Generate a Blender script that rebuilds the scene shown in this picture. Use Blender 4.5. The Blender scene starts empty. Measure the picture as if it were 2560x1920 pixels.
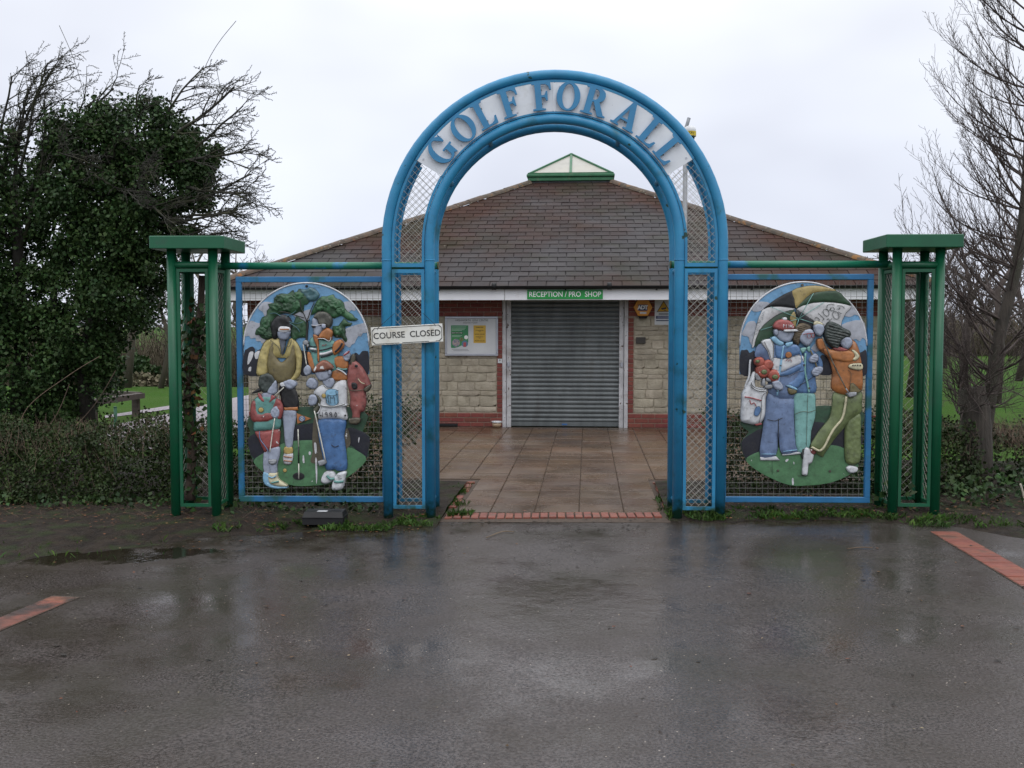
import bpy, bmesh, math, random
import numpy as np
from mathutils import Vector, Matrix, noise as mnoise
from mathutils.geometry import delaunay_2d_cdt
R_ = math.radians
sc = bpy.context.scene
col = sc.collection
rng = random.Random(7)
nr = np.random.default_rng(11)

# ------------------------------------------------------------------ camera
FPX, CAM_H = 2600.0, 1.69
PSI, TH = math.atan(188 / FPX), R_(3.15)
cam = bpy.data.cameras.new('camera')
cam.sensor_width = 36.0
cam.lens = 36.0 * FPX / 2560.0
cam.clip_end = 6000
cam_o = bpy.data.objects.new('camera', cam)
cam_o.location = (0, 0, CAM_H)
cam_o.rotation_euler = (math.pi / 2 - TH, 0, PSI)
col.objects.link(cam_o)
sc.camera = cam_o

# ------------------------------------------------------------------ overcast sky, soft sun, exposure
world = bpy.data.worlds.new('World')
sc.world = world
world.use_nodes = True
wn, wl = world.node_tree.nodes, world.node_tree.links
wn.clear()
SUN_EL, SUN_AZ = R_(48), R_(150)          # soft light from behind the camera, to the right
w_out = wn.new('ShaderNodeOutputWorld')
w_bg = wn.new('ShaderNodeBackground')
w_tc = wn.new('ShaderNodeTexCoord')
w_sep = wn.new('ShaderNodeSeparateXYZ')
w_ramp = wn.new('ShaderNodeValToRGB')
w_noise = wn.new('ShaderNodeTexNoise')
w_map = wn.new('ShaderNodeMapping')
w_sky = wn.new('ShaderNodeTexSky')
w_sky.sky_type = 'NISHITA'
w_sky.sun_disc = False
w_sky.sun_elevation = SUN_EL
w_sky.sun_rotation = SUN_AZ
w_mul = wn.new('ShaderNodeMixRGB'); w_mul.blend_type = 'MULTIPLY'; w_mul.inputs[0].default_value = 1
w_mix = wn.new('ShaderNodeMixRGB'); w_mix.inputs[0].default_value = 0.93
w_skm = wn.new('ShaderNodeMixRGB'); w_skm.blend_type = 'MULTIPLY'; w_skm.inputs[0].default_value = 1
w_skm.inputs[2].default_value = (0.1, 0.1, 0.1, 1)
wl.new(w_tc.outputs['Generated'], w_sep.inputs[0])
wl.new(w_sep.outputs['Z'], w_ramp.inputs[0])
cr = w_ramp.color_ramp
cr.elements[0].position = 0.0; cr.elements[0].color = (0.70, 0.735, 0.87, 1)
cr.elements[1].position = 1.0; cr.elements[1].color = (2.3, 2.32, 2.4, 1)
for p_, c_ in ((0.12, (0.78, 0.815, 0.93, 1)), (0.28, (0.92, 0.95, 1.03, 1)), (0.5, (1.15, 1.17, 1.25, 1))):
    e_ = cr.elements.new(p_); e_.color = c_
w_map.inputs['Scale'].default_value = (1.2, 1.2, 2.4)
wl.new(w_tc.outputs['Generated'], w_map.inputs[0])
wl.new(w_map.outputs[0], w_noise.inputs['Vector'])
w_noise.inputs['Scale'].default_value = 2.2
w_noise.inputs['Detail'].default_value = 3
w_nr = wn.new('ShaderNodeValToRGB')
w_nr.color_ramp.elements[0].position = 0.33; w_nr.color_ramp.elements[0].color = (0.95, 0.95, 0.965, 1)
w_nr.color_ramp.elements[1].position = 0.68; w_nr.color_ramp.elements[1].color = (1.24, 1.24, 1.21, 1)
wl.new(w_noise.outputs['Fac'], w_nr.inputs[0])
wl.new(w_ramp.outputs[0], w_mul.inputs[1]); wl.new(w_nr.outputs[0], w_mul.inputs[2])
wl.new(w_sky.outputs[0], w_skm.inputs[1])
wl.new(w_skm.outputs[0], w_mix.inputs[1]); wl.new(w_mul.outputs[0], w_mix.inputs[2])
wl.new(w_mix.outputs[0], w_bg.inputs[0])
w_bg.inputs[1].default_value = 1.0
wl.new(w_bg.outputs[0], w_out.inputs[0])

sun = bpy.data.lights.new('sun', 'SUN')
sun.energy = 0.5
sun.angle = R_(35)
sun.color = (1.0, 0.97, 0.93)
sun_o = bpy.data.objects.new('sun', sun)
sun_o.rotation_euler = (math.pi / 2 - SUN_EL, 0, math.pi - SUN_AZ)
sun_o.location = (0, -5, 20)
col.objects.link(sun_o)

sc.view_settings.view_transform = 'Standard'
sc.view_settings.look = 'None'
sc.view_settings.exposure = 0.0
sc.view_settings.gamma = 1.0
sc.view_settings.use_curve_mapping = False

# ------------------------------------------------------------------ pixel -> place (source photograph pixels, 2560 x 1920)
RV = Vector((math.cos(PSI), math.sin(PSI), 0))
FV = Vector((-math.sin(PSI) * math.cos(TH), math.cos(PSI) * math.cos(TH), -math.sin(TH)))
UV = Vector((-math.sin(PSI) * math.sin(TH), math.cos(PSI) * math.sin(TH), math.cos(TH)))
def ray(px, py):
    return FV + RV * ((px - 1280) / FPX) - UV * ((py - 960) / FPX)
def at(px, py, Y):
    d = ray(px, py); t = Y / d.y
    return Vector((d.x * t, Y, CAM_H + d.z * t))
def gr(px, py, z=0.0):
    d = ray(px, py); t = (z - CAM_H) / d.z
    return Vector((d.x * t, d.y * t, z))
def smooth(a, b, v):
    t = min(1, max(0, (v - a) / (b - a))); return t * t * (3 - 2 * t)
def gz(x, y):                              # the car park falls gently to the left in front of the gate
    xx = min(6, max(-6, x))
    z = (-0.02 + 0.0106 * (xx + 0.3)) * (1 - smooth(9.5, 15, y))
    return z
def land(x, y):                            # the golf course falls away behind the lawn on the left
    s = 1 - smooth(-6, 6, x)
    z = -2.7 * smooth(29, 47, y) * s
    z += 2.2 * smooth(90, 260, y) * s
    z += 0.7 * smooth(260, 520, y) * s
    return z + gz(x, y) - 0.03
GX, GY, GA = -0.294, 9.2, R_(2.5)          # gate frame: its own origin and slight turn
def g2w(x, y, z=0):
    return Vector((GX + x * math.cos(GA) - y * math.sin(GA), GY + x * math.sin(GA) + y * math.cos(GA), z))
GN = Vector((-math.sin(GA), math.cos(GA), 0)); GXV = Vector((math.cos(GA), math.sin(GA), 0))
def gp(px, py, yl=0.0):                    # photograph pixel -> (x, z) on the gate plane y = yl
    d = ray(px, py); o = Vector((-GX, -GY, CAM_H))
    t = (yl - o.dot(GN)) / d.dot(GN)
    p = o + d * t
    return (p.dot(GXV), p.z)

# ------------------------------------------------------------------ helpers: objects
def tag(o, label=None, cat=None, group=None, kind=None):
    if label: o['label'] = label
    if cat: o['category'] = cat
    if group: o['group'] = group
    if kind: o['kind'] = kind
    return o
def empty(name, loc, rz=0, label=None, cat=None, group=None):
    o = bpy.data.objects.new(name, None)
    o.location = loc; o.rotation_euler = (0, 0, rz); o.empty_display_size = 0.1
    col.objects.link(o)
    return tag(o, label, cat, group)
def link(name, me, mat=None, parent=None, loc=None, rot=None):
    o = bpy.data.objects.new(name, me)
    col.objects.link(o)
    if mat is not None and not me.materials: me.materials.append(mat)
    if parent: o.parent = parent
    if loc is not None: o.location = loc
    if rot is not None: o.rotation_euler = rot
    return o
class MB:
    def __init__(s): s.v = []; s.f = []; s.sm = []
    def add(s, vs, fs, smooth_=False):
        n = len(s.v); s.v += [tuple(p) for p in vs]
        for f in fs: s.f.append(tuple(i + n for i in f)); s.sm.append(smooth_)
        return s
    def box(s, x0, x1, y0, y1, z0, z1):
        return s.add([(x0, y0, z0), (x1, y0, z0), (x1, y1, z0), (x0, y1, z0), (x0, y0, z1), (x1, y0, z1), (x1, y1, z1), (x0, y1, z1)],
                     [(0, 3, 2, 1), (4, 5, 6, 7), (0, 1, 5, 4), (1, 2, 6, 5), (2, 3, 7, 6), (3, 0, 4, 7)])
    def cbox(s, x0, x1, y0, y1, z0, z1, c=0.006):        # box with bevelled edges
        bm = bmesh.new(); bmesh.ops.create_cube(bm, size=1)
        for v in bm.verts:
            v.co = Vector(((x0 + x1) / 2 + v.co.x * (x1 - x0), (y0 + y1) / 2 + v.co.y * (y1 - y0), (z0 + z1) / 2 + v.co.z * (z1 - z0)))
        bmesh.ops.bevel(bm, geom=bm.edges[:], offset=c, segments=1, affect='EDGES')
        bm.verts.index_update()
        s.add([v.co for v in bm.verts], [[v.index for v in f.verts] for f in bm.faces]); bm.free(); return s
    def bar(s, a, b, w, h, up=(0, 0, 1)):
        a, b = Vector(a), Vector(b); d = (b - a).normalized(); u = Vector(up)
        r = d.cross(u).normalized() * w / 2; u = r.cross(d).normalized() * h / 2
        return s.add([a - r - u, a + r - u, a + r + u, a - r + u, b - r - u, b + r - u, b + r + u, b - r + u],
                     [(0, 1, 2, 3), (7, 6, 5, 4), (0, 4, 5, 1), (1, 5, 6, 2), (2, 6, 7, 3), (3, 7, 4, 0)])
    def tube(s, pts, rad, n=12, caps=True, closed=False):
        pts = [Vector(p) for p in pts]; m = len(pts)
        if not hasattr(rad, '__len__'): rad = [rad] * m
        vs = []; prev = None
        for i, p in enumerate(pts):
            d = (pts[min(i + 1, m - 1)] - pts[max(i - 1, 0)])
            if closed: d = pts[(i + 1) % m] - pts[i - 1]
            d.normalize()
            if prev is None:
                r = d.orthogonal().normalized()
                if abs(d.z) < 0.9: r = d.cross(Vector((0, 0, 1))).normalized()
            else:
                r = (prev - d * prev.dot(d)).normalized()
            prev = r; u = d.cross(r)
            for k in range(n):
                a = 2 * math.pi * k / n
                vs.append(p + (r * math.cos(a) + u * math.sin(a)) * rad[i])
        fs = []
        for i in range(m if closed else m - 1):
            j = (i + 1) % m
            for k in range(n): fs.append((i * n + k, i * n + (k + 1) % n, j * n + (k + 1) % n, j * n + k))
        s.add(vs, fs, True)
        if caps and not closed:
            b = len(s.v) - m * n
            s.f.append(tuple(b + k for k in reversed(range(n)))); s.sm.append(False)
            s.f.append(tuple(b + (m - 1) * n + k for k in range(n))); s.sm.append(False)
        return s
    def lathe(s, prof, cx, cy, n=20):
        vs = [(cx + r * math.cos(2 * math.pi * k / n), cy + r * math.sin(2 * math.pi * k / n), z) for r, z in prof for k in range(n)]
        fs = [(i * n + k, i * n + (k + 1) % n, (i + 1) * n + (k + 1) % n, (i + 1) * n + k) for i in range(len(prof) - 1) for k in range(n)]
        return s.add(vs, fs, True)
    def prism(s, poly, y0, y1):                          # poly in (x, z), solid from y0 (front) to y1
        n = len(poly)
        vs = [(x, y0, z) for x, z in poly] + [(x, y1, z) for x, z in poly]
        area = sum(poly[i][0] * poly[(i + 1) % n][1] - poly[(i + 1) % n][0] * poly[i][1] for i in range(n))
        fr = list(range(n)); bk = [n + i for i in reversed(range(n))]
        sd = [(i, n + i, n + (i + 1) % n, (i + 1) % n) for i in range(n)]
        if area < 0: fr.reverse(); bk.reverse(); sd = [tuple(reversed(q)) for q in sd]
        return s.add(vs, [fr, bk] + sd)
    def mesh(s, name):
        me = bpy.data.meshes.new(name); me.from_pydata(s.v, [], s.f)
        me.polygons.foreach_set('use_smooth', s.sm); me.update(); return me
    def build(s, name, mat, parent=None, loc=None, rot=None):
        return link(name, s.mesh(name), mat, parent, loc, rot)

# ------------------------------------------------------------------ helpers: materials
def C(h):                                   # sRGB hex -> linear
    h = h.lstrip('#'); o = []
    for i in (0, 2, 4):
        c = int(h[i:i + 2], 16) / 255
        o.append(c / 12.92 if c <= 0.04045 else ((c + 0.055) / 1.055) ** 2.4)
    return tuple(o)
def sc3(c, k): return tuple(min(1, v * k) for v in c)
def M(name, c1, c2=None, scale=6, rough=0.6, r2=None, bump=0.0, bscale=60, metal=0.0, rand=0.0, chips=None, stain=None, lo=0.35, hi=0.65, spec=0.5, coat=0, bdist=0.004, coord='pos', stretch=None, detail=5, foot=None):
    if c2 is None: c2 = sc3(c1, 0.72)
    m = bpy.data.materials.new(name); m.use_nodes = True
    n, l = m.node_tree.nodes, m.node_tree.links
    b = n['Principled BSDF']
    b.inputs['Metallic'].default_value = metal
    b.inputs['Specular IOR Level'].default_value = spec
    if coat: b.inputs['Coat Weight'].default_value = coat; b.inputs['Coat Roughness'].default_value = 0.12
    if coord == 'pos':
        g = n.new('ShaderNodeNewGeometry'); vec = g.outputs['Position']
    else:
        g = n.new('ShaderNodeTexCoord'); vec = g.outputs['Object']
    if stretch:
        mp = n.new('ShaderNodeMapping'); mp.inputs['Scale'].default_value = stretch
        l.new(vec, mp.inputs[0]); vec = mp.outputs[0]
    def nz(s_, d=detail, r=0.6):
        t = n.new('ShaderNodeTexNoise'); t.inputs['Scale'].default_value = s_; t.inputs['Detail'].default_value = d
        t.inputs['Roughness'].default_value = r; l.new(vec, t.inputs['Vector']); return t.outputs['Fac']
    def rampf(f, a, b_):
        r = n.new('ShaderNodeMapRange'); r.inputs[1].default_value = a; r.inputs[2].default_value = b_; r.clamp = True
        l.new(f, r.inputs[0]); return r.outputs[0]
    def mix(f, a, b_, mode='MIX'):
        x = n.new('ShaderNodeMixRGB'); x.blend_type = mode
        if isinstance(f, (int, float)): x.inputs[0].default_value = f
        else: l.new(f, x.inputs[0])
        for i, q in ((1, a), (2, b_)):
            if isinstance(q, tuple): x.inputs[i].default_value = (*q[:3], 1)
            else: l.new(q, x.inputs[i])
        return x.outputs[0]
    base = nz(scale)
    cc = mix(rampf(base, lo, hi), c1, c2)
    if stain:                                # (colour, scale, from, to, strength)
        sf = rampf(nz(stain[1]), stain[2], stain[3])
        mm = n.new('ShaderNodeMath'); mm.operation = 'MULTIPLY'; l.new(sf, mm.inputs[0]); mm.inputs[1].default_value = stain[4]
        cc = mix(mm.outputs[0], cc, stain[0])
    if rand:
        oi = n.new('ShaderNodeObjectInfo'); ge = n.new('ShaderNodeNewGeometry')
        a = n.new('ShaderNodeMath'); a.operation = 'ADD'; l.new(oi.outputs['Random'], a.inputs[0]); l.new(ge.outputs['Random Per Island'], a.inputs[1])
        fr = n.new('ShaderNodeMath'); fr.operation = 'FRACT'; l.new(a.outputs[0], fr.inputs[0])
        mr = n.new('ShaderNodeMapRange'); mr.inputs[3].default_value = 1 - rand; mr.inputs[4].default_value = 1 + rand
        l.new(fr.outputs[0], mr.inputs[0])
        hs = n.new('ShaderNodeHueSaturation'); l.new(mr.outputs[0], hs.inputs['Value']); l.new(cc, hs.inputs['Color'])
        fr2 = n.new('ShaderNodeMath'); fr2.operation = 'MULTIPLY'; fr2.inputs[1].default_value = 7.31; l.new(fr.outputs[0], fr2.inputs[0])
        fr3 = n.new('ShaderNodeMath'); fr3.operation = 'FRACT'; l.new(fr2.outputs[0], fr3.inputs[0])
        mr2 = n.new('ShaderNodeMapRange'); mr2.inputs[3].default_value = 0.5 - rand * 0.06; mr2.inputs[4].default_value = 0.5 + rand * 0.06
        l.new(fr3.outputs[0], mr2.inputs[0]); l.new(mr2.outputs[0], hs.inputs['Hue'])
        cc = hs.outputs[0]
    if chips:                                # (colour, scale, threshold)
        cc = mix(rampf(nz(chips[1], 3, 0.5), chips[2], chips[2] + 0.02), cc, chips[0])
    if foot:                                 # (colour, height where it ends, height where it is full): algae at the feet of posts
        sz = n.new('ShaderNodeSeparateXYZ'); gq_ = n.new('ShaderNodeNewGeometry'); l.new(gq_.outputs['Position'], sz.inputs[0])
        nn = n.new('ShaderNodeMath'); nn.operation = 'MULTIPLY_ADD'; l.new(nz(9, 6, .65), nn.inputs[0]); nn.inputs[1].default_value = -0.55; l.new(sz.outputs['Z'], nn.inputs[2])
        cc = mix(rampf(nn.outputs[0], foot[1], foot[2]), cc, foot[0])
    l.new(cc, b.inputs['Base Color'])
    if r2 is None: b.inputs['Roughness'].default_value = rough
    else:
        mr = n.new('ShaderNodeMapRange'); mr.inputs[1].default_value = 0.35; mr.inputs[2].default_value = 0.65
        mr.inputs[3].default_value = rough; mr.inputs[4].default_value = r2
        l.new(nz(scale * 0.7 + 0.13), mr.inputs[0]); l.new(mr.outputs[0], b.inputs['Roughness'])
    if bump:
        bp = n.new('ShaderNodeBump'); bp.inputs['Strength'].default_value = bump; bp.inputs['Distance'].default_value = bdist
        l.new(nz(bscale, 4), bp.inputs['Height']); l.new(bp.outputs[0], b.inputs['Normal'])
    return m

# ------------------------------------------------------------------ helpers: flat lettering and shapes from curves
def curve_mesh(cu, name):
    o = bpy.data.objects.new('tmp', cu); col.objects.link(o)
    dg = bpy.context.evaluated_depsgraph_get()
    me = bpy.data.meshes.new_from_object(o.evaluated_get(dg))
    bpy.data.objects.remove(o); bpy.data.curves.remove(cu)
    me.name = name
    return me
def remap(me, fn):
    for v in me.vertices: v.co = fn(v.co)
    me.update(); return me
def upright(co): return Vector((co.x, -co.z, co.y))
def text_mesh(body, size, depth=0.002, bold=0.0, xs=1.0, spacing=1.0):
    cu = bpy.data.curves.new('lettering', 'FONT'); cu.body = body; cu.size = size; cu.extrude = depth; cu.offset = bold
    cu.align_x = 'CENTER'; cu.align_y = 'CENTER'; cu.space_character = spacing; cu.resolution_u = 3
    me = curve_mesh(cu, 'lettering')
    return remap(me, lambda c: Vector((c.x * xs, -c.z, c.y)))
def shape_mesh(loops, depth, name='shape', bevel=0.0):
    cu = bpy.data.curves.new(name, 'CURVE'); cu.dimensions = '2D'; cu.fill_mode = 'BOTH'; cu.extrude = depth; cu.bevel_depth = bevel
    for lp in loops:
        sp = cu.splines.new('POLY'); sp.points.add(len(lp) - 1)
        for p, q in zip(sp.points, lp): p.co = (q[0], q[1], 0, 1)
        sp.use_cyclic_u = True
    return remap(curve_mesh(cu, name), upright)

# ------------------------------------------------------------------ helpers: leaves, branches, relief
def raw_mesh(name, v, quads=None, tris=None, smooth_=False):
    me = bpy.data.meshes.new(name)
    f = quads if quads is not None else tris; k = f.shape[1]
    me.vertices.add(len(v)); me.vertices.foreach_set('co', np.ascontiguousarray(v, dtype=np.float32).ravel())
    me.loops.add(f.size); me.loops.foreach_set('vertex_index', np.ascontiguousarray(f, dtype=np.int32).ravel())
    me.polygons.add(len(f)); me.polygons.foreach_set('loop_start', np.arange(0, f.size, k, dtype=np.int32))
    if smooth_: me.polygons.foreach_set('use_smooth', np.ones(len(f), dtype=bool))
    me.update(calc_edges=True); me.validate(); return me
def leaf_mesh(name, P, size, nbias=None, asp=0.8, flat=0.0, droop=0.0):
    n = len(P); size = np.broadcast_to(size, (n,)) * nr.uniform(0.6, 1.35, n)
    d = nr.normal(size=(n, 3)); d[:, 2] -= droop; d /= np.linalg.norm(d, axis=1)[:, None]
    q = nr.normal(size=(n, 3))
    if nbias is not None: q = q * (1 - flat) + nbias * flat * 2
    s = np.cross(d, q); s /= np.linalg.norm(s, axis=1)[:, None] + 1e-9
    nn = np.cross(s, d)
    L = size[:, None]
    a = P; b = P + d * L * 0.45 + s * L * asp * 0.5 + nn * L * 0.12; c = P + d * L; e = P + d * L * 0.45 - s * L * asp * 0.5 + nn * L * 0.12
    v = np.stack([a, b, c, e], 1).reshape(-1, 3)
    f = np.arange(4 * n).reshape(n, 4)
    return raw_mesh(name, v, quads=f)
def blob_points(blobs, n, clumps=40, spread=0.16, inner=0.55):
    """points in clumps over a set of ellipsoids [(centre, (rx, ry, rz)), ...]"""
    w = np.array([b[1][0] * b[1][2] for b in blobs]); w = w / w.sum(); out = []
    for (c, r), k in zip(blobs, w):
        m = max(8, int(n * k)); nc = max(6, int(clumps * len(blobs) * k))
        cd = nr.normal(size=(nc, 3)); cd /= np.linalg.norm(cd, axis=1)[:, None]
        cc = cd * (inner + (1 - inner) * nr.random(nc) ** 0.5)[:, None]
        i = nr.integers(0, nc, m)
        p = cc[i] + nr.normal(size=(m, 3)) * spread
        out.append(np.array(c) + p * np.array(r))
    return np.concatenate(out)
def grow(mb, p, d, L, r, lvl, P, rg):
    """one branch with its side branches; P: per-level settings"""
    n = P['seg'][lvl]; pts = [Vector(p)]; rs = [r]; d = Vector(d).normalized(); kids = []
    for i in range(n):
        j = Vector((rg.gauss(0, 1), rg.gauss(0, 1), rg.gauss(0, 1))) * P['jit'][lvl]
        d = (d + j + Vector(P['trop'][lvl]) * (1.0 / n)).normalized()
        pts.append(pts[-1] + d * L / n); t = (i + 1) / n
        rs.append(max(P['rmin'], r * (1 - t * P['taper'][lvl])))
        kids.append((pts[-1].copy(), d.copy(), rs[-1], t))
    mb.tube(pts, rs, P['sides'][lvl], caps=False)
    if lvl + 1 >= len(P['seg']): return
    cnt = P['kids'][lvl]
    for k in range(cnt):
        t0 = P['start'][lvl] + (1 - P['start'][lvl]) * (k + rg.random()) / cnt
        idx = min(n - 1, int(t0 * n)); q, dd, rr, t = kids[idx]
        a = pts[idx]; q = a.lerp(pts[idx + 1], t0 * n - idx if t0 * n - idx <= 1 else 1)
        o = dd.orthogonal().normalized(); o.rotate(Matrix.Rotation(rg.uniform(0, 2 * math.pi), 3, dd))
        ang = R_(rg.uniform(*P['ang'][lvl]))
        nd = dd * math.cos(ang) + o * math.sin(ang)
        nd = nd + Vector(P['bias'][lvl])
        grow(mb, q, nd, L * rg.uniform(*P['len'][lvl]) * (1 - 0.45 * t0), max(P['rmin'], rs[idx] * P['rk'][lvl]), lvl + 1, P, rg)
def catmull(pts, k=4, closed=True):
    n = len(pts); out = []
    rngi = range(n if closed else n - 1)
    for i in rngi:
        if closed: p0, p1, p2, p3 = (pts[(i + j) % n] for j in (-1, 0, 1, 2))
        else: p0, p1, p2, p3 = (pts[min(n - 1, max(0, i + j))] for j in (-1, 0, 1, 2))
        for s in range(k):
            t = s / k
            out.append(tuple(0.5 * (2 * b + (c - a) * t + (2 * a - 5 * b + 4 * c - d) * t * t + (3 * b - a - 3 * c + d) * t ** 3) for a, b, c, d in zip(p0, p1, p2, p3)))
    if not closed: out.append(tuple(pts[-1]))
    return out
def inside(poly, X, Z):
    x, z = poly[:, 0], poly[:, 1]; x2, z2 = np.roll(x, -1), np.roll(z, -1)
    c = ((z[None] > Z[:, None]) != (z2[None] > Z[:, None]))
    with np.errstate(divide='ignore', invalid='ignore'):
        xi = (x2 - x)[None] * (Z[:, None] - z[None]) / (z2 - z)[None] + x[None]
    return (np.sum(c & (X[:, None] < xi), 1) % 2) == 1
def bdist(poly, X, Z):
    a = poly; b = np.roll(poly, -1, 0); ab = b - a; p = np.stack([X, Z], 1)
    t = np.clip(np.sum((p[:, None] - a[None]) * ab[None], 2) / (np.sum(ab * ab, 1)[None] + 1e-12), 0, 1)
    q = a[None] + ab[None] * t[..., None]
    return np.min(np.linalg.norm(p[:, None] - q, axis=2), 1)
def pillow(poly, y0, h, r, back, lump=0.0, step=None, ridges=0):
    """a cushion-like relief: outline in (x, z) metres, its rim at depth y0, bulging h towards -y, solid back to y0 + back"""
    P = np.array(poly); w = P.max(0) - P.min(0)
    st = step or max(0.0065, min(w) / 12)
    gx, gz_ = np.meshgrid(np.arange(P[:, 0].min(), P[:, 0].max(), st), np.arange(P[:, 1].min(), P[:, 1].max(), st))
    X, Z = gx.ravel() + (np.round(gz_.ravel() / st) % 2) * st * 0.5, gz_.ravel()
    k = inside(P, X, Z); X, Z = X[k], Z[k]
    if len(X):
        k = bdist(P, X, Z) > st * 0.45; X, Z = X[k], Z[k]
    vs = [Vector(p) for p in P] + [Vector((a, b)) for a, b in zip(X, Z)]
    n = len(P)
    try:
        v2, e2, f2, *_ = delaunay_2d_cdt(vs, [], [list(range(n))], 1, 1e-6)
    except Exception:
        v2, f2 = vs[:n], [list(range(n))]
    A = np.array([tuple(v) for v in v2]); d = bdist(P, A[:, 0], A[:, 1])
    t = np.clip(d / r, 0, 1); H = h * np.sqrt(np.maximum(0, 1 - (1 - t) ** 2))
    if lump:
        H += np.array([lump * (mnoise.noise(Vector((a * 40, b * 40, y0 * 90))) + 0.5 * mnoise.noise(Vector((a * 95, b * 95, 3)))) for a, b in A]) * t
    if ridges:
        H += np.array([0.004 * math.sin(ridges * (b + 0.25 * a) + 3 * mnoise.noise(Vector((a * 12, b * 12, 1)))) for a, b in A]) * t
    m = MB()
    area = 0
    verts = [(A[i, 0], y0 - H[i], A[i, 1]) for i in range(len(A))]
    fs = []
    for f in f2:
        a, b, c = (A[f[0]], A[f[1]], A[f[2]])
        if (b[0] - a[0]) * (c[1] - a[1]) - (c[0] - a[0]) * (b[1] - a[1]) < 0: f = list(reversed(f))
        fs.append(tuple(f))
    m.add(verts, fs, True)
    ring = [(p[0], y0, p[1]) for p in P] + [(p[0], y0 + back, p[1]) for p in P]
    m.add(ring, [(i, n + i, n + (i + 1) % n, (i + 1) % n) for i in range(n)])
    return m
# ================================================================== materials
def asphalt_mat():
    m = bpy.data.materials.new('wet_asphalt'); m.use_nodes = True
    n, l = m.node_tree.nodes, m.node_tree.links; b = n['Principled BSDF']
    g = n.new('ShaderNodeNewGeometry'); pos = g.outputs['Position']
    def nz(s, d=6, r=0.6, vec=None):
        t = n.new('ShaderNodeTexNoise'); t.inputs['Scale'].default_value = s; t.inputs['Detail'].default_value = d; t.inputs['Roughness'].default_value = r
        l.new(vec or pos, t.inputs['Vector']); return t.outputs['Fac']
    def rm(f, a, b_, c=0.0, d=1.0):
        r = n.new('ShaderNodeMapRange'); r.inputs[1].default_value = a; r.inputs[2].default_value = b_; r.inputs[3].default_value = c; r.inputs[4].default_value = d
        l.new(f, r.inputs[0]); return r.outputs[0]
    def mix(f, a, b_, mode='MIX'):
        x = n.new('ShaderNodeMixRGB'); x.blend_type = mode
        for i, q in ((0, f), (1, a), (2, b_)):
            if isinstance(q, tuple): x.inputs[i].default_value = (*q, 1)
            elif isinstance(q, (int, float)): x.inputs[i].default_value = q
            else: l.new(q, x.inputs[i])
        return x.outputs[0]
    base = mix(rm(nz(75, 2), 0.38, 0.62), (0.024, 0.020, 0.019), (0.084, 0.0715, 0.068))
    base = mix(rm(nz(1.1, 6), 0.36, 0.66), base, mix(rm(nz(60), 0.3, 0.7), (0.020, 0.0155, 0.0120), (0.056, 0.045, 0.037)))   # damp brown film
    base = mix(rm(nz(0.55, 5), 0.52, 0.68, 0, 0.55), base, (0.035, 0.033, 0.024))           # algae
    v = n.new('ShaderNodeTexVoronoi'); v.inputs['Scale'].default_value = 30; l.new(pos, v.inputs['Vector'])
    sp = rm(v.outputs['Distance'], 0.15, 0.10)
    wn_ = n.new('ShaderNodeTexWhiteNoise'); l.new(v.outputs['Position'], wn_.inputs['Vector'])
    pick = n.new('ShaderNodeMath'); pick.operation = 'GREATER_THAN'; pick.inputs[1].default_value = 0.90; l.new(wn_.outputs['Value'], pick.inputs[0])
    mm = n.new('ShaderNodeMath'); mm.operation = 'MULTIPLY'; l.new(sp, mm.inputs[0]); l.new(pick.outputs[0], mm.inputs[1])
    base = mix(mm.outputs[0], base, mix(wn_.outputs['Color'], (0.34, 0.30, 0.25), (0.2, 0.17, 0.15)))
    # mud washed over the edge of the car park, thickest at the left
    sx = n.new('ShaderNodeSeparateXYZ'); l.new(pos, sx.inputs[0])
    def mth(op, a, b_=None):
        q = n.new('ShaderNodeMath'); q.operation = op
        for i, v_ in enumerate((a, b_)):
            if v_ is None: continue
            if isinstance(v_, (int, float)): q.inputs[i].default_value = v_
            else: l.new(v_, q.inputs[i])
        return q.outputs[0]
    near = mth('MULTIPLY', rm(sx.outputs['Y'], 6.6, 9.0), rm(sx.outputs['X'], 0.2, -2.6))
    near = mth('MAXIMUM', near, mth('MULTIPLY', rm(sx.outputs['Y'], 8.5, 9.2), 0.75))
    mud = rm(mth('ADD', near, mth('MULTIPLY', mth('SUBTRACT', nz(3.2, 8, 0.7), 0.5), 2.2)), 0.42, 0.72)
    def mix2(a, f, c): return mix(f, a, c)
    # standing water in the dip at the left: dark, smooth, with an uneven soft edge
    def dip(cx, cy, rx, ry):
        a_ = mth('POWER', mth('DIVIDE', mth('SUBTRACT', sx.outputs['X'], cx), rx), 2.0); b_ = mth('POWER', mth('DIVIDE', mth('SUBTRACT', sx.outputs['Y'], cy), ry), 2.0)
        return mth('SUBTRACT', 1.0, mth('ADD', a_, b_))
    pool = mth('MAXIMUM', dip(-3.8, 7.58, 0.85, 0.30), dip(-3.05, 7.8, 0.45, 0.15))
    pool = rm(mth('ADD', pool, mth('MULTIPLY', mth('SUBTRACT', nz(4.5, 6, 0.65), 0.5), 3.2)), 0.15, 0.55)
    base = mix(mud, base, mix(rm(nz(50, 3), 0.35, 0.65), (0.011, 0.008, 0.006), (0.034, 0.025, 0.017)))
    l.new(base, b.inputs['Base Color'])
    base = mix(mth('MULTIPLY', pool, 0.8), base, (0.010, 0.0075, 0.005))
    l.new(base, b.inputs['Base Color'])
    l.new(mix2(mix(pool, rm(nz(70, 2, 0.5), 0.40, 0.62, 0.22, 0.54), (0.5, 0.5, 0.5)), mth('MULTIPLY', mud, 0.8), (0.12, 0.12, 0.12)), b.inputs['Specular IOR Level'])
    w = rm(nz(0.85, 5, 0.65), 0.40, 0.60)
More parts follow.
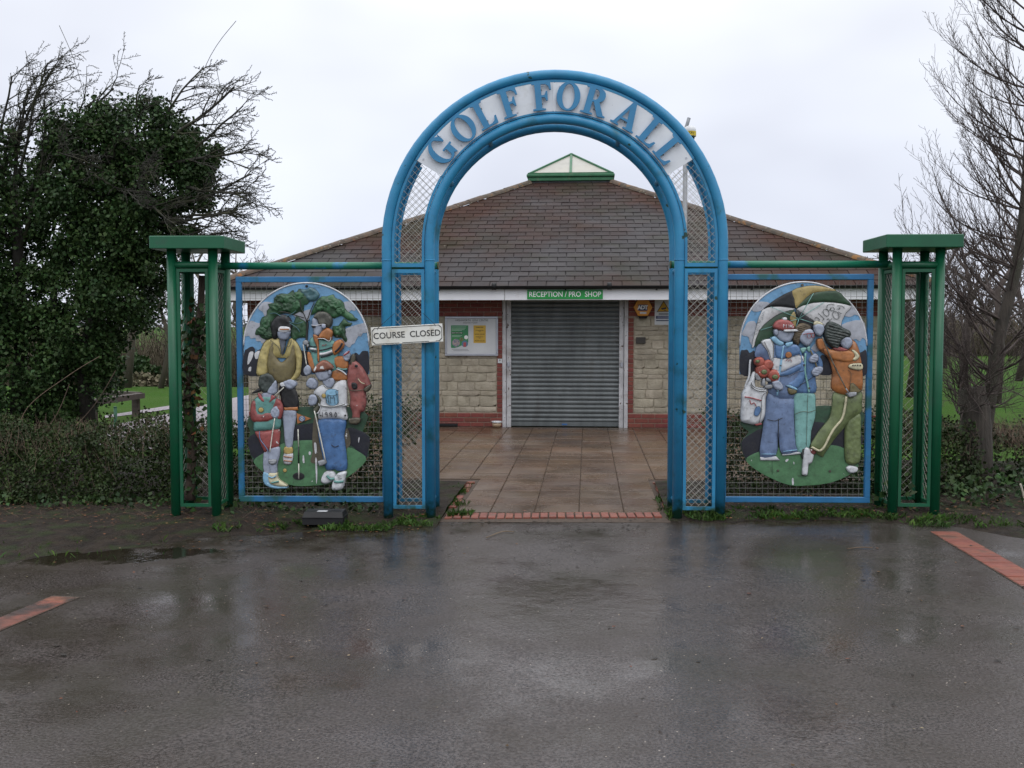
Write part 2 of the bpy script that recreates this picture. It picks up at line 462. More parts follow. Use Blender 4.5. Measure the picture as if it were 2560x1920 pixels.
    ro = n.new('ShaderNodeMapRange'); ro.inputs[3].default_value = 0.10; ro.inputs[4].default_value = 0.36; l.new(w, ro.inputs[0])
    l.new(mix(pool, ro.outputs[0], (0.05, 0.05, 0.05)), b.inputs['Roughness']); b.inputs['IOR'].default_value = 1.4
    bp = n.new('ShaderNodeBump'); bp.inputs['Distance'].default_value = 0.006
    bs = n.new('ShaderNodeMapRange'); bs.inputs[3].default_value = 0.13; bs.inputs[4].default_value = 0.5; l.new(w, bs.inputs[0]); l.new(mth('MULTIPLY', bs.outputs[0], mth('SUBTRACT', 1.0, pool)), bp.inputs['Strength'])
    l.new(nz(75, 2), bp.inputs['Height'])
    bp2 = n.new('ShaderNodeBump'); bp2.inputs['Strength'].default_value = 0.22; bp2.inputs['Distance'].default_value = 0.015
    l.new(nz(5, 4), bp2.inputs['Height']); l.new(bp.outputs[0], bp2.inputs['Normal']); l.new(bp2.outputs[0], b.inputs['Normal'])
    return m
MT = {}
MT['asphalt'] = asphalt_mat()
MT['soil'] = M('wet_soil', (0.036, 0.026, 0.018), (0.014, 0.010, 0.007), scale=9, rough=0.65, r2=0.9, spec=0.2, bump=1.0, bscale=38, bdist=0.05, stain=((0.028, 0.045, 0.012), 3.2, 0.5, 0.6, 0.6))
MT['lawn'] = M('lawn_grass', (0.030, 0.080, 0.007), (0.040, 0.086, 0.012), scale=0.6, spec=0.08, rough=0.9, bump=0.8, bscale=30, bdist=0.03, stain=((0.07, 0.085, 0.03), 0.06, 0.5, 0.75, 0.6))
MT['slab'] = M('paving_slab', C('#5c4735'), C('#48372a'), scale=1.4, rough=0.13, r2=0.42, bump=0.3, bscale=170, rand=0.10, stain=(C('#6b6056'), 0.9, 0.5, 0.68, 0.6), chips=(C('#94867a'), 70, 0.67))
MT['joint'] = M('sandy_joint', C('#3a2f25'), C('#483b30'), scale=30, rough=0.9)
MT['paver'] = M('red_brick_paver', C('#7a4232'), C('#6a3a2d'), scale=14, rough=0.5, r2=0.75, bump=0.5, bscale=120, rand=0.08, stain=(C('#4a3a30'), 5, 0.52, 0.66, 0.6))
MT['muddy_paver'] = M('muddy_brick_paver', C('#74402f'), C('#553223'), scale=7, rough=0.45, r2=0.7, bump=0.5, bscale=120, rand=0.12, stain=(C('#261d17'), 3.5, 0.42, 0.58, 0.95))
MT['brick'] = M('red_brick', C('#7d3f36'), C('#6c352e'), scale=20, rough=0.75, bump=0.4, bscale=150, rand=0.14)
MT['mortar'] = M('pale_mortar', C('#a08f80'), C('#8a7a6c'), scale=30, rough=0.9)
MT['stone'] = M('buff_rubble_stone', C('#aca392'), C('#978e7d'), scale=7, rough=0.9, bump=0.9, bscale=42, bdist=0.012, rand=0.09, stain=(C('#7a7263'), 3, 0.5, 0.68, 0.6))
MT['stone_mortar'] = M('buff_mortar', C('#a39a88'), C('#918876'), scale=20, rough=0.95)
MT['slate'] = M('wet_roof_slate', C('#373435'), C('#3a2922'), scale=0.42, rough=0.4, r2=0.68, spec=0.25, bump=0.3, bscale=60, rand=0.2, stain=(C('#2c2d20'), 0.8, 0.5, 0.66, 0.7), chips=(C('#aaa79a'), 7.5, 0.765), lo=0.4, hi=0.6)
_sb = MT['slate'].node_tree.nodes['Principled BSDF']; _sb.inputs['IOR'].default_value = 1.22
MT['ridge'] = M('lichened_ridge_tile', C('#5a4a3c'), C('#3d372f'), scale=9, rough=0.8, bump=0.6, bscale=60, rand=0.15, stain=(C('#8a5a26'), 6, 0.56, 0.64, 0.7), chips=(C('#8d8b78'), 17, 0.66))
MT['white_upvc'] = M('white_fascia_board', (0.86, 0.86, 0.89), (0.82, 0.82, 0.85), scale=3, rough=0.35, stain=((0.55, 0.53, 0.5), 5, 0.6, 0.8, 0.5))
MT['soffit'] = M('soffit_board', (0.4, 0.39, 0.37), scale=4, rough=0.7)
MT['black_plastic'] = M('black_plastic', (0.009, 0.009, 0.010), (0.013, 0.013, 0.014), scale=12, rough=0.5, spec=0.3)
MT['shutter'] = M('galvanised_shutter', C('#707576'), C('#5e6364'), scale=6, rough=0.38, r2=0.55, metal=0.25, stain=(C('#453f38'), 4, 0.55, 0.75, 0.55), stretch=(1, 1, 0.25))
MT['worn_white'] = M('worn_white_paint', C('#c3c2c4'), C('#a9a8aa'), scale=6, rough=0.5, chips=(C('#4c3a30'), 16, 0.66), stain=(C('#7c6d60'), 5, 0.55, 0.72, 0.6))
MT['alu'] = M('aluminium_frame', C('#b9bbc4'), C('#a9abb4'), scale=5, rough=0.35, metal=0.5)
MT['board'] = M('white_notice_board', C('#c9cbcd'), C('#bfc1c4'), scale=3, rough=0.4)
MT['green_sign'] = M('green_sign_face', C('#1f9a45'), C('#1d9040'), scale=3, rough=0.4)
MT['lantern_green'] = M('green_lantern_paint', C('#235a3b'), C('#2f6a48'), scale=7, rough=0.5, stain=(C('#5c6650'), 9, 0.55, 0.7, 0.6))
MT['lantern_pane'] = M('cloudy_glazing', C('#a19f96'), C('#96948b'), scale=5, rough=0.35, stain=(C('#a9a48f'), 3, 0.5, 0.8, 0.5))
MT['lead'] = M('lead_flashing', C('#6f7074'), C('#5c5d61'), scale=6, rough=0.5)
MT['white_ink'] = M('white_lettering', (0.85, 0.85, 0.85), (0.8, 0.8, 0.8), rough=0.5)
MT['black_ink'] = M('black_lettering', (0.02, 0.02, 0.022), (0.03, 0.03, 0.03), rough=0.5)

# ================================================================== ground
def grid_mesh(xs, ys, zf):
    v = [(x, y, zf(x, y)) for y in ys for x in xs]; nx = len(xs)
    f = [(j * nx + i, j * nx + i + 1, (j + 1) * nx + i + 1, (j + 1) * nx + i) for j in range(len(ys) - 1) for i in range(nx - 1)]
    m = MB(); m.add(v, f, True); return m
xs_far = [-2500, -1200, -600, -300, -150, -90, -60] + [-40 + 2 * i for i in range(41)] + [60, 90, 150, 300, 600, 1200, 2500]
ys_far = [-60, -20, -5, 5, 9, 10, 11, 12, 13, 14, 16, 18, 20, 23, 26, 29, 32, 35, 38, 42, 46, 50, 60, 75, 90, 120, 160, 200, 260, 340, 430, 520, 700, 1000, 1600, 2600, 4500]
tag(grid_mesh(xs_far, ys_far, land).build('lawn', MT['lawn']), kind='structure')
ax = [-14 + 0.5 * i for i in range(57)]; ay = [-4 + 0.5 * i for i in range(28)]
tag(grid_mesh(ax, ay, lambda x, y: gz(x, y)).build('asphalt', MT['asphalt']), kind='structure')
D = 1.15732
def front_edge(pts):
    q = sorted((gr(x * D, y * D).x, gr(x * D, y * D).y) for x, y in pts)
    def fn(x):
        if x <= q[0][0]: y = q[0][1]
        elif x >= q[-1][0]: y = q[-1][1]
        else:
            for (a, b), (c, d) in zip(q, q[1:]):
                if a <= x <= c: y = b + (d - b) * (x - a) / (c - a + 1e-9); break
        return y + 0.12 * mnoise.noise(Vector((x * 3.1, 0, 4))) + 0.07 * mnoise.noise(Vector((x * 13, 2, 4))) + .05 * mnoise.noise(Vector((x * 37, 2, 4)))
    return fn
edge_l = front_edge([(0, 1200), (150, 1180), (300, 1168), (420, 1150), (560, 1143), (700, 1140), (830, 1132), (900, 1130), (960, 1132)])
edge_r = front_edge([(1440, 1120), (1560, 1128), (1700, 1127), (1880, 1128), (2000, 1140), (2100, 1148), (2212, 1170)])
def soil(name, x0, x1, fe, back):
    m = MB(); nx = int((x1 - x0) / 0.06); ny = 26; vs = []; back0 = back
    for j in range(ny + 1):
        for i in range(nx + 1):
            x = x0 + (x1 - x0) * i / nx; y0 = fe(x); t = (j / ny) ** 1.6; back = 11.15 if -3.62 < x < 3.22 else back0; y = y0 + (back - y0) * t
            h = 0.0008 + 0.05 * smooth(0, 0.8, y - y0) + (0.02 * mnoise.noise(Vector((x * 4, y * 4, 1))) + 0.012 * mnoise.noise(Vector((x * 15, y * 15, 2)))) * smooth(0, 0.3, y - y0)
            vs.append((x, y, gz(x, y) + h))
    m.add(vs, [(j * (nx + 1) + i, j * (nx + 1) + i + 1, (j + 1) * (nx + 1) + i + 1, (j + 1) * (nx + 1) + i) for j in range(ny) for i in range(nx)], True)
    return tag(m.build(name, MT['soil']), kind='structure')
PAVE_L, PAVE_R = -1.27, 0.70
soil('soil_verge', -14, PAVE_L - 0.02, edge_l, 13.0)
soil('soil_verge', PAVE_R + 0.02, 14, edge_r, 13.0)
# path and its concrete edge on the lawn at the left
MT['path'] = M('wet_path', C('#8b8388'), C('#777076'), scale=1.5, rough=0.35, r2=0.6, bump=0.3, bscale=80)
def px_sheet(name, pts, mat, lift):
    q = [gr(x, y) for x, y in pts]; m = MB()
    m.add([(p.x, p.y, land(p.x, p.y) + lift) for p in q], [tuple(range(len(q)))])
    return tag(m.build(name, mat), kind='structure')
px_sheet('path', [(180, 1090), (262, 1064), (340, 1048), (420, 1032), (470, 1022), (545, 1000), (640, 982), (800, 965), (800, 1000), (640, 1070), (560, 1105), (300, 1125)], MT['path'], 0.012)
px_sheet('path', [(262, 1036), (350, 1023), (440, 1009), (470, 1006), (440, 1018), (350, 1031), (262, 1042)], MT['path'], 0.010)

# paving: bed + single slabs + brick edging
bed = MB()
def sheet(m, x0, x1, y0, y1, dz, n=12):
    xs = [x0 + (x1 - x0) * i / 4 for i in range(5)]; ys = [y0 + (y1 - y0) * j / n for j in range(n + 1)]
    g = grid_mesh(xs, ys, lambda x, y: gz(x, y) + dz); m.add(g.v, g.f)
sheet(bed, PAVE_L - 0.03, PAVE_R + 0.03, 9.02, 11.3, -0.006 + 0.008)
sheet(bed, -3.6, 3.2, 11.3, 17.42, 0.002)
paving = tag(bed.build('paving', MT['joint']), kind='structure')
def piece_mesh(name, w, d, h, c, jag=0.0):
    m = MB(); x, y = w / 2, d / 2
    m.add([(-x, -y, -h), (x, -y, -h), (x, y, -h), (-x, y, -h), (-x, -y, -c), (x, -y, -c), (x, y, -c), (-x, y, -c), (-x + c, -y + c, 0), (x - c, -y + c, 0), (x - c, y - c, 0), (-x + c, y - c, 0)],
          [(0, 1, 5, 4), (1, 2, 6, 5), (2, 3, 7, 6), (3, 0, 4, 7), (4, 5, 9, 8), (5, 6, 10, 9), (6, 7, 11, 10), (7, 4, 8, 11), (8, 9, 10, 11)])
    return m.mesh(name)
slab_me = piece_mesh('slab', 0.401, 0.401, 0.03, 0.004); slab_me.materials.append(MT['slab'])
XK = -0.89
slopex = 0.0106
def put_slab(cx, cy, w=1.0):
    o = link('slab', slab_me, None, paving, (cx, cy, gz(cx, cy) + 0.014 + rng.uniform(-0.0018, 0.0018)))
    o.scale.x = w
    o.rotation_euler = (rng.gauss(0, 0.003), -slopex * (1 - smooth(9.5, 15, cy)) + rng.gauss(0, 0.003), rng.gauss(0, 0.002))
for k in range(-1, 4):
    x0, x1 = XK + 0.41 * k, XK + 0.41 * (k + 1)
    x0c, x1c = max(x0, PAVE_L + 0.08), min(x1, PAVE_R - 0.02)
    for r in range(5):
        put_slab((x0c + x1c) / 2, 9.46 + 0.205 + 0.41 * r + (0.12 if k % 2 else 0) * 0, (x1c - x0c) / 0.41)
for k in range(-6, 10):
    for r in range(14):
        put_slab(XK + 0.41 * k + 0.205, 11.51 + 0.205 + 0.41 * r)
edge_me = piece_mesh('brick_edging', 0.066, 0.215, 0.04, 0.004); edge_me.materials.append(MT['paver'])
for k in range(25):
    x = PAVE_L + 0.03 + 0.078 * k
    y = 9.30 + 0.045 * (x + 0.3)
    o = link('brick', edge_me, None, paving, (x, y, gz(x, y) + 0.018 + rng.uniform(-0.004, 0.003)), (rng.gauss(0, .01), -slopex + rng.gauss(0, .02), 0.04 + rng.gauss(0, .015)))
for sx, xx in ((-1, PAVE_L - 0.0), (1, PAVE_R + 0.06)):
    for k in range(7):
        y = 9.58 + 0.235 * k
        if rng.random() < 0.12: continue
        link('brick', edge_me, None, paving, (xx + rng.uniform(-.01, .01), y, gz(xx, y) + 0.02 + rng.uniform(-.006, .003)), (0, rng.gauss(0, .03), rng.gauss(0, .04)))
    for k in range(5):
        x = xx + sx * (0.06 + 0.225 * k)
        link('brick', edge_me, None, paving, (x, 11.24, gz(x, 11.24) + 0.02), (0, 0, math.pi / 2 + rng.gauss(0, .02)))
# red brick kerb strips at the sides of the car park
def strip(a, b, n0, name_mat, wid=.21):
    a, b = Vector((a.x, a.y, 0)), Vector((b.x, b.y, 0)); d = (b - a); L = d.length; d.normalize(); s = Vector((d.y, -d.x, 0))
    base = MB()
    for w0, w1 in ((-0.006, wid + .008),):
        base.add([tuple(a + s * w0), tuple(a + s * w1), tuple(b + s * w1), tuple(b + s * w0)], [(0, 1, 2, 3)])
    for i, v in enumerate(base.v): base.v[i] = (v[0], v[1], gz(v[0], v[1]) + 0.003)
    st = tag(base.build('brick_strip', MT['joint']), kind='structure')
    me = piece_mesh('brick', 0.098, wid - .002, 0.03, 0.003); me.materials.append(name_mat)
    for k in range(int(L / 0.104)):
        p = a + d * (0.052 + 0.104 * k) + s * wid / 2
        link('brick', me, None, st, (p.x, p.y, gz(p.x, p.y) + 0.0065 + rng.uniform(-0.002, 0.002)), (rng.gauss(0, .006), -slopex + rng.gauss(0, .006), math.atan2(d.y, d.x) + rng.gauss(0, .012)))
strip(gr(2066 * D, 1153 * D), gr(2392 * D, 1336 * D), 0, MT['paver'])
strip(gr(-180 * D, 1386 * D), gr(118 * D, 1270 * D), 0, MT['muddy_paver'], wid=.18)

# ================================================================== clubhouse
BX, WY, EY = -0.36, 17.4, 16.8
EH, WH = 5.9, 5.42
ZE, ZL, YL = 2.33, 4.665, 21.9           # eaves and lantern foot
club = empty('clubhouse', (BX, WY, 0), 0, 'low stone and brick clubhouse with hipped slate roof behind the blue arch', 'building')
def cl(m, name, mat, parent=club):       # world-coordinate geometry under the clubhouse
    if parent is club: m.v = [(x - BX, y - WY, z) for x, y, z in m.v]
    else: m.v = [(x - BX, y - WY, z) for x, y, z in m.v]
    return m.build(name, mat, parent)
DL, DR = -1.288, 0.543                   # shutter edges
GL, GR_ = -1.421, 0.679                  # guide rails, outer edges
QL, QR = -1.510, 0.766                   # brick jambs, outer edges
m = MB()
xl, xr = BX - WH, BX + WH
for a, b in ((xl, GL), (GR_, xr)):
    m.box(a, b, WY, WY + 0.28, -0.1, 2.5)
m.box(GL, GR_, WY + 0.20, WY + 0.28, 0, 2.5)
m.box(xl, xl + 0.28, WY + 0.28, WY + 10.6, -0.1, 2.5); m.box(xr - 0.28, xr, WY + 0.28, WY + 10.6, -0.1, 2.5)
wall = cl(m, 'wall', MT['stone_mortar'])
# mortar skins behind the brick zones, a few mm proud of the wall core
m = MB()
for a, b in ((xl, GL), (GR_, xr)):
    m.box(a + 0.001, b - 0.001, WY - 0.004, WY - 0.0005, 0.0, 0.25); m.box(a + 0.001, b - 0.001, WY - 0.004, WY - 0.0005, 1.865, 2.44)
m.box(QL - 0.004, GL - 0.001, WY - 0.0042, WY - 0.0006, 0.251, 1.864); m.box(GR_ + 0.001, QR + 0.004, WY - 0.0042, WY - 0.0006, 0.251, 1.864)
cl(m, 'mortar', MT['mortar'])
def brick_me(w, name='brick', hgt=0.065):
    mm = MB(); x, z, c = w / 2, hgt / 2, 0.003
    mm.add([(-x, 0, -z), (x, 0, -z), (x, 0, z), (-x, 0, z), (-x, -0.008, -z), (x, -0.008, -z), (x, -0.008, z), (-x, -0.008, z), (-x + c, -0.011, -z + c), (x - c, -0.011, -z + c), (x - c, -0.011, z - c), (-x + c, -0.011, z - c)],
           [(0, 1, 5, 4), (1, 2, 6, 5), (2, 3, 7, 6), (3, 0, 4, 7), (4, 5, 9, 8), (5, 6, 10, 9), (6, 7, 11, 10), (7, 4, 8, 11), (8, 9, 10, 11)])
    me = mm.mesh(name); me.materials.append(MT['brick']); return me
BF, BH = brick_me(0.215), brick_me(GL - QL - 0.004)
bl = []; hb = []
for c in range(3):
    for a, b in ((xl, GL), (GR_, xr)):
        k = 0
        x = a + (0.1125 if c % 2 else 0.0)
        if c % 2: hb.append((a + .0535, 0.0375 + 0.079 * c + 0.006))
        while x + 0.215 <= b + 0.001: bl.append((x + 0.1125, 0.0375 + 0.079 * c + 0.006)); x += 0.225
        if b - x > .06: hb.append((x + (b - x) / 2, 0.0375 + 0.079 * c + 0.006, (b - x - .008)))
for c in range(7):
    for a, b in ((xl, GL), (GR_, xr)):
        x = a + (0.1125 if c % 2 else 0.0)
        if c % 2: hb.append((a + .0535, 1.90 + 0.0755 * c))
        while x + 0.215 <= b + 0.001: bl.append((x + 0.1125, 1.90 + 0.0755 * c)); x += 0.225
        if b - x > .06: hb.append((x + (b - x) / 2, 1.90 + 0.0755 * c, (b - x - .008)))
bl.sort(key=lambda q: (q[1] > 2.16, abs(q[0] - BX)))
jam = [(x, 0.29 + 0.0755 * c) for c in range(21) for x in ((QL + GL) / 2, (QR + GR_) / 2)]
for x, z in jam: link('brick', BH, None, wall, (x - BX, -0.0045, z))
for q in hb:
    if q[1] < 2.16:
        o = link('brick', BF, None, wall, (q[0] - BX, -0.0045, q[1])); o.scale.x = (q[2] if len(q) > 2 else .105) / .215
rest = MB()
for i, (x, z) in enumerate(bl):
    if i < 232: link('brick', BF, None, wall, (x - BX, -0.0045, z))
    else:
        for p in (BF,):
            rest.add([(x - BX + v.co.x, v.co.y - 0.0045, z + v.co.z) for v in p.vertices], [tuple(f.vertices) for f in p.polygons])
tag(rest.build('brickwork', MT['brick'], wall), kind='stuff')
# coursed rubble stones, each its own piece
def stone_var(seed):
    bm = bmesh.new(); bmesh.ops.create_cube(bm, size=1)
    bmesh.ops.subdivide_edges(bm, edges=bm.edges[:], cuts=2, use_grid_fill=True)
    r = random.Random(seed)
    for v in bm.verts:
        c = v.co
        e = sum(1 for q in (c.x, c.z) if abs(q) > 0.49)
        if c.y < 0: c.y = -0.5 + (0.45 if e == 2 else 0.28 if e == 1 else 0) + r.uniform(-0.12, 0.12)
        if e: c.x += r.uniform(-0.025, 0.012) * (1 if c.x > 0 else -1) - (0.03 * (1 if c.x > 0 else -1) if e == 2 else 0); c.z += r.uniform(-0.03, 0.015) * (1 if c.z > 0 else -1) - (0.05 * (1 if c.z > 0 else -1) if e == 2 else 0)
    bmesh.ops.delete(bm, geom=[f for f in bm.faces if f.normal.y > 0.9], context='FACES')
    me = bpy.data.meshes.new('stone'); bm.to_mesh(me); bm.free(); me.materials.append(MT['stone'])
    me.polygons.foreach_set('use_smooth', [True] * len(me.polygons)); return me
SV = [stone_var(i) for i in range(7)]
for a, b in ((xl + 0.01, QL - 0.006), (QR + 0.006, xr - 0.01)):
    z = 0.256
    while z < 1.85:
        h = rng.choice((0.075, 0.09, 0.12, 0.15, 0.18)); h = min(h, 1.862 - z)
        if 1.862 - z - h < 0.06: h = 1.862 - z
        x = a
        while x < b - 0.02:
            w = rng.uniform(0.14, 0.42) if h < 0.15 else rng.uniform(0.16, 0.34)
            if b - x - w < 0.14: w = b - x
            o = link('stone', rng.choice(SV), None, wall, (x + w / 2 - BX, -0.006, z + h / 2))
            o.scale = (w - 0.009, 0.017, h - 0.009)
            x += w
        z += h
# roof: four faces under the slates, eaves board, soffit
m = MB()
YB = WY + 10.6 + 0.6
ex0, ex1 = BX - EH, BX + EH
LH = 0.85; LC = (EY + YB) / 2
ly0, ly1 = YL, YL + 1.8
bz = 0.02
m.add([(ex0, EY, ZE), (ex1, EY, ZE), (ex1, YB, ZE), (ex0, YB, ZE), (BX - LH, ly0, ZL - bz), (BX + LH, ly0, ZL - bz), (BX + LH, ly1, ZL - bz), (BX - LH, ly1, ZL - bz)],
      [(0, 1, 5, 4), (1, 2, 6, 5), (2, 3, 7, 6), (3, 0, 4, 7), (4, 5, 6, 7)])
roof = cl(m, 'roof', MT['slate'])
SL = math.hypot(YL - EY, ZL - ZE); SA = math.atan2(ZL - ZE, YL - EY)
NC = 26; EX = SL / NC; SW = 0.305
sm = MB(); sm.box(-SW / 2 + 0.0055, SW / 2 - 0.0055, 0, EX * 1.25, 0, 0.011)
slate_me = sm.mesh('slate'); slate_me.materials.append(MT['slate'])
sl = []
for r in range(NC):
    s0 = r * EX; half = EH + (LH - EH) * ((r + 0.5) / NC)
    n = int(2 * half / SW) + 2
    x0 = -half
    xx = -math.ceil(half / SW) * SW + (SW / 2 if r % 2 else 0)
    while xx < half:
        a, b = max(xx, -half), min(xx + SW, half)
        if b - a > 0.05: sl.append((r, (a + b) / 2, (b - a) / SW))
        xx += SW
def slate_xf(r, x, w):
    s0 = r * EX - 0.03
    return (x, EY - WY + s0 * math.cos(SA) - 0.012 * math.sin(SA), ZE + s0 * math.sin(SA) + 0.016 + 0.004)
def seen(q):                             # slates in the arch opening first, then the rest, nearest rows first
    return (0 if abs(q[1]) < 2.0 else 1, q[0])
sl.sort(key=lambda q: (0 if abs(q[1]) < 2.1 else 1, q[0]))
# the 300 largest in view are pieces of their own
rest = MB()
for i, (r, x, w) in enumerate(sl):
    loc = slate_xf(r, x, w); rot = (SA - 0.035 + rng.gauss(0, 0.006), rng.gauss(0, 0.005), rng.gauss(0, 0.006))
    if i < 300:
        o = link('slate', slate_me, None, roof, loc, rot); o.scale.x = w
    else:
        mat4 = Matrix.Translation(loc) @ Matrix.Rotation(rot[0], 4, 'X') @ Matrix.Rotation(rot[2], 4, 'Z')
        rest.add([mat4 @ Vector((v[0] * w, v[1], v[2])) for v in sm.v], sm.f)
tag(rest.build('slating', MT['slate'], roof), kind='stuff')
# ridge tiles down the two hips in view
tm = MB()
prof = [(0.10 * math.cos(a), 0.075 * math.sin(a)) for a in [math.pi * i / 6 for i in range(7)]]
tm.add([(x, y, z) for y in (0, 0.36) for x, z in prof] + [(x * 0.82, y, z * 0.82) for y in (0, 0.36) for x, z in prof],
       [(i, i + 1, 8 + i, 7 + i)[::-1] for i in range(6)] + [(i, 14 + i, 15 + i, i + 1) for i in range(6)], True)
ridge_me = tm.mesh('ridge_tile'); ridge_me.materials.append(MT['ridge'])
for s in (-1, 1):
    a = Vector((s * EH, EY - WY, ZE + 0.01)); b = Vector((s * LH, YL - WY, ZL + 0.01)); d = b - a; L = d.length; d.normalize()
    q = d.to_track_quat('Y', 'Z')
    for k in range(int(L / 0.34)):
        p = a + d * (0.34 * k + 0.02)
        o = link('ridge_tile', ridge_me, None, roof, p); e = q.to_euler(); o.rotation_euler = (e.x + rng.gauss(0, .01), e.y + rng.gauss(0, .02), e.z + rng.gauss(0, .01))
# fascia, gutter, soffit
m = MB()
for a, b in ((ex0, -1.34), (-1.333, ex1)): m.cbox(a, b, EY + 0.012, EY + 0.034, 2.12, 2.318, 0.003)
cl(m, 'fascia', MT['white_upvc'])
m = MB(); m.box(ex0, ex1, EY + 0.036, WY + 0.2, 2.30, 2.312); m.box(ex0, ex0 + 0.5, WY + .2, YB, 2.30, 2.312); m.box(ex1 - .5, ex1, WY + .2, YB, 2.30, 2.312)
m.box(ex0 + 0.002, ex0 + 0.024, EY + 0.036, YB, 2.12, 2.299); m.box(ex1 - 0.024, ex1 - 0.002, EY + 0.036, YB, 2.12, 2.299)
cl(m, 'soffit', MT['soffit'])
m = MB()
gp_ = [(0.055 * math.cos(a), 0.055 * math.sin(a)) for a in [math.pi + math.pi * i / 8 for i in range(9)]]
gy, gzz = EY - 0.05, 2.345
def gut(x0, x1):
    vs = [(x, gy + p[0], gzz + p[1]) for x in (x0, x1) for p in gp_] + [(x, gy + p[0] * .9, gzz + p[1] * .9) for x in (x0, x1) for p in gp_]
    m.add(vs, [(i, i + 1, 10 + i, 9 + i) for i in range(8)] + [(18 + i, 27 + i, 28 + i, 19 + i) for i in range(8)], True)
gut(ex0 - 0.06, ex1 + 0.06)
for x in (-1.5, 0.35, 1.55, -3.3, 3.2): m.tube([(x - .035, gy, gzz - .004), (x + .035, gy, gzz - .004)], 0.061, 10)
for x in (-2.4, -0.35, 1.1, 2.6): m.box(x - .012, x + .012, gy + .0, EY + .011, gzz - .07, gzz - .045)
cl(m, 'gutter', MT['black_plastic'])
# lantern on the roof
m = MB(); lx0, lx1 = BX - LH - 0.02, BX + LH + 0.02; lyA, lyB = ly0 - 0.02, ly1 + 0.02
m.box(lx0 + .05, lx1 - .05, lyA + .05, lyB - .05, ZL - 0.12, ZL + 0.06)
lant = cl(m, 'lantern', MT['lead'])
m = MB(); m.cbox(lx0 - .02, lx1 + .02, lyA - .02, lyB + .02, ZL + 0.061, ZL + 0.125, .008); m.cbox(lx0 - .045, lx1 + .045, lyA - .045, lyB + .045, ZL + 0.145, ZL + 0.2, .01); m.box(lx0, lx1, lyA, lyB, ZL + .125, ZL + .145)
cl(m, 'curb', MT['lantern_green'], lant)
zc, za = ZL + 0.205, 5.42; ap = (BX, (lyA + lyB) / 2, za)
cs = [(lx0, lyA, zc), (lx1, lyA, zc), (lx1, lyB, zc), (lx0, lyB, zc)]
def mid(a, b, t=0.5): return tuple(p + (q - p) * t for p, q in zip(a, b))
for i in range(4):
    a, b = cs[i], cs[(i + 1) % 4]; c = mid(a, b)
    for p, q in ((a, c), (c, b)):
        m = MB(); m.add([p, q, ap], [(0, 1, 2)]); cl(m, 'pane', MT['lantern_pane'], lant)
    m = MB(); m.bar(a, ap, 0.055, 0.05); m.bar(c, ap, 0.05, 0.045); m.bar(a, b, 0.05, 0.05); cl(m, 'glazing_bar', MT['lantern_green'], lant)
# roller shutter
m = MB(); m.cbox(DL + .002, DR - .002, WY + 0.055, WY + 0.085, 0.018, 0.088, .004)
shut = cl(m, 'roller_shutter', MT['shutter'])
m = MB(); PT = 0.0745
pr = [(-0.004, 0.0), (-0.016, 0.012), (-0.021, 0.030), (-0.018, 0.048), (-0.007, 0.060), (0.004, 0.064), (0.004, PT)]
m.add([(x, y, z) for x in (DL - BX, DR - BX) for y, z in pr], [(i, 7 + i, 8 + i, i + 1) for i in range(6)], True)
slat_me = m.mesh('slat'); slat_me.materials.append(MT['shutter'])
for k in range(30): link('slat', slat_me, None, shut, (0, 0.075 + rng.uniform(-.0012, .0012), 0.088 + PT * k))
m = MB(); m.box(-0.42, -0.33, WY + 0.049, WY + 0.0545, 0.038, 0.062); cl(m, 'lock_plate', M('blue_lock_plate', C('#3a6aa8'), rough=.5), shut)
for nm, x0, x1, y0 in (('guide_rail', GL + .002, -1.358, -0.02), ('guide_rail', -1.352, DL + .012, 0.012), ('guide_rail', DR - .012, 0.607, 0.012), ('guide_rail', 0.613, GR_ - .002, -0.02)):
    m = MB(); m.cbox(x0, x1, WY + y0, WY + 0.16, 0.0, 2.42, .004); g = cl(m, nm, MT['worn_white'])
    if y0 < 0:
        b = MB()
        for z in (0.12, 0.62, 1.12, 1.6): b.tube([((x0 + x1) / 2, WY + y0 - .008, z), ((x0 + x1) / 2, WY + y0, z)], .009, 8)
        cl(b, 'bolt', MT['alu'], g)
m = MB(); m.cbox(-1.335, -1.295, WY - 0.012, WY + .011, 1.02, 1.10, .004); m.cbox(0.553, 0.593, WY - 0.012, WY + .011, 1.02, 1.10, .004); cl(m, 'lock_box', MT['alu'])
m = MB(); m.cbox(-1.405, -1.365, WY - .055, WY - .021, 1.80, 2.3, .004); cl(m, 'conduit', MT['worn_white'])

# things fixed to or standing by the clubhouse wall
def panel(parent, name, x0, x1, z0, z1, y0, y1, mat, c=0.0):
    m = MB(); (m.cbox(x0, x1, y0, y1, z0, z1, c) if c else m.box(x0, x1, y0, y1, z0, z1)); return m.build(name, mat, parent)
def rect_px(px0, py0, px1, py1, Y):
    a, b = at(px0, py0, Y), at(px1, py1, Y); return a.x, b.x, b.z, a.z
def disc(parent, name, cx, cz, r, y, mat, n=20, rz=None, th=0.002):
    m = MB(); m.prism([(cx + r * math.cos(2 * math.pi * i / n), cz + (rz or r) * math.sin(2 * math.pi * i / n)) for i in range(n)], y - th, y); return m.build(name, mat, parent)
def words(parent, s, cx, cz, y, size, mat, bold=0.0, xs=1.0, spacing=1.0, name='lettering', rot=0.0, depth=0.001):
    me = text_mesh(s, size, depth, bold, xs, spacing)
    return link(name, me, mat, parent, (cx, y, cz), (0, rot, 0))
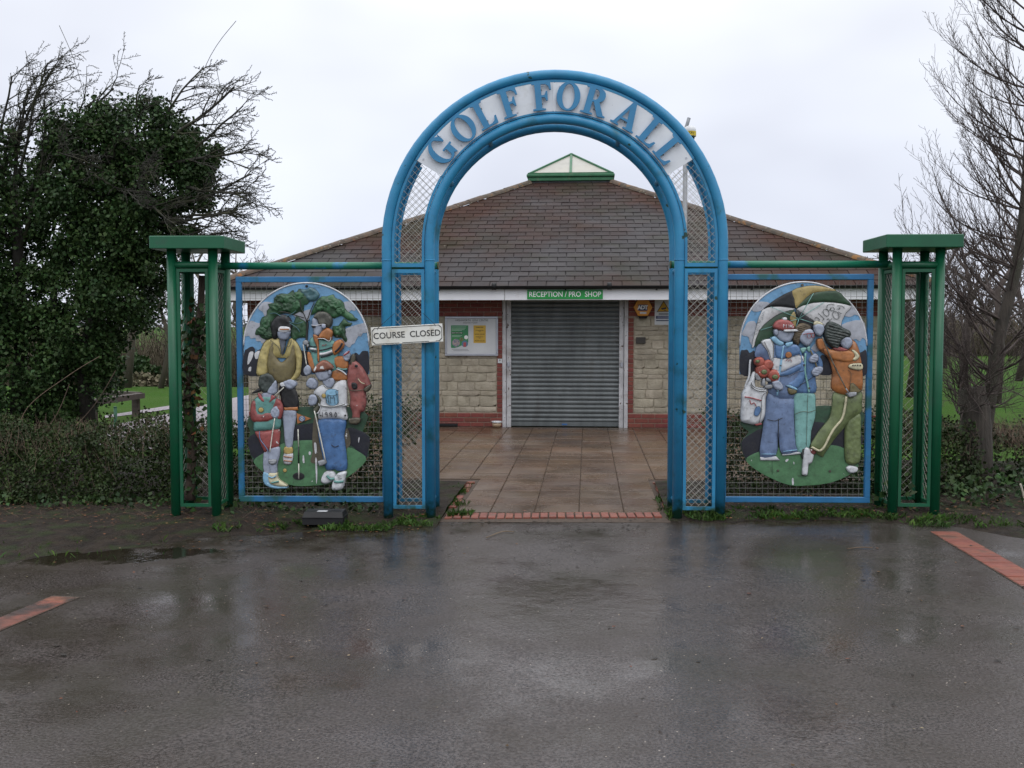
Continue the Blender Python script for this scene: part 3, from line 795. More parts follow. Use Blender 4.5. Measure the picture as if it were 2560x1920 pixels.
def letters(parent, s, cx, cz, y, size, mat, bold=0.0, xs=1.0, spacing=1.0, rot=0.0, depth=0.001, shift=(0, 0)):
    me = text_mesh(s, size, depth, bold, xs, spacing); bm = bmesh.new(); bm.from_mesh(me); bm.verts.ensure_lookup_table(); seen_ = set()
    for v0 in bm.verts:
        if v0.index in seen_: continue
        comp, st = [], [v0]; seen_.add(v0.index)
        while st:
            v = st.pop(); comp.append(v)
            for e in v.link_edges:
                w = e.other_vert(v)
                if w.index not in seen_: seen_.add(w.index); st.append(w)
        ix = {v.index: i for i, v in enumerate(comp)}; m = MB()
        m.add([v.co for v in comp], [[ix[v.index] for v in f.verts] for f in bm.faces if f.verts[0].index in ix])
        m.build('letter', mat, parent, (cx, y, cz), (0, rot, 0))
    bm.free(); bpy.data.meshes.remove(me)
# green sign on the fascia
FY = EY + 0.010
x0, x1, z0, z1 = rect_px(1318, 725, 1507, 747.5, FY - 0.01)
s = empty('reception_sign', ((x0 + x1) / 2, FY, (z0 + z1) / 2), 0, 'green sign reading RECEPTION / PRO SHOP on the white fascia', 'sign')
hw, hh = (x1 - x0) / 2, (z1 - z0) / 2
panel(s, 'sign_face', -hw, hw, -hh, hh, -0.012, 0.0, MT['green_sign'])
letters(s, 'RECEPTION / PRO  SHOP', 0, 0, -0.014, 0.118, MT['white_ink'], 0.0012, xs=0.885)
# notice board
NY = WY - 0.05
x0, x1, z0, z1 = rect_px(1112, 791, 1245, 890, NY)
nb = empty('notice_board', ((x0 + x1) / 2, NY, z0), 0, 'white notice board with green and yellow posters beside the shutter', 'notice board')
W2, HH = (x1 - x0) / 2, z1 - z0
panel(nb, 'back_board', -W2 + .01, W2 - .01, .01, HH - .01, 0.02, 0.045, MT['board'])
for q in ((-W2, W2, 0, .036), (-W2, W2, HH - .036, HH)): panel(nb, 'frame', q[0], q[1], q[2], q[3], 0.0, .046, MT['alu'], .006)
for q in ((-W2, -W2 + .034), (W2 - .034, W2)): panel(nb, 'frame', q[0], q[1], .0365, HH - .0365, 0.001, .046, MT['alu'], .006)
def nbx(zx): return -W2 + 2 * W2 * (zx - 260) / 1580
def nbz(zy): return HH * (1 - (zy - 250) / 1170)
gm = M('green_poster', C('#3f8a4c'), C('#2f7a5a'), scale=9, rough=.5); ym = M('yellow_poster', C('#c9a53c'), C('#c09a38'), scale=8, rough=.5)
pp = [(440, 515), (955, 515), (955, 1010), (900, 1080), (760, 1110), (640, 1160), (540, 1185), (440, 1180)]
m = MB(); m.prism([(nbx(a), nbz(b)) for a, b in pp], .0165, .0195); po = m.build('poster', gm, nb)
panel(po, 'dark_bar', nbx(450), nbx(795), nbz(770), nbz(710), .0145, .0163, M('poster_bar', C('#2a5a34'), rough=.5))
grey = M('poster_small_print', C('#a8c4b0'), rough=.6); dk = M('poster_dark_print', C('#6a5a2a'), rough=.6)
for i, (zy, w_) in enumerate(((560, 430), (600, 410), (640, 380), (670, 300), (815, 300), (850, 260))):
    panel(po, 'print_line', nbx(465), nbx(465 + w_), nbz(zy + 8), nbz(zy - 8), .0148, .0163, grey)
words(po, 'GREAT NEW OFFER', nbx(620), nbz(740), .0135, 0.022, MT['white_ink'], xs=0.9)
disc(po, 'roundel', nbx(890), nbz(868), .033, .0163, MT['white_ink'])
disc(po, 'roundel', nbx(850), nbz(1060), .055, .0163, M('poster_blue', C('#5a7f9a'), rough=.5)); panel(po, 'figure_print', nbx(810), nbx(890), nbz(1150), nbz(1020), .0128, .0142, M('poster_red', C('#b8555a'), rough=.5))
disc(po, 'roundel', nbx(590), nbz(1030), .066, .0163, M('poster_photo', C('#b9a294'), C('#5a6a8a'), scale=40, rough=.5)); disc(po, 'roundel', nbx(750), nbz(930), .034, .0161, M('poster_photo_dark', C('#5a4a38'), C('#7a8a5a'), scale=40, rough=.5))
po2 = panel(nb, 'poster', nbx(1110), nbx(1475), nbz(1035), nbz(515), .0165, .0195, ym)
for s_, zy, sz in (('GREEN FEES', 575, .026), ('18 HOLES MID WEEK', 665, .016), ('12.00', 700, .016), ('NOW £10.00', 780, .032), ('WEEKEND SPECIALS', 855, .016), ('15.00', 890, .016), ('NOW £12.50', 970, .032)):
    words(po2, s_, nbx(1290), nbz(zy), .0155, sz, dk, bold=.0006, xs=.9)
words(nb, 'HIGHWORTH  GOLF CENTRE', nbx(1060), nbz(368), .0185, .046, MT['black_ink'], xs=.9); words(nb, 'WINTER TARIFF', nbx(1015), nbz(445), .0185, .030, MT['black_ink'], spacing=1.15)
for zy, a, b in ((1225, 460, 940), (1265, 510, 970)): panel(nb, 'print_line', nbx(a), nbx(b), nbz(zy + 7), nbz(zy - 7), .018, .0195, M('grey_print', C('#8a8c92'), rough=.6))
# alarm box
AY = WY - 0.12
x0, x1, z0, z1 = rect_px(1586, 749, 1629, 788, AY)
al = empty('alarm_box', ((x0 + x1) / 2, AY, (z0 + z1) / 2), 0, 'yellow hexagonal alarm box on the brick band right of the shutter', 'alarm box')
hw, hh = (x1 - x0) / 2, (z1 - z0) / 2
ym2 = M('yellow_alarm_case', C('#d08a1c'), C('#c47f18'), scale=8, rough=.4)
me = shape_mesh([[(-hw, 0), (-hw * .52, -hh), (hw * .52, -hh), (hw, 0), (hw * .52, hh), (-hw * .52, hh)]], 0.04, 'case', 0.012)
link('case', me, ym2, al, (0, .045, 0))
panel(al, 'logo_plate', -hw * .55, hw * .5, -hh * .42, hh * .36, -.0105, -.0075, M('navy_logo', C('#1c2c5c'), rough=.4))
words(al, 'ADT', -.005, -.004, -.012, .088, MT['white_ink'], bold=.0035, spacing=.86)
m = MB(); m.add([(-hw * .6, .0, -hh - .003), (hw * .6, 0, -hh - .003), (hw * .6, .1, -hh - .003), (-hw * .6, .1, -hh - .003), (-hw * .42, .01, -hh - .055), (hw * .42, .01, -hh - .055), (hw * .42, .1, -hh - .055), (-hw * .42, .1, -hh - .055)],
     [(0, 1, 2, 3), (7, 6, 5, 4), (0, 4, 5, 1), (1, 5, 6, 2), (2, 6, 7, 3), (3, 7, 4, 0)]); m.build('strobe', MT['black_plastic'], al)
panel(al, 'small_label', -.05, .055, -hh * .82, -hh * .58, -.0095, -.0075, MT['board'])
# camera warning sign
SY = WY - 0.014
x0, x1, z0, z1 = rect_px(1637, 750, 1681, 812, SY)
cs_ = empty('camera_warning_sign', ((x0 + x1) / 2, SY, z0), 0, 'white warning sign with yellow camera triangle beside the alarm box', 'sign')
hw, hz = (x1 - x0) / 2, z1 - z0
panel(cs_, 'sign_face', -hw, hw, 0, hz, -.004, 0, MT['board'])
T = [(0, hz - .01), (hw * .78, hz * .52), (-hw * .78, hz * .52)]
m = MB(); m.prism(T, -.0062, -.0042); m.build('triangle_border', MT['black_ink'], cs_)
m = MB(); m.prism([(a * .86, hz * .52 + (b - hz * .52) * .84 + .008) for a, b in T], -.0085, -.0064); m.build('triangle', M('warning_yellow', C('#c99a12'), rough=.5), cs_)
m = MB(); m.prism([(-.045, hz * .665), (.035, hz * .71), (.045, hz * .64), (-.03, hz * .61)], -.0105, -.0087); m.prism([(-.01, hz * .60), (.012, hz * .60), (.06, hz * .555), (.03, hz * .555)], -.0105, -.0087); m.build('camera_symbol', MT['black_ink'], cs_)
nv = M('navy_print', C('#283058'), rough=.5)
for a, b in ((.24, .36), (.15, .19)): panel(cs_, 'print_block', -hw * .85, hw * .85, hz * a, hz * b, -.0062, -.0042, nv)
for z_ in (.455, .41): panel(cs_, 'print_line', -hw * .55, hw * .55, hz * (z_ - .014), hz * (z_ + .014), -.0062, -.0042, M('grey_print2', C('#6a6c74'), rough=.5))
for z_ in (.335, .30, .27): panel(cs_, 'print_line', -hw * .7, hw * .75, hz * (z_ - .008), hz * (z_ + .008), -.0082, -.0064, M('pale_print', C('#9aa0b8'), rough=.5))
# small plates on the wall
x0, x1, z0, z1 = rect_px(1590, 843, 1614, 859, WY - .05)
m = MB(); m.cbox(x0, x1, WY - .056, WY - .018, z0, z1, .003); tag(m.build('wall_plate', M('dark_plate', C('#3c3834'), rough=.6)), 'small dark rectangular plate on the pale stone wall', 'plate')
x0, x1, z0, z1 = rect_px(1244.4, 897, 1255, 908, WY - .03)
ks = empty('key_sign', ((x0 + x1) / 2, WY - .02, (z0 + z1) / 2), 0, 'tiny white key switch plate on the brick jamb left of shutter', 'switch plate')
hw = (x1 - x0) / 2
panel(ks, 'plate', -hw, hw, -hw, hw, -.012, 0.004, MT['board'])
m = MB(); m.box(-.005, .005, -.02, .022, -.014, -.0122); m.build('key_symbol', MT['black_ink'], ks); disc(ks, 'key_symbol', 0, .014, .01, -.0142, MT['black_ink'], 10)
# bowl and pipe at the foot of the wall
b0 = at(1242, 1070, WY - .22)
bw = empty('plastic_tub', (b0.x, WY - .22, 0.014), 0, 'cream plastic tub with white rim on the paving by the shutter', 'tub')
m = MB(); m.lathe([(0, .004), (.062, .004), (.066, .0), (.078, .085), (.072, .085), (.062, .012), (0, .012)], 0, 0); m.build('bowl', M('cream_tub', C('#b8a084'), C('#ab9478'), rough=.5), bw)
m = MB(); m.lathe([(.0775, .084), (.086, .084), (.088, .095), (.086, .108), (.076, .108), (.074, .09)], 0, 0); m.build('rim', MT['board'], bw)
m = MB(); m.cbox(-2.62, -2.165, WY - .14, WY - .07, .016, .066, .008); tag(m.build('black_trunking', MT['black_plastic']), 'black plastic trunking lying along the foot of the wall', 'pipe')

# camera pole behind the arch
cp = at(1712.5, 480, 15.6)
pole = empty('camera_pole', (cp.x, 15.6, 0), 0, 'grey galvanised camera pole with white dome standing behind the blue arch', 'camera pole')
galv = M('galvanised_steel', C('#8d9094'), C('#777a80'), scale=9, rough=.45, metal=.4)
ztop = at(1712, 300, 15.6).z
m = MB(); m.tube([(0, 0, 0), (0, 0, ztop - .28)], .034, 14); m.tube([(0, 0, 0), (0, 0, .25)], .06, 14); m.build('pole', galv, pole)
cx = at(1724, 330, 15.6).x - cp.x
m = MB(); m.tube([(0, 0, ztop - .30), (0.01, 0, ztop - .1), (cx - .035, 0, ztop - .06), (cx - .01, 0, ztop + .03)], .026, 10); m.build('bracket', galv, pole)
zc = at(1724, 333, 15.6).z
m = MB(); m.lathe([(0, zc + .10), (.05, zc + .10), (.085, zc + .075), (.095, zc + .04), (.095, zc - .05), (0, zc - .05)], cx, 0, 22); dm = m.build('camera_housing', MT['board'], pole)
m = MB(); m.lathe([(.0965, zc + .02), (.0965, zc - .045)], cx, 0, 22); m.build('yellow_label', M('yellow_label', C('#cdb52a'), C('#b8a024'), scale=30, rough=.5), dm)
m = MB(); m.lathe([(.08, zc - .051), (.07, zc - .09), (.03, zc - .115), (0, zc - .12)], cx, 0, 18); m.build('dome', M('smoked_dome', (.03, .025, .04), rough=.1), dm)
words(dm, 'CCTV', cx, zc - .012, -.0985, .045, MT['black_ink'])
# ================================================================== gate
BLUE = dict(scale=5, rough=0.3, r2=0.5, bump=0.15, bscale=90)
MT['blue'] = M('blue_gate_paint', (0.026, 0.232, 0.425), (0.023, 0.190, 0.37), stain=((0.012, 0.07, 0.045), 3.2, 0.58, 0.74, 0.75), chips=((0.01, 0.045, 0.03), 9, 0.695), foot=((0.012, 0.055, 0.035), -0.12, -0.26), **BLUE)
MT['blue_frame'] = M('blue_frame_paint', (0.018, 0.148, 0.32), (0.015, 0.118, 0.265), stain=((0.012, 0.085, 0.06), 2.6, 0.52, 0.62, 0.85), **BLUE)
MT['green'] = M('green_gate_paint', (0.0045, 0.098, 0.043), (0.004, 0.080, 0.036), scale=4, rough=0.32, r2=0.5, bump=0.15, bscale=90, stain=((0.03, 0.06, 0.045), 5, 0.58, 0.75, 0.5))
MT['green_rail'] = M('green_rail_paint', (0.008, 0.16, 0.085), (0.007, 0.13, 0.075), scale=4, rough=0.42, stain=((0.02, 0.17, 0.36), 3.3, 0.56, 0.64, 0.8))
MT['wire'] = M('galvanised_wire', C('#a7a49c'), C('#8d8a82'), scale=30, rough=0.5, metal=0.2)
MT['dark_wire'] = M('weathered_wire', C('#85837d'), C('#6f6d67'), scale=30, rough=0.55, metal=0.2)
MT['panel_white'] = M('white_sign_panel', C('#dadde2'), C('#cfd3da'), scale=4, rough=0.35, stain=(C('#a9aaa6'), 7, 0.55, 0.75, 0.5), chips=(C('#8f8f88'), 60, 0.75))
MT['letter_blue'] = M('blue_letter_paint', (0.035, 0.21, 0.41), (0.03, 0.18, 0.36), scale=8, rough=0.5)
OFF = {}
def gthing(name, x0, y0, label, cat, group=None):
    w = g2w(x0, y0); z = gz(w.x, w.y)
    e = empty(name, (w.x, w.y, z), GA, label, cat, group); OFF[e.name] = (x0, y0, z); return e
def gb(m, name, mat, root, parent=None):
    x0, y0, z0 = OFF[root.name]
    m.v = [(x - x0, y - y0, z - z0) for x, y, z in m.v]
    return m.build(name, mat, parent or root)
def gmesh(me, name, mat, root, loc, rot=None, parent=None):
    x0, y0, z0 = OFF[root.name]
    return link(name, me, mat, parent or root, (loc[0] - x0, loc[1] - y0, loc[2] - z0), rot)
def gfloor(x, y=0.0):
    w = g2w(x, y); return gz(w.x, w.y) - 0.04
def wires(fn_in, u0, u1, v0, v1, pitch, diag, to3, r=0.002, phase=0.0):
    """wire mesh over a region of the (u, v) plane"""
    m = MB()
    def seg(a, b):
        a, b = Vector(to3(*a)), Vector(to3(*b)); d = b - a
        if d.length < 0.006: return
        d.normalize(); o = d.orthogonal().normalized(); q = d.cross(o)
        vs = [p + (o * math.cos(t) + q * math.sin(t)) * r for p in (a, b) for t in (0, 2.0944, 4.18879)]
        m.add(vs, [(0, 1, 4, 3), (1, 2, 5, 4), (2, 0, 3, 5)])
    def run(p, d, L):
        st = 0.01; n = int(L / st); a = None
        for i in range(n + 1):
            q = (p[0] + d[0] * i * st, p[1] + d[1] * i * st)
            ok = u0 <= q[0] <= u1 and v0 <= q[1] <= v1 and (fn_in is None or fn_in(*q))
            if ok and a is None: a = q
            if (not ok or i == n) and a is not None: seg(a, q if ok else last); a = None
            last = q
    if diag:
        k = pitch * math.sqrt(2); c = math.sqrt(0.5); span = (u1 - u0) + (v1 - v0)
        n = int(span / k) + 2
        for i in range(n):
            run((u0, v0 + phase + i * k - (u1 - u0)), (c, c), (u1 - u0) / c)
            run((u0, v0 + phase + i * k), (c, -c), (u1 - u0) / c)
    else:
        u = u0 + pitch * 0.5
        while u < u1: seg((u, v0), (u, v1)); u += pitch
        v = v0 + pitch * 0.5
        while v < v1: seg((u0, v), (u1, v)); v += pitch
    return m

# ---- blue arch
RO, RI, ZC, TR, DEP = 1.478, 1.098, 2.405, 0.044, 0.38
arch = gthing('blue_arch', 0, 0, 'tall blue tubular steel arch with a white lettered band over the paved entrance', 'arch')
def arc(R, y, n=40, a0=90, a1=-90):
    return [(R * math.sin(R_(a0 + (a1 - a0) * i / n)) * -1, y, ZC + R * math.cos(R_(a0 + (a1 - a0) * i / n))) for i in range(n + 1)]
for y in (0.0, DEP):
    for R, nm in ((RO, 'outer_tube'), (RI, 'inner_tube')):
        m = MB(); m.tube([(-R, y, gfloor(-R))] + [(-R, y, ZC - .12)] + arc(R, y) + [(R, y, ZC - .12)] + [(R, y, gfloor(R))], TR, 16); gb(m, nm, MT['blue'], arch)
# weld collars and ties between the front and rear tubes
for s in (-1, 1):
    for R in (RO, RI):
        m = MB(); m.tube([(s * R, -.0, ZC - .135), (s * R, 0, ZC - .125)], TR + .003, 16)
        m.tube([(s * R, 0.02, 2.19), (s * R, DEP - .02, 2.19)], .022, 10); m.tube([(s * R, .02, .12), (s * R, DEP - .02, .12)], .018, 8); gb(m, 'tie', MT['blue'], arch)
for a in (-58, -31.5, 31.5, 58):
    for R in (RO, RI):
        m = MB(); x, z = R * math.sin(R_(a)), ZC + R * math.cos(R_(a)); m.tube([(x, .02, z), (x, DEP - .02, z)], .025, 10); gb(m, 'tie', MT['blue'], arch)
ZT = gp(969, 670)[1]; ZB = gp(969, 1271)[1]
FI0, FI1 = RI + TR + .002, RO - TR - .002        # clear gap between the tubes
def strip_arc(m, Ra, Rb, a0, a1, y0, y1, n=14):
    vs = []
    for i in range(n + 1):
        a = R_(a0 + (a1 - a0) * i / n)
        for R in (Ra, Rb):
            for y in (y0, y1): vs.append((R * math.sin(a), y, ZC + R * math.cos(a)))
    fs = []
    for i in range(n):
        k = 4 * i
        fs += [(k, k + 2, k + 6, k + 4), (k + 1, k + 5, k + 7, k + 3), (k, k + 4, k + 5, k + 1), (k + 2, k + 3, k + 7, k + 6)]
    fs += [(0, 1, 3, 2), (4 * n, 4 * n + 2, 4 * n + 3, 4 * n + 1)]
    m.add(vs, fs)
BA = 58.4
for s in (-1, 1):
    for y in (0.0, DEP):
        ya, yb = y - .012, y + .012
        # lower frame of flat bar round the mesh
        m = MB()
        a, b = s * FI0, s * FI1; lo, hi = min(a, b), max(a, b); w = .028
        m.box(lo, lo + w, ya, yb, ZB, ZT - .012); m.box(hi - w, hi, ya, yb, ZB, ZT - .012); m.box(lo + w, hi - w, ya, yb, ZT - .044, ZT - .012); m.box(lo + w, hi - w, ya, yb, ZB, ZB + .03)
        fr = gb(m, 'mesh_frame', MT['blue'], arch)
        tag(gb(wires(None, lo + w, hi - w, ZB + .03, ZT - .044, .045, True, lambda u, v: (u, y, v), phase=.02 if y else 0), 'wire_mesh', MT['wire'], arch, fr), kind='stuff')
        # upper curved frame
        m = MB(); m.box(lo, hi, ya, yb, ZT + .008, ZT + .04)
        m.box(lo, lo + .022, ya, yb, ZT + .04, ZC - .001); m.box(hi - .022, hi, ya, yb, ZT + .04, ZC - .001)
        for Ra, Rb in ((FI0, FI0 + .022), (FI1 - .022, FI1)): strip_arc(m, Ra, Rb, s * 90, s * BA, ya, yb)
        fr = gb(m, 'mesh_frame', MT['blue'], arch)
        def ins(u, v):
            if v < ZC: return lo + .022 < u < hi - .022
            r = math.hypot(u, v - ZC); return FI0 + .022 < r < FI1 - .022 and abs(math.degrees(math.atan2(u, v - ZC))) > BA
        tag(gb(wires(ins, lo - .4, hi + .4, ZT + .04, ZC + 0.95, .045, True, lambda u, v: (u, y, v), phase=.015 if y else 0), 'wire_mesh', MT['wire'], arch, fr), kind='stuff')
    m = wires(None, .045, DEP - .045, ZB, ZT, .045, True, lambda u, v: (s * RI, u, v), r=.0014)
    tag(gb(m, 'wire_mesh', MT['wire'], arch), kind='stuff')
# lettered band, in two halves with a cover strip, flat bar along both edges
for a0, a1 in ((-BA, -.25), (.25, BA)):
    m = MB(); strip_arc(m, FI0 + .016, FI1 - .022, a0, a1, -.018, -.008, 24); bd = gb(m, 'sign_band', MT['panel_white'], arch)
    m = MB()
    for k in range(5):
        a = R_(a0 + (a1 - a0) * (k + .12) / 4.24)
        for R in ((FI0 + .05), ) if k % 2 else ((FI1 - .06),):
            x, z = R * math.sin(a), ZC + R * math.cos(a); m.tube([(x, -.024, z), (x, -.017, z)], .008, 8)
    gb(m, 'screw', MT['alu'], arch, bd)
m = MB(); m.box(-.017, .017, -.023, -.0185, ZC + FI0 + .02, ZC + FI1 - .026); gb(m, 'cover_strip', MT['panel_white'], arch)
m = MB(); strip_arc(m, FI0, FI0 + .0155, -BA, BA, -.02, .012, 40); strip_arc(m, FI1 - .0215, FI1, -BA, BA, -.02, .012, 40); gb(m, 'edge_bar', MT['blue'], arch)
def ell(cx, cz, a, b, t0, t1, n=26): return [(cx + a * math.cos(R_(t0 + (t1 - t0) * i / n)), cz + b * math.sin(R_(t0 + (t1 - t0) * i / n))) for i in range(n + 1)]
GL_ = {
 'L': [[(0, 0), (.66, 0), (.70, .28), (.63, .28), (.56, .12), (.44, .07), (.33, .07), (.33, .93), (.45, .95), (.45, 1), (0, 1), (0, .95), (.11, .93), (.11, .07), (0, .05)]],
 'F': [[(0, 0), (.46, 0), (.46, .05), (.33, .07), (.33, .46), (.44, .46), (.5, .34), (.55, .34), (.55, .68), (.5, .68), (.44, .54), (.33, .54), (.33, .93), (.5, .93), (.6, .85), (.63, .72), (.69, .72), (.68, 1), (0, 1), (0, .95), (.11, .93), (.11, .07), (0, .05)]],
 'O': [ell(.42, .5, .42, .52, 0, 350), ell(.42, .5, .215, .45, 0, 350)],
 'A': [[(-.02, 0), (.3, 0), (.3, .05), (.21, .07), (.26, .26), (.54, .26), (.59, .07), (.48, .05), (.48, 0), (.9, 0), (.9, .05), (.83, .07), (.53, 1.02), (.40, 1.02), (.08, .07), (-.02, .05)], [(.285, .34), (.51, .34), (.40, .70)]],
 'R': [[(0, 0), (.44, 0), (.44, .05), (.33, .07), (.33, .47), (.38, .47), (.62, .0), (.9, 0), (.9, .05), (.82, .07), (.58, .50), (.68, .57), (.73, .66), (.74, .76), (.71, .87), (.63, .95), (.5, .995), (.4, 1), (0, 1), (0, .95), (.11, .93), (.11, .07), (0, .05)], [(.33, .54), (.42, .55), (.49, .61), (.515, .73), (.49, .86), (.42, .92), (.33, .93)]],
 'G': [ell(.43, .5, .43, .52, 38, 300) + [(.66, .10), (.76, .02), (.78, .02), (.78, .38), (.86, .41), (.86, .46), (.44, .46), (.44, .41), (.56, .38), (.56, .13)] + ell(.43, .5, .215, .45, 290, 62) + [(.68, .66), (.74, .66), (.75, .98), (.70, .95)]],
}
LT = [('G', -50.0), ('O', -38.1), ('L', -28.3), ('F', -17.6), ('F', -4.9), ('O', 5.4), ('R', 16.2), ('A', 29.8), ('L', 41.0), ('L', 50.6)]
LHT = 0.238; RM = (FI0 + FI1) / 2 - 0.002
for ch, a in LT:
    lp = GL_[ch]; wid = max(p[0] for p in lp[0]); me = shape_mesh([[((x - wid / 2) * LHT * 1.03, (z - .5) * LHT) for x, z in q] for q in lp], 0.011, 'letter')
    t = R_(a); gmesh(me, 'letter', MT['letter_blue'], arch, (RM * math.sin(t), -.046, ZC + RM * math.cos(t)), (0, t, 0))
    # stand-off pegs
m = MB()
for ch, a in LT:
    if ch in 'OG': continue
    for dr in (-.06, .06):
        t = R_(a); x, z = (RM + dr) * math.sin(t), ZC + (RM + dr) * math.cos(t); m.tube([(x, -.035, z), (x, -.018, z)], .006, 6)
gb(m, 'letter_pegs', MT['dark_wire'], arch)['kind'] = 'stuff'

# ---- green lattice pillars
def pillar(pxa, pxb, cap_t, cap_b, label):
    xa, xb = gp(pxa, 760)[0], gp(pxb, 760)[0]; cx = (xa + xb) / 2; h = 0.185
    e = gthing('green_pillar', cx, h, label, 'pillar', 'green gate pillars')
    zt = gp((pxa + pxb) / 2, cap_t, -.11)[1]; zb = gp((pxa + pxb) / 2, cap_b, -.11)[1]
    zr = gp(pxa, 662)[1]; zf0 = gp(pxa, 1266)[1]
    for sx in (-1, 1):
        for yy in (0, 2 * h):
            m = MB(); m.tube([(cx + sx * h, yy, gfloor(cx)), (cx + sx * h, yy, zb + .004)], .042, 14); gb(m, 'leg', MT['green'], e)
    m = MB(); m.cbox(cx - .33, cx + .33, h - .33, h + .33, zb, zt, .006); gb(m, 'cap', MT['green'], e)
    for a, b in (((-h, 0), (h, 0)), ((-h, 2 * h), (h, 2 * h)), ((-h, 0), (-h, 2 * h)), ((h, 0), (h, 2 * h))):
        m = MB(); m.tube([(cx + a[0], a[1], zr), (cx + b[0], b[1], zr)], .03, 12); gb(m, 'rail', MT['green'], e)
    g = .044; w = .026
    for face in ('front', 'rear', 'left', 'right'):
        m = MB()
        if face in ('front', 'rear'):
            y = 0 if face == 'front' else 2 * h; u0, u1 = cx - h + g, cx + h - g
            m.box(u0, u0 + w, y - .01, y + .01, zf0, zr - .035); m.box(u1 - w, u1, y - .01, y + .01, zf0, zr - .035); m.box(u0 + w, u1 - w, y - .01, y + .01, zr - .063, zr - .035); m.box(u0 + w, u1 - w, y - .01, y + .01, zf0, zf0 + .028)
            to = lambda u, v, y=y: (u, y, v); uu = (u0 + w, u1 - w)
        else:
            x = cx - h if face == 'left' else cx + h; u0, u1 = g, 2 * h - g
            m.box(x - .01, x + .01, u0, u0 + w, zf0, zr - .035); m.box(x - .01, x + .01, u1 - w, u1, zf0, zr - .035); m.box(x - .01, x + .01, u0 + w, u1 - w, zr - .063, zr - .035); m.box(x - .01, x + .01, u0 + w, u1 - w, zf0, zf0 + .028)
            to = lambda u, v, x=x: (x, u, v); uu = (u0 + w, u1 - w)
        f = gb(m, 'mesh_frame', MT['green'], e)
        if face != 'front':
            tag(gb(wires(None, uu[0], uu[1], zf0 + .028, zr - .063, .05, True, to, r=.0017), 'wire_mesh', MT['wire'], e, f), kind='stuff')
    return cx, zr
pl, zrl = pillar(431, 533.5, 590, 622, 'green lattice pillar with flat square cap, ivy growing inside, by the ivy tree')
pr_, zrr = pillar(2242, 2347, 586, 619, 'green lattice pillar with flat square cap beside the bare trunk')
for nm, xa, xb, lab in (('tube_rail', pl + .185, -RI + .055, 'green tube rail from the ivy tree pillar to the arch'), ('tube_rail', RI - .055, pr_ - .185, 'green tube rail from the arch to the pillar by the bare trunk')):
    e = gthing(nm, xa, .19, lab, 'rail', 'green tube rails')
    z = gp((600 if xa < 0 else 2000), 665 if xa < 0 else 661, .19)[1]
    m = MB(); m.tube([(xa, .19, z), (xb, .19, z)], .033, 14); gb(m, 'tube', MT['green_rail'], e)
    xi = xb if xa < 0 else xa
    m = MB(); m.tube([(xi - .006, .19, z), (xi + .006, .19, z)], .036, 14); gb(m, 'end_cap', M('mossy_end_cap', C('#5a5a34'), C('#3c4a34'), scale=20, rough=.8), e)

# ---- hanging sign
c0 = gp((926.5 + 1108.5) / 2, (819 + 853.8) / 2, -.075)
cs2 = gthing('closed_sign', c0[0], -.075, 'tilted white sign reading COURSE CLOSED wired to the arch post', 'sign')
OFF[cs2.name] = (c0[0], -.075, OFF[cs2.name][2])
rt = -R_(3.2)
ws, hs = .633 / 2, .159 / 2
zz = c0[1]
def sgn(me, name, mat, y, parent=None): return gmesh(me, name, mat, cs2, (c0[0], y, zz), (0, rt, 0), parent)
m = MB(); m.cbox(-ws, ws, -.003, .003, -hs, hs, .002)
MT['sign_white'] = M('weathered_white_sign', C('#dcdcd6'), C('#d0cfc6'), scale=6, rough=.45, stain=(C('#a89c84'), 9, .57, .72, .6))
board = sgn(m.mesh('board'), 'board', MT['sign_white'], -.075)
i, n_ = .012, .022
def notch(d): return [(-ws + d + n_, -hs + d), (ws - d - n_, -hs + d), (ws - d - n_ * .6, -hs + d + n_ * .55), (ws - d, -hs + d + n_), (ws - d, hs - d - n_), (ws - d - n_ * .6, hs - d - n_ * .55), (ws - d - n_, hs - d), (-ws + d + n_, hs - d), (-ws + d + n_ * .6, hs - d - n_ * .55), (-ws + d, hs - d - n_), (-ws + d, -hs + d + n_), (-ws + d + n_ * .6, -hs + d + n_ * .55)]
sgn(shape_mesh([notch(.008), notch(.0125)], .0008, 'border'), 'border', MT['black_ink'], -.0795)
m = MB(); m.box(-.07, -.045, -.0018, .0012, -hs + .006, -hs + .014); m.box(.19, .25, -.0018, .0012, -hs + .006, -hs + .014); sgn(m.mesh('paint_chip'), 'paint_chip', MT['sign_white'], -.08)
letters(board, 'COURSE  CLOSED', 0, 0, -.0047, .0765, MT['black_ink'], bold=.0006, xs=.965, depth=.0008)
for px, py, ex, ey in ((944, 821, 986, 783), (1088, 812, 1057, 783)):
    a, b = gp(px, py, -.078), gp(ex, ey, -.06)
    m = MB(); m.tube([(a[0], -.08, a[1] - .012), (a[0], -.08, a[1]), (b[0], -.048, b[1])], .002, 5); gb(m, 'hanging_wire', MT['black_plastic'], cs2)

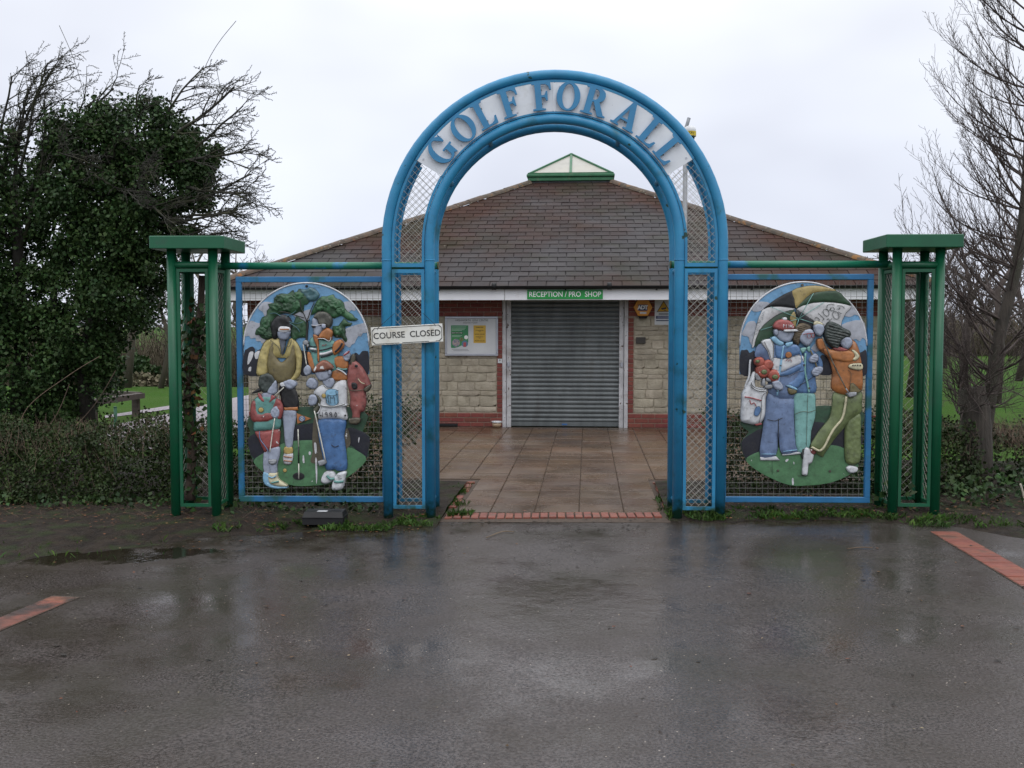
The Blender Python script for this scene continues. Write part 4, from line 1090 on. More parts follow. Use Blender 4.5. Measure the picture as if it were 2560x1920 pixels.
# ---- black bait box under the left panel
bp = gr(806, 1309); bp.z = gz(bp.x, bp.y) + .03
bb = empty('bait_box', bp, R_(2), 'black plastic bait box with a white label on the soil under the mural', 'box')
hw = .175
m = MB(); m.add([(-hw, -.0, 0), (hw, 0, 0), (hw, .23, 0), (-hw, .23, 0), (-hw, .004, .062), (hw, .004, .062), (hw, .225, .062), (-hw, .225, .062), (-hw + .01, .035, .105), (hw - .01, .035, .105), (hw - .01, .2, .105), (-hw + .01, .2, .105)],
      [(0, 1, 5, 4), (1, 2, 6, 5), (2, 3, 7, 6), (3, 0, 4, 7), (4, 5, 9, 8), (5, 6, 10, 9), (6, 7, 11, 10), (7, 4, 8, 11), (8, 9, 10, 11)]); m.build('case', MT['black_plastic'], bb)
m = MB(); m.cbox(-hw - .004, hw + .004, -.004, .232, .056, .064, .002); m.build('lid_rim', MT['black_plastic'], bb)
m = MB(); m.add([(-.06, .045, .1065), (.025, .045, .1065), (.03, .105, .1065), (-.055, .105, .1065)], [(0, 1, 2, 3)]); m.build('label', MT['board'], bb)
# ================================================================== ceramic mural panels
def glaze(name, hexc, k2=0.75, wear=None, rough=0.36, scale=14, chipscale=20):
    c = C(hexc); g_ = sum(c) / 3; c = tuple(v * .84 + g_ * .16 for v in c); k2 *= .86
    return M('glaze_' + name, c, sc3(c, k2), scale=scale, rough=rough, r2=rough + .25, bump=0.5, bscale=42, chips=((0.58, 0.58, 0.57), chipscale, wear or .775), coat=0.1, stain=((0.03, 0.03, 0.025), 26, 0.56, 0.74, 0.55))
GZ = {k: glaze(k, *v) if isinstance(v, tuple) else glaze(k, v) for k, v in {
    'sky': ('#5f9cc9', .88), 'cloud': ('#a9adb8', .9), 'navy': ('#171a2a', .7), 'dkgreen': ('#2a5238', .75), 'grass': ('#4a7f52', .8, .72), 'leaf': ('#2a5a34', .5), 'leaf2': ('#356b40', .5), 'teal_leaf': ('#3f6f78', .6),
    'bark': ('#2c2a22', .6), 'brown': ('#5a5240', .7, .68), 'skin': ('#98a2b6', .88), 'skin_dk': ('#5c6472', .8), 'skin_mid': ('#828ca0', .85), 'black': ('#15151a', .6), 'white': ('#cfd0d4', .85), 'yellow': ('#bbaa62', .72), 'olive': ('#75693f', .75), 'orange': ('#b9702a', .75), 'cream': ('#cfc7a0', .8),
    'hair_dk': ('#3f4a46', .4), 'hair_grey': ('#6f6e62', .35), 'teal': ('#5c9a92', .82), 'red': ('#a8484a', .75), 'redworn': ('#a84c48', .75, .69), 'capworn': ('#9a5c42', .7, .62), 'jeans': ('#3c70aa', .8, .76), 'denim': ('#667fa8', .8, .75), 'shirt': ('#cdd0d4', .88, .76), 'blue': ('#4f7cb0', .8, .74),
    'ltblue': ('#7db4d4', .85), 'ltteal': ('#78b4ac', .85), 'stick': ('#d8d6c8', .85), 'metal': ('#9a9ea4', .7), 'crimson': ('#9a4440', .7, .7), 'redbag': ('#9c5049', .7, .74), 'tomato': ('#b4503a', .65, .7), 'gold': ('#c0a450', .8), 'khaki': ('#6d7d48', .72), 'pants_teal': ('#74b0aa', .88),
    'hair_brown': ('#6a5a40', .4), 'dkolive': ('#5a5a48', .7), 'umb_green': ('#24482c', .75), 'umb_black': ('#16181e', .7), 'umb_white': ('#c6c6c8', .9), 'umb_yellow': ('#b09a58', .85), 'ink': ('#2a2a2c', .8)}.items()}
YP = 0.062                                   # front of the flat plaques
class Mural:
    def __init__(s, root, ox, oy, k=2.765): s.root, s.ox, s.oy, s.k = root, ox, oy, k
    def q(s, pts): return [gp(s.ox + x / s.k, s.oy + y / s.k, YP) for x, y in pts]
    def piece(s, name, mat, pts, h=0.02, lay=1, parent=None, r=None, lump=0.002, smooth_=3, back=None, ridges=0, step=None):
        P = s.q(pts)
        if smooth_: P = catmull(P, smooth_)
        A = np.array(P); w = float(min(A.max(0) - A.min(0)))
        rr = (r or max(0.012, min(0.05, w * 0.42))) * .5; h *= .56
        y0 = YP - 0.0043 * lay
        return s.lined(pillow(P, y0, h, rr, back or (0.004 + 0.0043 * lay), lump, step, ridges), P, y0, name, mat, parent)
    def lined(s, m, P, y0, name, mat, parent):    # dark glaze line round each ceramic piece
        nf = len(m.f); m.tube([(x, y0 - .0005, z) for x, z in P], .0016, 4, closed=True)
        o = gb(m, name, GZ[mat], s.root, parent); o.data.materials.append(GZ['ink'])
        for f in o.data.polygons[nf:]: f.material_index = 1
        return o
    def flat(s, name, mat, pts, lay=1, parent=None, smooth_=3, th=0.006):
        P = s.q(pts)
        if smooth_: P = catmull(P, smooth_)
        y1 = YP - 0.0043 * lay
        return gb(pillow(P, y1, 0.0015, 0.006, th, 0, 0.02), name, GZ[mat], s.root, parent)
    def line(s, name, mat, pts, r, lay, parent=None, closed=False, n=6, smooth_=4):
        P = s.q(pts)
        if smooth_ and len(P) > 2: P = catmull(P, smooth_, closed)
        y = YP - 0.0043 * lay
        m = MB(); m.tube([(x, y, z) for x, z in P], r, n, closed=closed); return gb(m, name, GZ[mat], s.root, parent)
    def ball(s, name, mat, c, rx, ry, h, lay, parent=None):
        return s.piece(name, mat, [(c[0] + rx * math.cos(t * math.pi / 6), c[1] + ry * math.sin(t * math.pi / 6)) for t in range(12)], h, lay, parent, smooth_=2, lump=.001)
def tile(ox, oy, pts, o):                    # close-up tile coordinates -> panel coordinates
    return [((ox + x / 8.294 - o[0]) * 2.765, (oy + y / 8.294 - o[1]) * 2.765) for x, y in pts]
def panel_frame(root, x0, x1, z0, z1, y=0.10):
    w, t = .05, .02
    for nm, a in (('frame_bar', (x0, x1, z1 - w, z1)), ('frame_bar', (x0, x1, z0, z0 + w)), ('frame_bar', (x0, x0 + w, z0 + w, z1 - w)), ('frame_bar', (x1 - w, x1, z0 + w, z1 - w))):
        m = MB(); m.cbox(a[0], a[1], y - t, y + t, a[2], a[3], .004); gb(m, nm, MT['blue_frame'], root)
    tag(gb(wires(None, x0 + w, x1 - w, z0 + w, z1 - w, .0503, False, lambda u, v: (u, y, v), r=.0019), 'wire_mesh', MT['dark_wire'], root), kind='stuff')
def sky_plate(mu, cx, cy, r, ybot):
    pts = [(cx + r * math.cos(math.pi + math.pi * i / 40), cy + r * math.sin(math.pi + math.pi * i / 40)) for i in range(41)] + [(cx + r, ybot), (cx - r, ybot)]
    P = mu.q(pts)
    m = MB(); m.prism(P, YP, YP + .016); sp = gb(m, 'sky_plaque', GZ['sky'], mu.root)
    m = MB(); m.tube([(x, YP - .001, z) for x, z in P[:41]], .0075, 6); gb(m, 'rim', GZ['white'], mu.root, sp)
    return sp

# ---------------- left mural: four golfers and a tree
x0, z1 = gp(590, 692, .1); x1, z0 = gp(955, 1255, .1); x1 = -RO - TR + .03
ml = gthing('golf_mural', (x0 + x1) / 2, .1, 'blue framed ceramic mural of four golfers, a tree and a flag', 'mural', 'ceramic mural panels')
panel_frame(ml, x0, x1, z0, z1)
A = Mural(ml, 580, 680); oA = (580, 680)
L1 = lambda p: tile(600, 700, p, oA)
L2 = lambda p: tile(760, 700, p, oA)
sp = sky_plate(A, 514, 508, 433, 707)
A.flat('cloud', 'cloud', L1([(505, 450), (720, 500), (600, 640), (520, 760), (480, 670), (410, 620), (385, 575)]), 1, sp)
A.flat('cloud', 'cloud', L1([(215, 850), (330, 880), (480, 940), (560, 1240), (460, 1315), (430, 1270), (340, 1265), (320, 1200), (230, 1215), (190, 1160), (95, 1160), (130, 1020)]), 1, sp)
A.flat('cloud', 'cloud', L2([(700, 520), (940, 440), (1070, 600), (1040, 640), (980, 620), (920, 670), (820, 650)]), 1, sp)
A.flat('cloud', 'cloud', L2([(800, 1040), (1240, 890), (1285, 980), (1300, 1090), (1220, 1100), (1180, 1170), (1130, 1160), (1070, 1260), (1050, 1310), (990, 1340), (940, 1400), (840, 1320), (780, 1200)]), 1, sp)
A.flat('cloud', 'cloud', L1([(1100, 700), (1330, 640), (1480, 620), (1400, 860), (1230, 830)]), 1, sp)
A.flat('hill', 'navy', [(84, 704), (86, 560), (108, 530), (140, 515), (158, 530), (162, 555), (185, 538), (215, 548), (225, 704)], 2, sp)
A.flat('hill', 'navy', [(470, 704), (475, 555), (500, 548), (530, 560), (540, 704)], 2, sp)
A.flat('hill', 'navy', [(840, 704), (845, 570), (862, 560), (880, 572), (900, 548), (930, 546), (944, 565), (943, 704)], 2, sp)
for p in ([(120, 560), (150, 552), (140, 600), (110, 640)], [(160, 560), (195, 545), (190, 590), (165, 600)], [(120, 660), (135, 655), (132, 685), (116, 682)]): A.flat('paint_chip', 'white', p, 3, sp, th=.004)
m = MB(); c = A.q([(517, 98)])[0]; m.tube([(c[0], YP - .016, c[1]), (c[0], YP, c[1])], .011, 12); gb(m, 'bolt', GZ['black'], ml, sp)
gpq = A.flat('ground_plaque', 'dkgreen', [(105, 1035), (150, 985), (330, 940), (800, 932), (930, 985), (925, 1045), (905, 1110), (950, 1140), (945, 1230), (925, 1300), (800, 1420), (700, 1462), (520, 1480), (400, 1472), (250, 1405), (150, 1310), (112, 1190), (125, 1110)], 0, th=.016)
A.flat('field', 'navy', [(110, 1160), (200, 1110), (330, 1180), (340, 1240), (165, 1300)], 1, gpq)
A.flat('field', 'navy', [(420, 1062), (570, 1042), (565, 1162), (425, 1170)], 1, gpq, smooth_=0)
A.flat('field', 'navy', [(800, 1080), (870, 1090), (950, 1142), (942, 1230), (922, 1285), (840, 1210), (800, 1180)], 1, gpq)
A.flat('field', 'grass', [(150, 1310), (240, 1240), (340, 1190), (420, 1168), (560, 1162), (640, 1180), (800, 1210), (865, 1235), (930, 1300), (800, 1418), (700, 1460), (520, 1478), (400, 1470), (250, 1403)], 2, gpq)
A.flat('field', 'brown', [(568, 1010), (600, 1010), (607, 1150), (640, 1280), (590, 1320), (545, 1310), (560, 1240), (557, 1165)], 3, gpq)
A.flat('field', 'brown', [(775, 1120), (800, 1080), (822, 1180), (785, 1225), (770, 1215)], 3, gpq)
for p in ([(570, 1180), (585, 1185), (588, 1240), (578, 1255), (572, 1220)], [(578, 1290), (590, 1300), (592, 1420), (586, 1462), (582, 1400)], [(535, 1240), (548, 1244), (545, 1262), (534, 1260)], [(492, 1270), (500, 1270), (504, 1316), (492, 1312)], [(880, 1140), (884, 1150), (878, 1180), (874, 1160)]): A.flat('paint_chip', 'white', p, 4, gpq, th=.004)
hole = A.ball('hole', 'black', (463, 1410), 40, 25, .002, 3, gpq)
fl = A.line('flag_pole', 'stick', [(460, 1085), (463, 1205)], .006, 4, gpq); A.line('flag_pole', 'black', [(463, 1205), (464, 1322)], .006, 4, gpq); A.line('flag_pole', 'stick', [(464, 1322), (465, 1428)], .006, 4, gpq)
flag = A.flat('flag', 'orange', [(450, 975), (550, 1012), (455, 1048)], 4, gpq, smooth_=0)
A.ball('roundel', 'denim', (488, 1012), 22, 20, .002, 5, gpq)
A.line('numeral', 'white', [(488, 1012), (480, 1004), (488, 997), (496, 1004), (488, 1012), (479, 1021), (488, 1029), (497, 1021)], .0025, 6, gpq, closed=True)
A.ball('golf_ball', 'gold', (368, 1370), 13, 14, .012, 3, gpq)
# tree
fo = A.piece('tree', 'leaf', L1([(320, 1130), (350, 1020), (420, 960), (420, 880), (470, 770), (560, 740), (560, 640), (620, 580), (590, 500), (700, 480), (710, 390), (790, 310), (870, 280), (990, 290), (1050, 250), (1110, 210), (1150, 310), (1220, 190), (1290, 200), (1300, 260), (1440, 300), (1450, 420), (1400, 500), (1330, 520), (1320, 690), (1250, 650), (1100, 720), (1000, 690), (850, 700), (790, 760), (730, 820), (700, 900), (720, 1100), (690, 1200), (560, 1240), (440, 1190), (400, 1140)]), .035, 2, lump=.014, smooth_=2)
for c, rx, ry in (((1050, 420), 130, 90), ((860, 390), 110, 80), ((760, 560), 110, 80), ((1000, 560), 120, 90), ((560, 900), 80, 110), ((480, 1060), 90, 80), ((600, 1140), 80, 70), ((1230, 330), 100, 80), ((1180, 520), 90, 90)):
    A.piece('leaf_clump', rng.choice(('leaf', 'leaf2')), L1([(c[0] + rx * (1 + .28 * (k % 2)) * math.cos(k * math.pi / 7), c[1] + ry * (1 + .28 * (k % 2)) * math.sin(k * math.pi / 7)) for k in range(14)]), .028, 5, fo, lump=.012, smooth_=2)
A.piece('foliage', 'leaf', L1([(1040, 980), (1130, 860), (1180, 740), (1260, 800), (1380, 900), (1390, 1180), (1320, 1190), (1210, 1200), (1150, 1250), (1080, 1230)]), .025, 2, fo, lump=.012)
A.piece('foliage', 'leaf2', L2([(150, 720), (220, 520), (300, 400), (380, 340), (470, 340), (540, 320), (620, 300), (650, 370), (760, 410), (830, 480), (850, 580), (920, 660), (1010, 710), (1060, 780), (1120, 810), (1040, 850), (910, 830), (820, 760), (760, 740), (640, 790), (560, 760), (400, 640), (260, 680)]), .035, 2, fo, lump=.014, smooth_=2)
A.piece('foliage', 'leaf', L2([(830, 800), (920, 880), (1000, 890), (960, 950), (860, 960), (870, 1080), (860, 1140), (900, 1230), (860, 1290), (790, 1200), (660, 1190), (610, 1120), (600, 960), (720, 950)]), .03, 2, fo, lump=.014, smooth_=2)
for c, rx, ry in (((650, 520), 120, 80), ((450, 470), 130, 90), ((760, 640), 90, 70), ((730, 1060), 80, 90), ((330, 560), 80, 80)):
    A.piece('leaf_clump', rng.choice(('leaf', 'leaf2')), L2([(c[0] + rx * (1 + .28 * (k % 2)) * math.cos(k * math.pi / 7), c[1] + ry * (1 + .28 * (k % 2)) * math.sin(k * math.pi / 7)) for k in range(14)]), .028, 5, fo, lump=.012, smooth_=2)
A.piece('foliage', 'teal_leaf', L2([(-60, 190), (60, 200), (130, 150), (250, 200), (330, 310), (250, 420), (150, 440), (60, 400), (-60, 300)]), .022, 3, fo, lump=.012, smooth_=2)
A.line('trunk', 'bark', L2([(70, 1460), (62, 1200), (80, 950), (70, 830)]), .011, 3, fo)
for p in (L2([(70, 850), (110, 760), (150, 640), (230, 470)]), L2([(70, 850), (10, 700), (-50, 560), (-70, 400)]), L2([(140, 830), (70, 850)]), L1([(1350, 790), (1000, 680), (830, 660)])): A.line('branch', 'bark', p, .005, 7, fo)
# woman in yellow
wo = A.piece('golfer', 'yellow', [(238, 472), (335, 462), (360, 575), (400, 462), (448, 482), (485, 560), (486, 640), (470, 705), (440, 730), (445, 620), (430, 600), (255, 600), (245, 705), (178, 712), (176, 650), (195, 555)], .035, 3, lump=.004)
wo['label'] = 'relief figure of a woman in yellow shirt and olive vest'
A.piece('sleeve', 'yellow', [(238, 478), (282, 470), (255, 600), (248, 705), (177, 712), (178, 640), (202, 540)], .04, 4, wo, lump=.005)
A.piece('sleeve', 'yellow', [(425, 478), (452, 488), (486, 560), (486, 635), (468, 720), (405, 765), (402, 745), (440, 690), (446, 600)], .04, 5, wo, lump=.005)
A.piece('vest', 'olive', [(272, 490), (300, 490), (300, 560), (322, 605), (347, 622), (380, 598), (402, 560), (420, 490), (442, 492), (448, 590), (437, 690), (402, 760), (320, 768), (252, 690), (248, 595)], .05, 5, wo, r=.07, lump=.002)
A.piece('hair', 'black', L1([(700, 830), (760, 760), (850, 720), (1000, 740), (1080, 850), (1100, 960), (1060, 1050), (880, 1060), (800, 1120), (770, 1220), (700, 1210), (660, 1080), (650, 930)]), .035, 6, wo, lump=.008)
for p in (L1([(900, 800), (1100, 700), (1180, 640)]), L1([(950, 830), (1180, 900), (1330, 870)]), L1([(880, 760), (760, 690), (640, 700)]), L1([(1000, 860), (1200, 990), (1260, 1080)])): A.line('feather', 'teal_leaf', p, .004, 9, wo)
A.piece('face', 'skin_mid', L1([(815, 1050), (1060, 1050), (1040, 1170), (980, 1240), (880, 1240), (810, 1180)]), .03, 8, wo)
A.piece('neck', 'skin_dk', L1([(840, 1220), (950, 1220), (945, 1380), (890, 1560), (860, 1420)]), .012, 6, wo)
A.piece('visor', 'white', L1([(860, 965), (1040, 975), (1072, 1050), (940, 1090), (818, 1055)]), .02, 11, wo); A.line('visor_band', 'orange', L1([(860, 1020), (950, 1025), (1050, 1022)]), .006, 14, wo)
for p in (L1([(650, 1240), (720, 1300), (830, 1400), (870, 1540)]), L1([(1090, 1240), (1050, 1370), (950, 1390), (900, 1500)])): A.line('collar_edge', 'dkolive', p, .003, 10, wo)
A.piece('skirt', 'black', [(335, 780), (435, 800), (462, 940), (365, 945), (340, 870)], .03, 3, wo)
A.piece('hem', 'orange', [(362, 932), (458, 930), (459, 955), (368, 958)], .02, 5, wo, smooth_=0)
A.piece('leg', 'skin', [(355, 955), (447, 958), (430, 1100), (418, 1212), (375, 1212), (360, 1080)], .032, 3, wo)
A.piece('sock', 'gold', [(367, 1208), (420, 1208), (419, 1256), (366, 1256)], .025, 4, wo); A.piece('shoe', 'white', [(363, 1252), (425, 1252), (412, 1322), (362, 1320)], .022, 4, wo)
for y in (1272, 1300): A.line('shoe_stripe', 'orange', [(364, y), (392, y + 3), (420, y + 6)], .005, 8, wo)
A.piece('hand', 'skin', [(345, 765), (400, 738), (442, 752), (452, 780), (410, 812), (368, 790)], .03, 8, wo, lump=.006)
A.piece('glove', 'shirt', [(340, 770), (362, 760), (378, 785), (350, 792)], .02, 11, wo)
A.line('golf_club', 'stick', [(368, 795), (302, 856)], .0055, 11, wo); A.line('golf_club', 'metal', [(330, 850), (325, 960)], .003, 9, wo)
# girl in front
gi = A.piece('golfer', 'teal', [(160, 880), (220, 850), (300, 860), (330, 900), (345, 1000), (332, 1080), (250, 1092), (162, 1097), (155, 1040), (142, 960)], .045, 6, lump=.003)
gi['label'] = 'relief figure of a girl in teal and red top'
A.piece('hair', 'hair_dk', [(188, 770), (203, 712), (250, 697), (295, 712), (313, 765), (290, 800), (270, 835), (225, 835), (196, 800)], .04, 7, gi, lump=.01)
A.piece('pigtail', 'black', [(205, 825), (150, 838), (148, 830), (200, 800)], .012, 6, gi)
A.piece('face', 'skin', [(262, 800), (310, 745), (319, 800), (316, 832), (288, 846), (252, 835)], .032, 9, gi)
A.piece('neck', 'skin', [(213, 842), (252, 825), (292, 842), (270, 885), (243, 895), (215, 872)], .022, 8, gi)
A.piece('collar', 'red', [(188, 838), (205, 842), (235, 885), (222, 897), (198, 872)], .015, 11, gi); A.piece('collar', 'red', [(285, 848), (310, 862), (290, 888), (263, 902), (275, 870)], .015, 11, gi)
A.piece('arm', 'crimson', [(152, 888), (178, 898), (192, 970), (290, 965), (302, 1010), (265, 1032), (170, 1037), (137, 1005), (138, 930)], .04, 9, gi, lump=.006)
A.piece('arm', 'crimson', [(318, 870), (350, 900), (363, 950), (345, 1012), (318, 1010), (300, 960), (283, 960), (298, 905)], .035, 9, gi, lump=.006)
A.piece('hand', 'skin', [(283, 945), (318, 922), (342, 960), (327, 1005), (292, 1003), (277, 972)], .035, 12, gi, lump=.006)
A.ball('badge', 'gold', (212, 950), 18, 18, .008, 13, gi)
A.piece('shorts', 'redworn', [(165, 1097), (250, 1092), (331, 1085), (332, 1170), (325, 1212), (285, 1222), (240, 1252), (222, 1230), (190, 1160)], .045, 5, gi, lump=.004)
A.line('stripe', 'denim', [(200, 1098), (205, 1150), (240, 1200), (262, 1235)], .005, 12, gi)
A.piece('leg', 'skin', [(222, 1250), (265, 1240), (275, 1385), (225, 1385)], .035, 4, gi); A.piece('leg', 'skin', [(262, 1228), (330, 1205), (337, 1255), (318, 1330), (316, 1388), (268, 1388)], .04, 6, gi)
A.piece('shoe', 'ltblue', [(224, 1378), (262, 1388), (285, 1410), (262, 1478), (222, 1450)], .03, 6, gi); A.piece('shoe', 'cream', [(262, 1386), (318, 1382), (322, 1405), (335, 1432), (385, 1465), (383, 1480), (320, 1478), (262, 1450)], .035, 8, gi, lump=.006); A.piece('sole', 'ltblue', [(252, 1445), (300, 1472), (382, 1478), (380, 1492), (300, 1494), (246, 1474)], .03, 7, gi)
A.line('shoe_stripe', 'ltblue', [(265, 1405), (290, 1415), (318, 1402)], .006, 14, gi); A.line('shoe_stripe', 'teal', [(285, 1450), (310, 1445), (335, 1440)], .008, 14, gi)
A.line('golf_club', 'stick', [(308, 1005), (290, 1120), (273, 1240)], .0055, 14, gi); A.piece('club_head', 'metal', [(262, 1300), (268, 1292), (315, 1290), (317, 1312), (295, 1325), (272, 1320)], .02, 13, gi)
# man in orange and teal
ma = A.piece('golfer', 'teal', [(540, 465), (590, 445), (640, 470), (700, 470), (732, 520), (738, 640), (722, 705), (690, 700), (600, 690), (560, 660), (545, 560)], .04, 3, lump=.003)
ma['label'] = 'relief figure of a man in teal and orange jumper'
A.piece('hair', 'hair_grey', L2([(215, 770), (300, 670), (400, 655), (520, 690), (600, 800), (590, 930), (520, 990), (470, 930), (340, 935), (300, 830)]), .045, 8, ma, lump=.002, ridges=520, step=.006)
A.piece('face', 'skin', L2([(190, 795), (290, 800), (335, 920), (440, 940), (490, 1000), (420, 1030), (350, 1130), (240, 1160), (205, 1030), (180, 920)]), .035, 6, ma); A.line('glasses', 'white', L2([(180, 930), (260, 950), (330, 930), (430, 915), (480, 930)]), .003, 13, ma); A.ball('glasses_lens', 'black', ((760 + 225 / 8.294 - 580) * 2.765, (700 + 965 / 8.294 - 680) * 2.765), 14, 9, .004, 12, ma)
A.ball('ear', 'skin', ((760 + 435 / 8.294 - 580) * 2.765, (700 + 960 / 8.294 - 680) * 2.765), 16, 17, .018, 13, ma)
A.piece('collar', 'orange', L2([(310, 1215), (390, 1060), (500, 990), (605, 1060), (600, 1160), (560, 1265), (440, 1215)]), .035, 9, ma); A.line('collar_edge', 'white', L2([(310, 1215), (440, 1215), (550, 1268), (590, 1190)]), .0035, 14, ma)
A.piece('placket', 'orange', L2([(210, 1130), (300, 1160), (320, 1240), (340, 1660), (300, 1660), (290, 1400), (230, 1260)]), .02, 9, ma)
for p, c_, r in ((L2([(140, 1365), (270, 1385)]), 'navy', .005), (L2([(140, 1420), (280, 1440)]), 'white', .010), (L2([(345, 1460), (480, 1430), (605, 1390)]), 'navy', .006), (L2([(345, 1540), (480, 1520), (610, 1470)]), 'white', .014), (L2([(370, 1595), (480, 1575), (610, 1530)]), 'navy', .007), (L2([(170, 1470), (280, 1490)]), 'navy', .005)): A.line('stripe', c_, p, r, 9, ma)
A.line('embroidery', 'red', L2([(390, 1370), (420, 1340), (440, 1370), (470, 1330), (490, 1350)]), .0025, 10, ma)
A.piece('sleeve', 'orange', [(700, 515), (718, 482), (755, 465), (778, 490), (776, 522), (722, 572), (704, 560)], .04, 9, ma); A.line('cuff_stripe', 'navy', [(722, 552), (755, 520), (772, 490)], .009, 15, ma)
A.piece('forearm', 'orange', [(712, 590), (768, 580), (803, 605), (803, 668), (742, 672), (715, 642)], .035, 6, ma); A.piece('sleeve', 'orange', [(698, 680), (760, 680), (800, 720), (792, 748), (700, 745)], .03, 5, ma)
A.line('cuff_stripe', 'white', [(730, 668), (770, 685), (800, 710)], .006, 12, ma); A.line('cuff_stripe', 'teal', [(735, 662), (775, 672), (802, 668)], .008, 11, ma)
A.piece('hand', 'skin', [(772, 575), (800, 545), (826, 570), (812, 612), (786, 612)], .03, 9, ma, lump=.006); A.line('finger', 'red', [(780, 575), (805, 560), (820, 545)], .008, 13, ma)
A.piece('sleeve', 'orange', [(522, 560), (548, 560), (580, 650), (570, 700), (535, 640)], .03, 5, ma)
A.piece('hand', 'skin', [(503, 668), (528, 640), (553, 662), (550, 700), (520, 716), (504, 695)], .03, 9, ma, lump=.006)
A.line('golf_club', 'stick', [(498, 500), (510, 570), (521, 642)], .005, 8, ma); A.ball('club_head', 'metal', (515, 488), 20, 18, .018, 8, ma)
A.ball('button', 'metal', (530, 508), 7, 12, .012, 9, ma)
# boy
bo = A.piece('golfer', 'shirt', [(568, 838), (590, 800), (648, 772), (682, 800), (715, 770), (790, 745), (797, 900), (790, 935), (803, 1000), (790, 1022), (700, 1010), (612, 1017), (600, 980), (612, 880)], .05, 6, lump=.004)
bo['label'] = 'relief figure of a boy in white 1990 shirt and jeans'
A.piece('cap', 'capworn', [(568, 688), (600, 632), (650, 607), (700, 638), (710, 668), (660, 682), (612, 690)], .05, 12, bo)
A.piece('face', 'skin', [(582, 690), (660, 680), (692, 678), (697, 700), (672, 738), (640, 752), (604, 742)], .04, 9, bo); A.ball('ear', 'skin', (684, 692), 13, 18, .02, 14, bo)
A.piece('neck', 'skin', [(632, 748), (700, 730), (714, 768), (692, 797), (652, 792)], .025, 8, bo)
A.line('neckline', 'dkolive', [(640, 770), (655, 795), (690, 805), (712, 780), (716, 765)], .003, 13, bo)
A.piece('fist', 'skin', [(518, 772), (543, 730), (582, 740), (597, 775), (577, 807), (535, 797)], .035, 9, bo, ridges=420); A.piece('fist', 'skin', [(534, 892), (545, 850), (582, 848), (598, 880), (582, 917), (546, 920)], .035, 11, bo, ridges=420)
A.piece('sleeve', 'dkolive', [(578, 838), (600, 850), (625, 880), (610, 940), (590, 965), (565, 950), (590, 920), (602, 885)], .025, 8, bo)
A.line('sleeve_edge', 'white', [(595, 975), (612, 960), (625, 930)], .006, 12, bo)
A.piece('shirt_fold', 'shirt', [(605, 905), (640, 915), (700, 920), (790, 905), (795, 925), (700, 938), (620, 930)], .02, 12, bo)
A.line('fold_line', 'dkolive', [(612, 905), (640, 922), (720, 926), (792, 908)], .003, 16, bo)
A.piece('printed_shape', 'ltblue', [(655, 835), (668, 812), (700, 806), (738, 815), (742, 850), (745, 900), (715, 920), (680, 915), (660, 895)], .004, 14, bo, lump=0, back=.01)
for p in ([(668, 845), (700, 852), (740, 843)], [(660, 900), (672, 850), (680, 905)], [(690, 905), (690, 860), (702, 870), (715, 858), (722, 905)], [(742, 905), (735, 850), (728, 820), (748, 815)]): A.line('printed_line', 'ink', p, .002, 15.5, bo)
A.ball('badge', 'gold', (645, 852), 15, 15, .007, 15, bo)
DG = {'1': [[(0, 0), (0, 1)]], '9': [[(.6, .35), (.3, .5), (.05, .3), (.3, .05), (.6, .2), (.58, 1)]], '0': [[(.3, 0), (.05, .5), (.3, 1), (.6, .5), (.3, 0)]]}
for ch, x in (('1', 634), ('9', 652), ('9', 682), ('0', 718)):
    for st in DG[ch]: A.line('numeral', 'navy', [(x + 26 * a, 965 + 32 * b) for a, b in st], .003, 14.6, bo)
A.ball('button', 'ink', (620, 988), 4, 4, .003, 14.5, bo); A.ball('button', 'ink', (790, 988), 5, 5, .003, 13, bo)
A.piece('jeans', 'jeans', [(603, 1015), (700, 1010), (790, 1018), (780, 1120), (785, 1180), (795, 1260), (797, 1360), (735, 1375), (715, 1362), (660, 1368), (640, 1320), (622, 1240), (600, 1130)], .055, 4, bo, lump=.004)
A.line('crease', 'navy', [(696, 1190), (720, 1205), (745, 1195)], .004, 13, bo)
A.piece('shoe', 'shirt', [(618, 1442), (645, 1380), (700, 1372), (722, 1402), (700, 1440), (652, 1462)], .04, 6, bo, lump=.006); A.piece('shoe', 'shirt', [(694, 1490), (710, 1420), (740, 1385), (796, 1375), (785, 1432), (770, 1492), (722, 1506)], .045, 8, bo, lump=.006)
for p in ([(665, 1400), (690, 1425), (715, 1420)], [(715, 1440), (745, 1445), (780, 1440)]): A.line('shoe_panel', 'teal', p, .011, 14, bo)
for k in range(3): A.line('lace', 'ink', [(735 + 8 * k, 1405 + 9 * k), (760 + 6 * k, 1398 + 9 * k)], .0018, 16.5, bo)
A.line('golf_club', 'stick', [(580, 955), (620, 1130), (656, 1300)], .006, 15, bo); A.piece('club_head', 'metal', [(600, 1308), (615, 1298), (655, 1293), (660, 1318), (615, 1336)], .02, 12, bo)
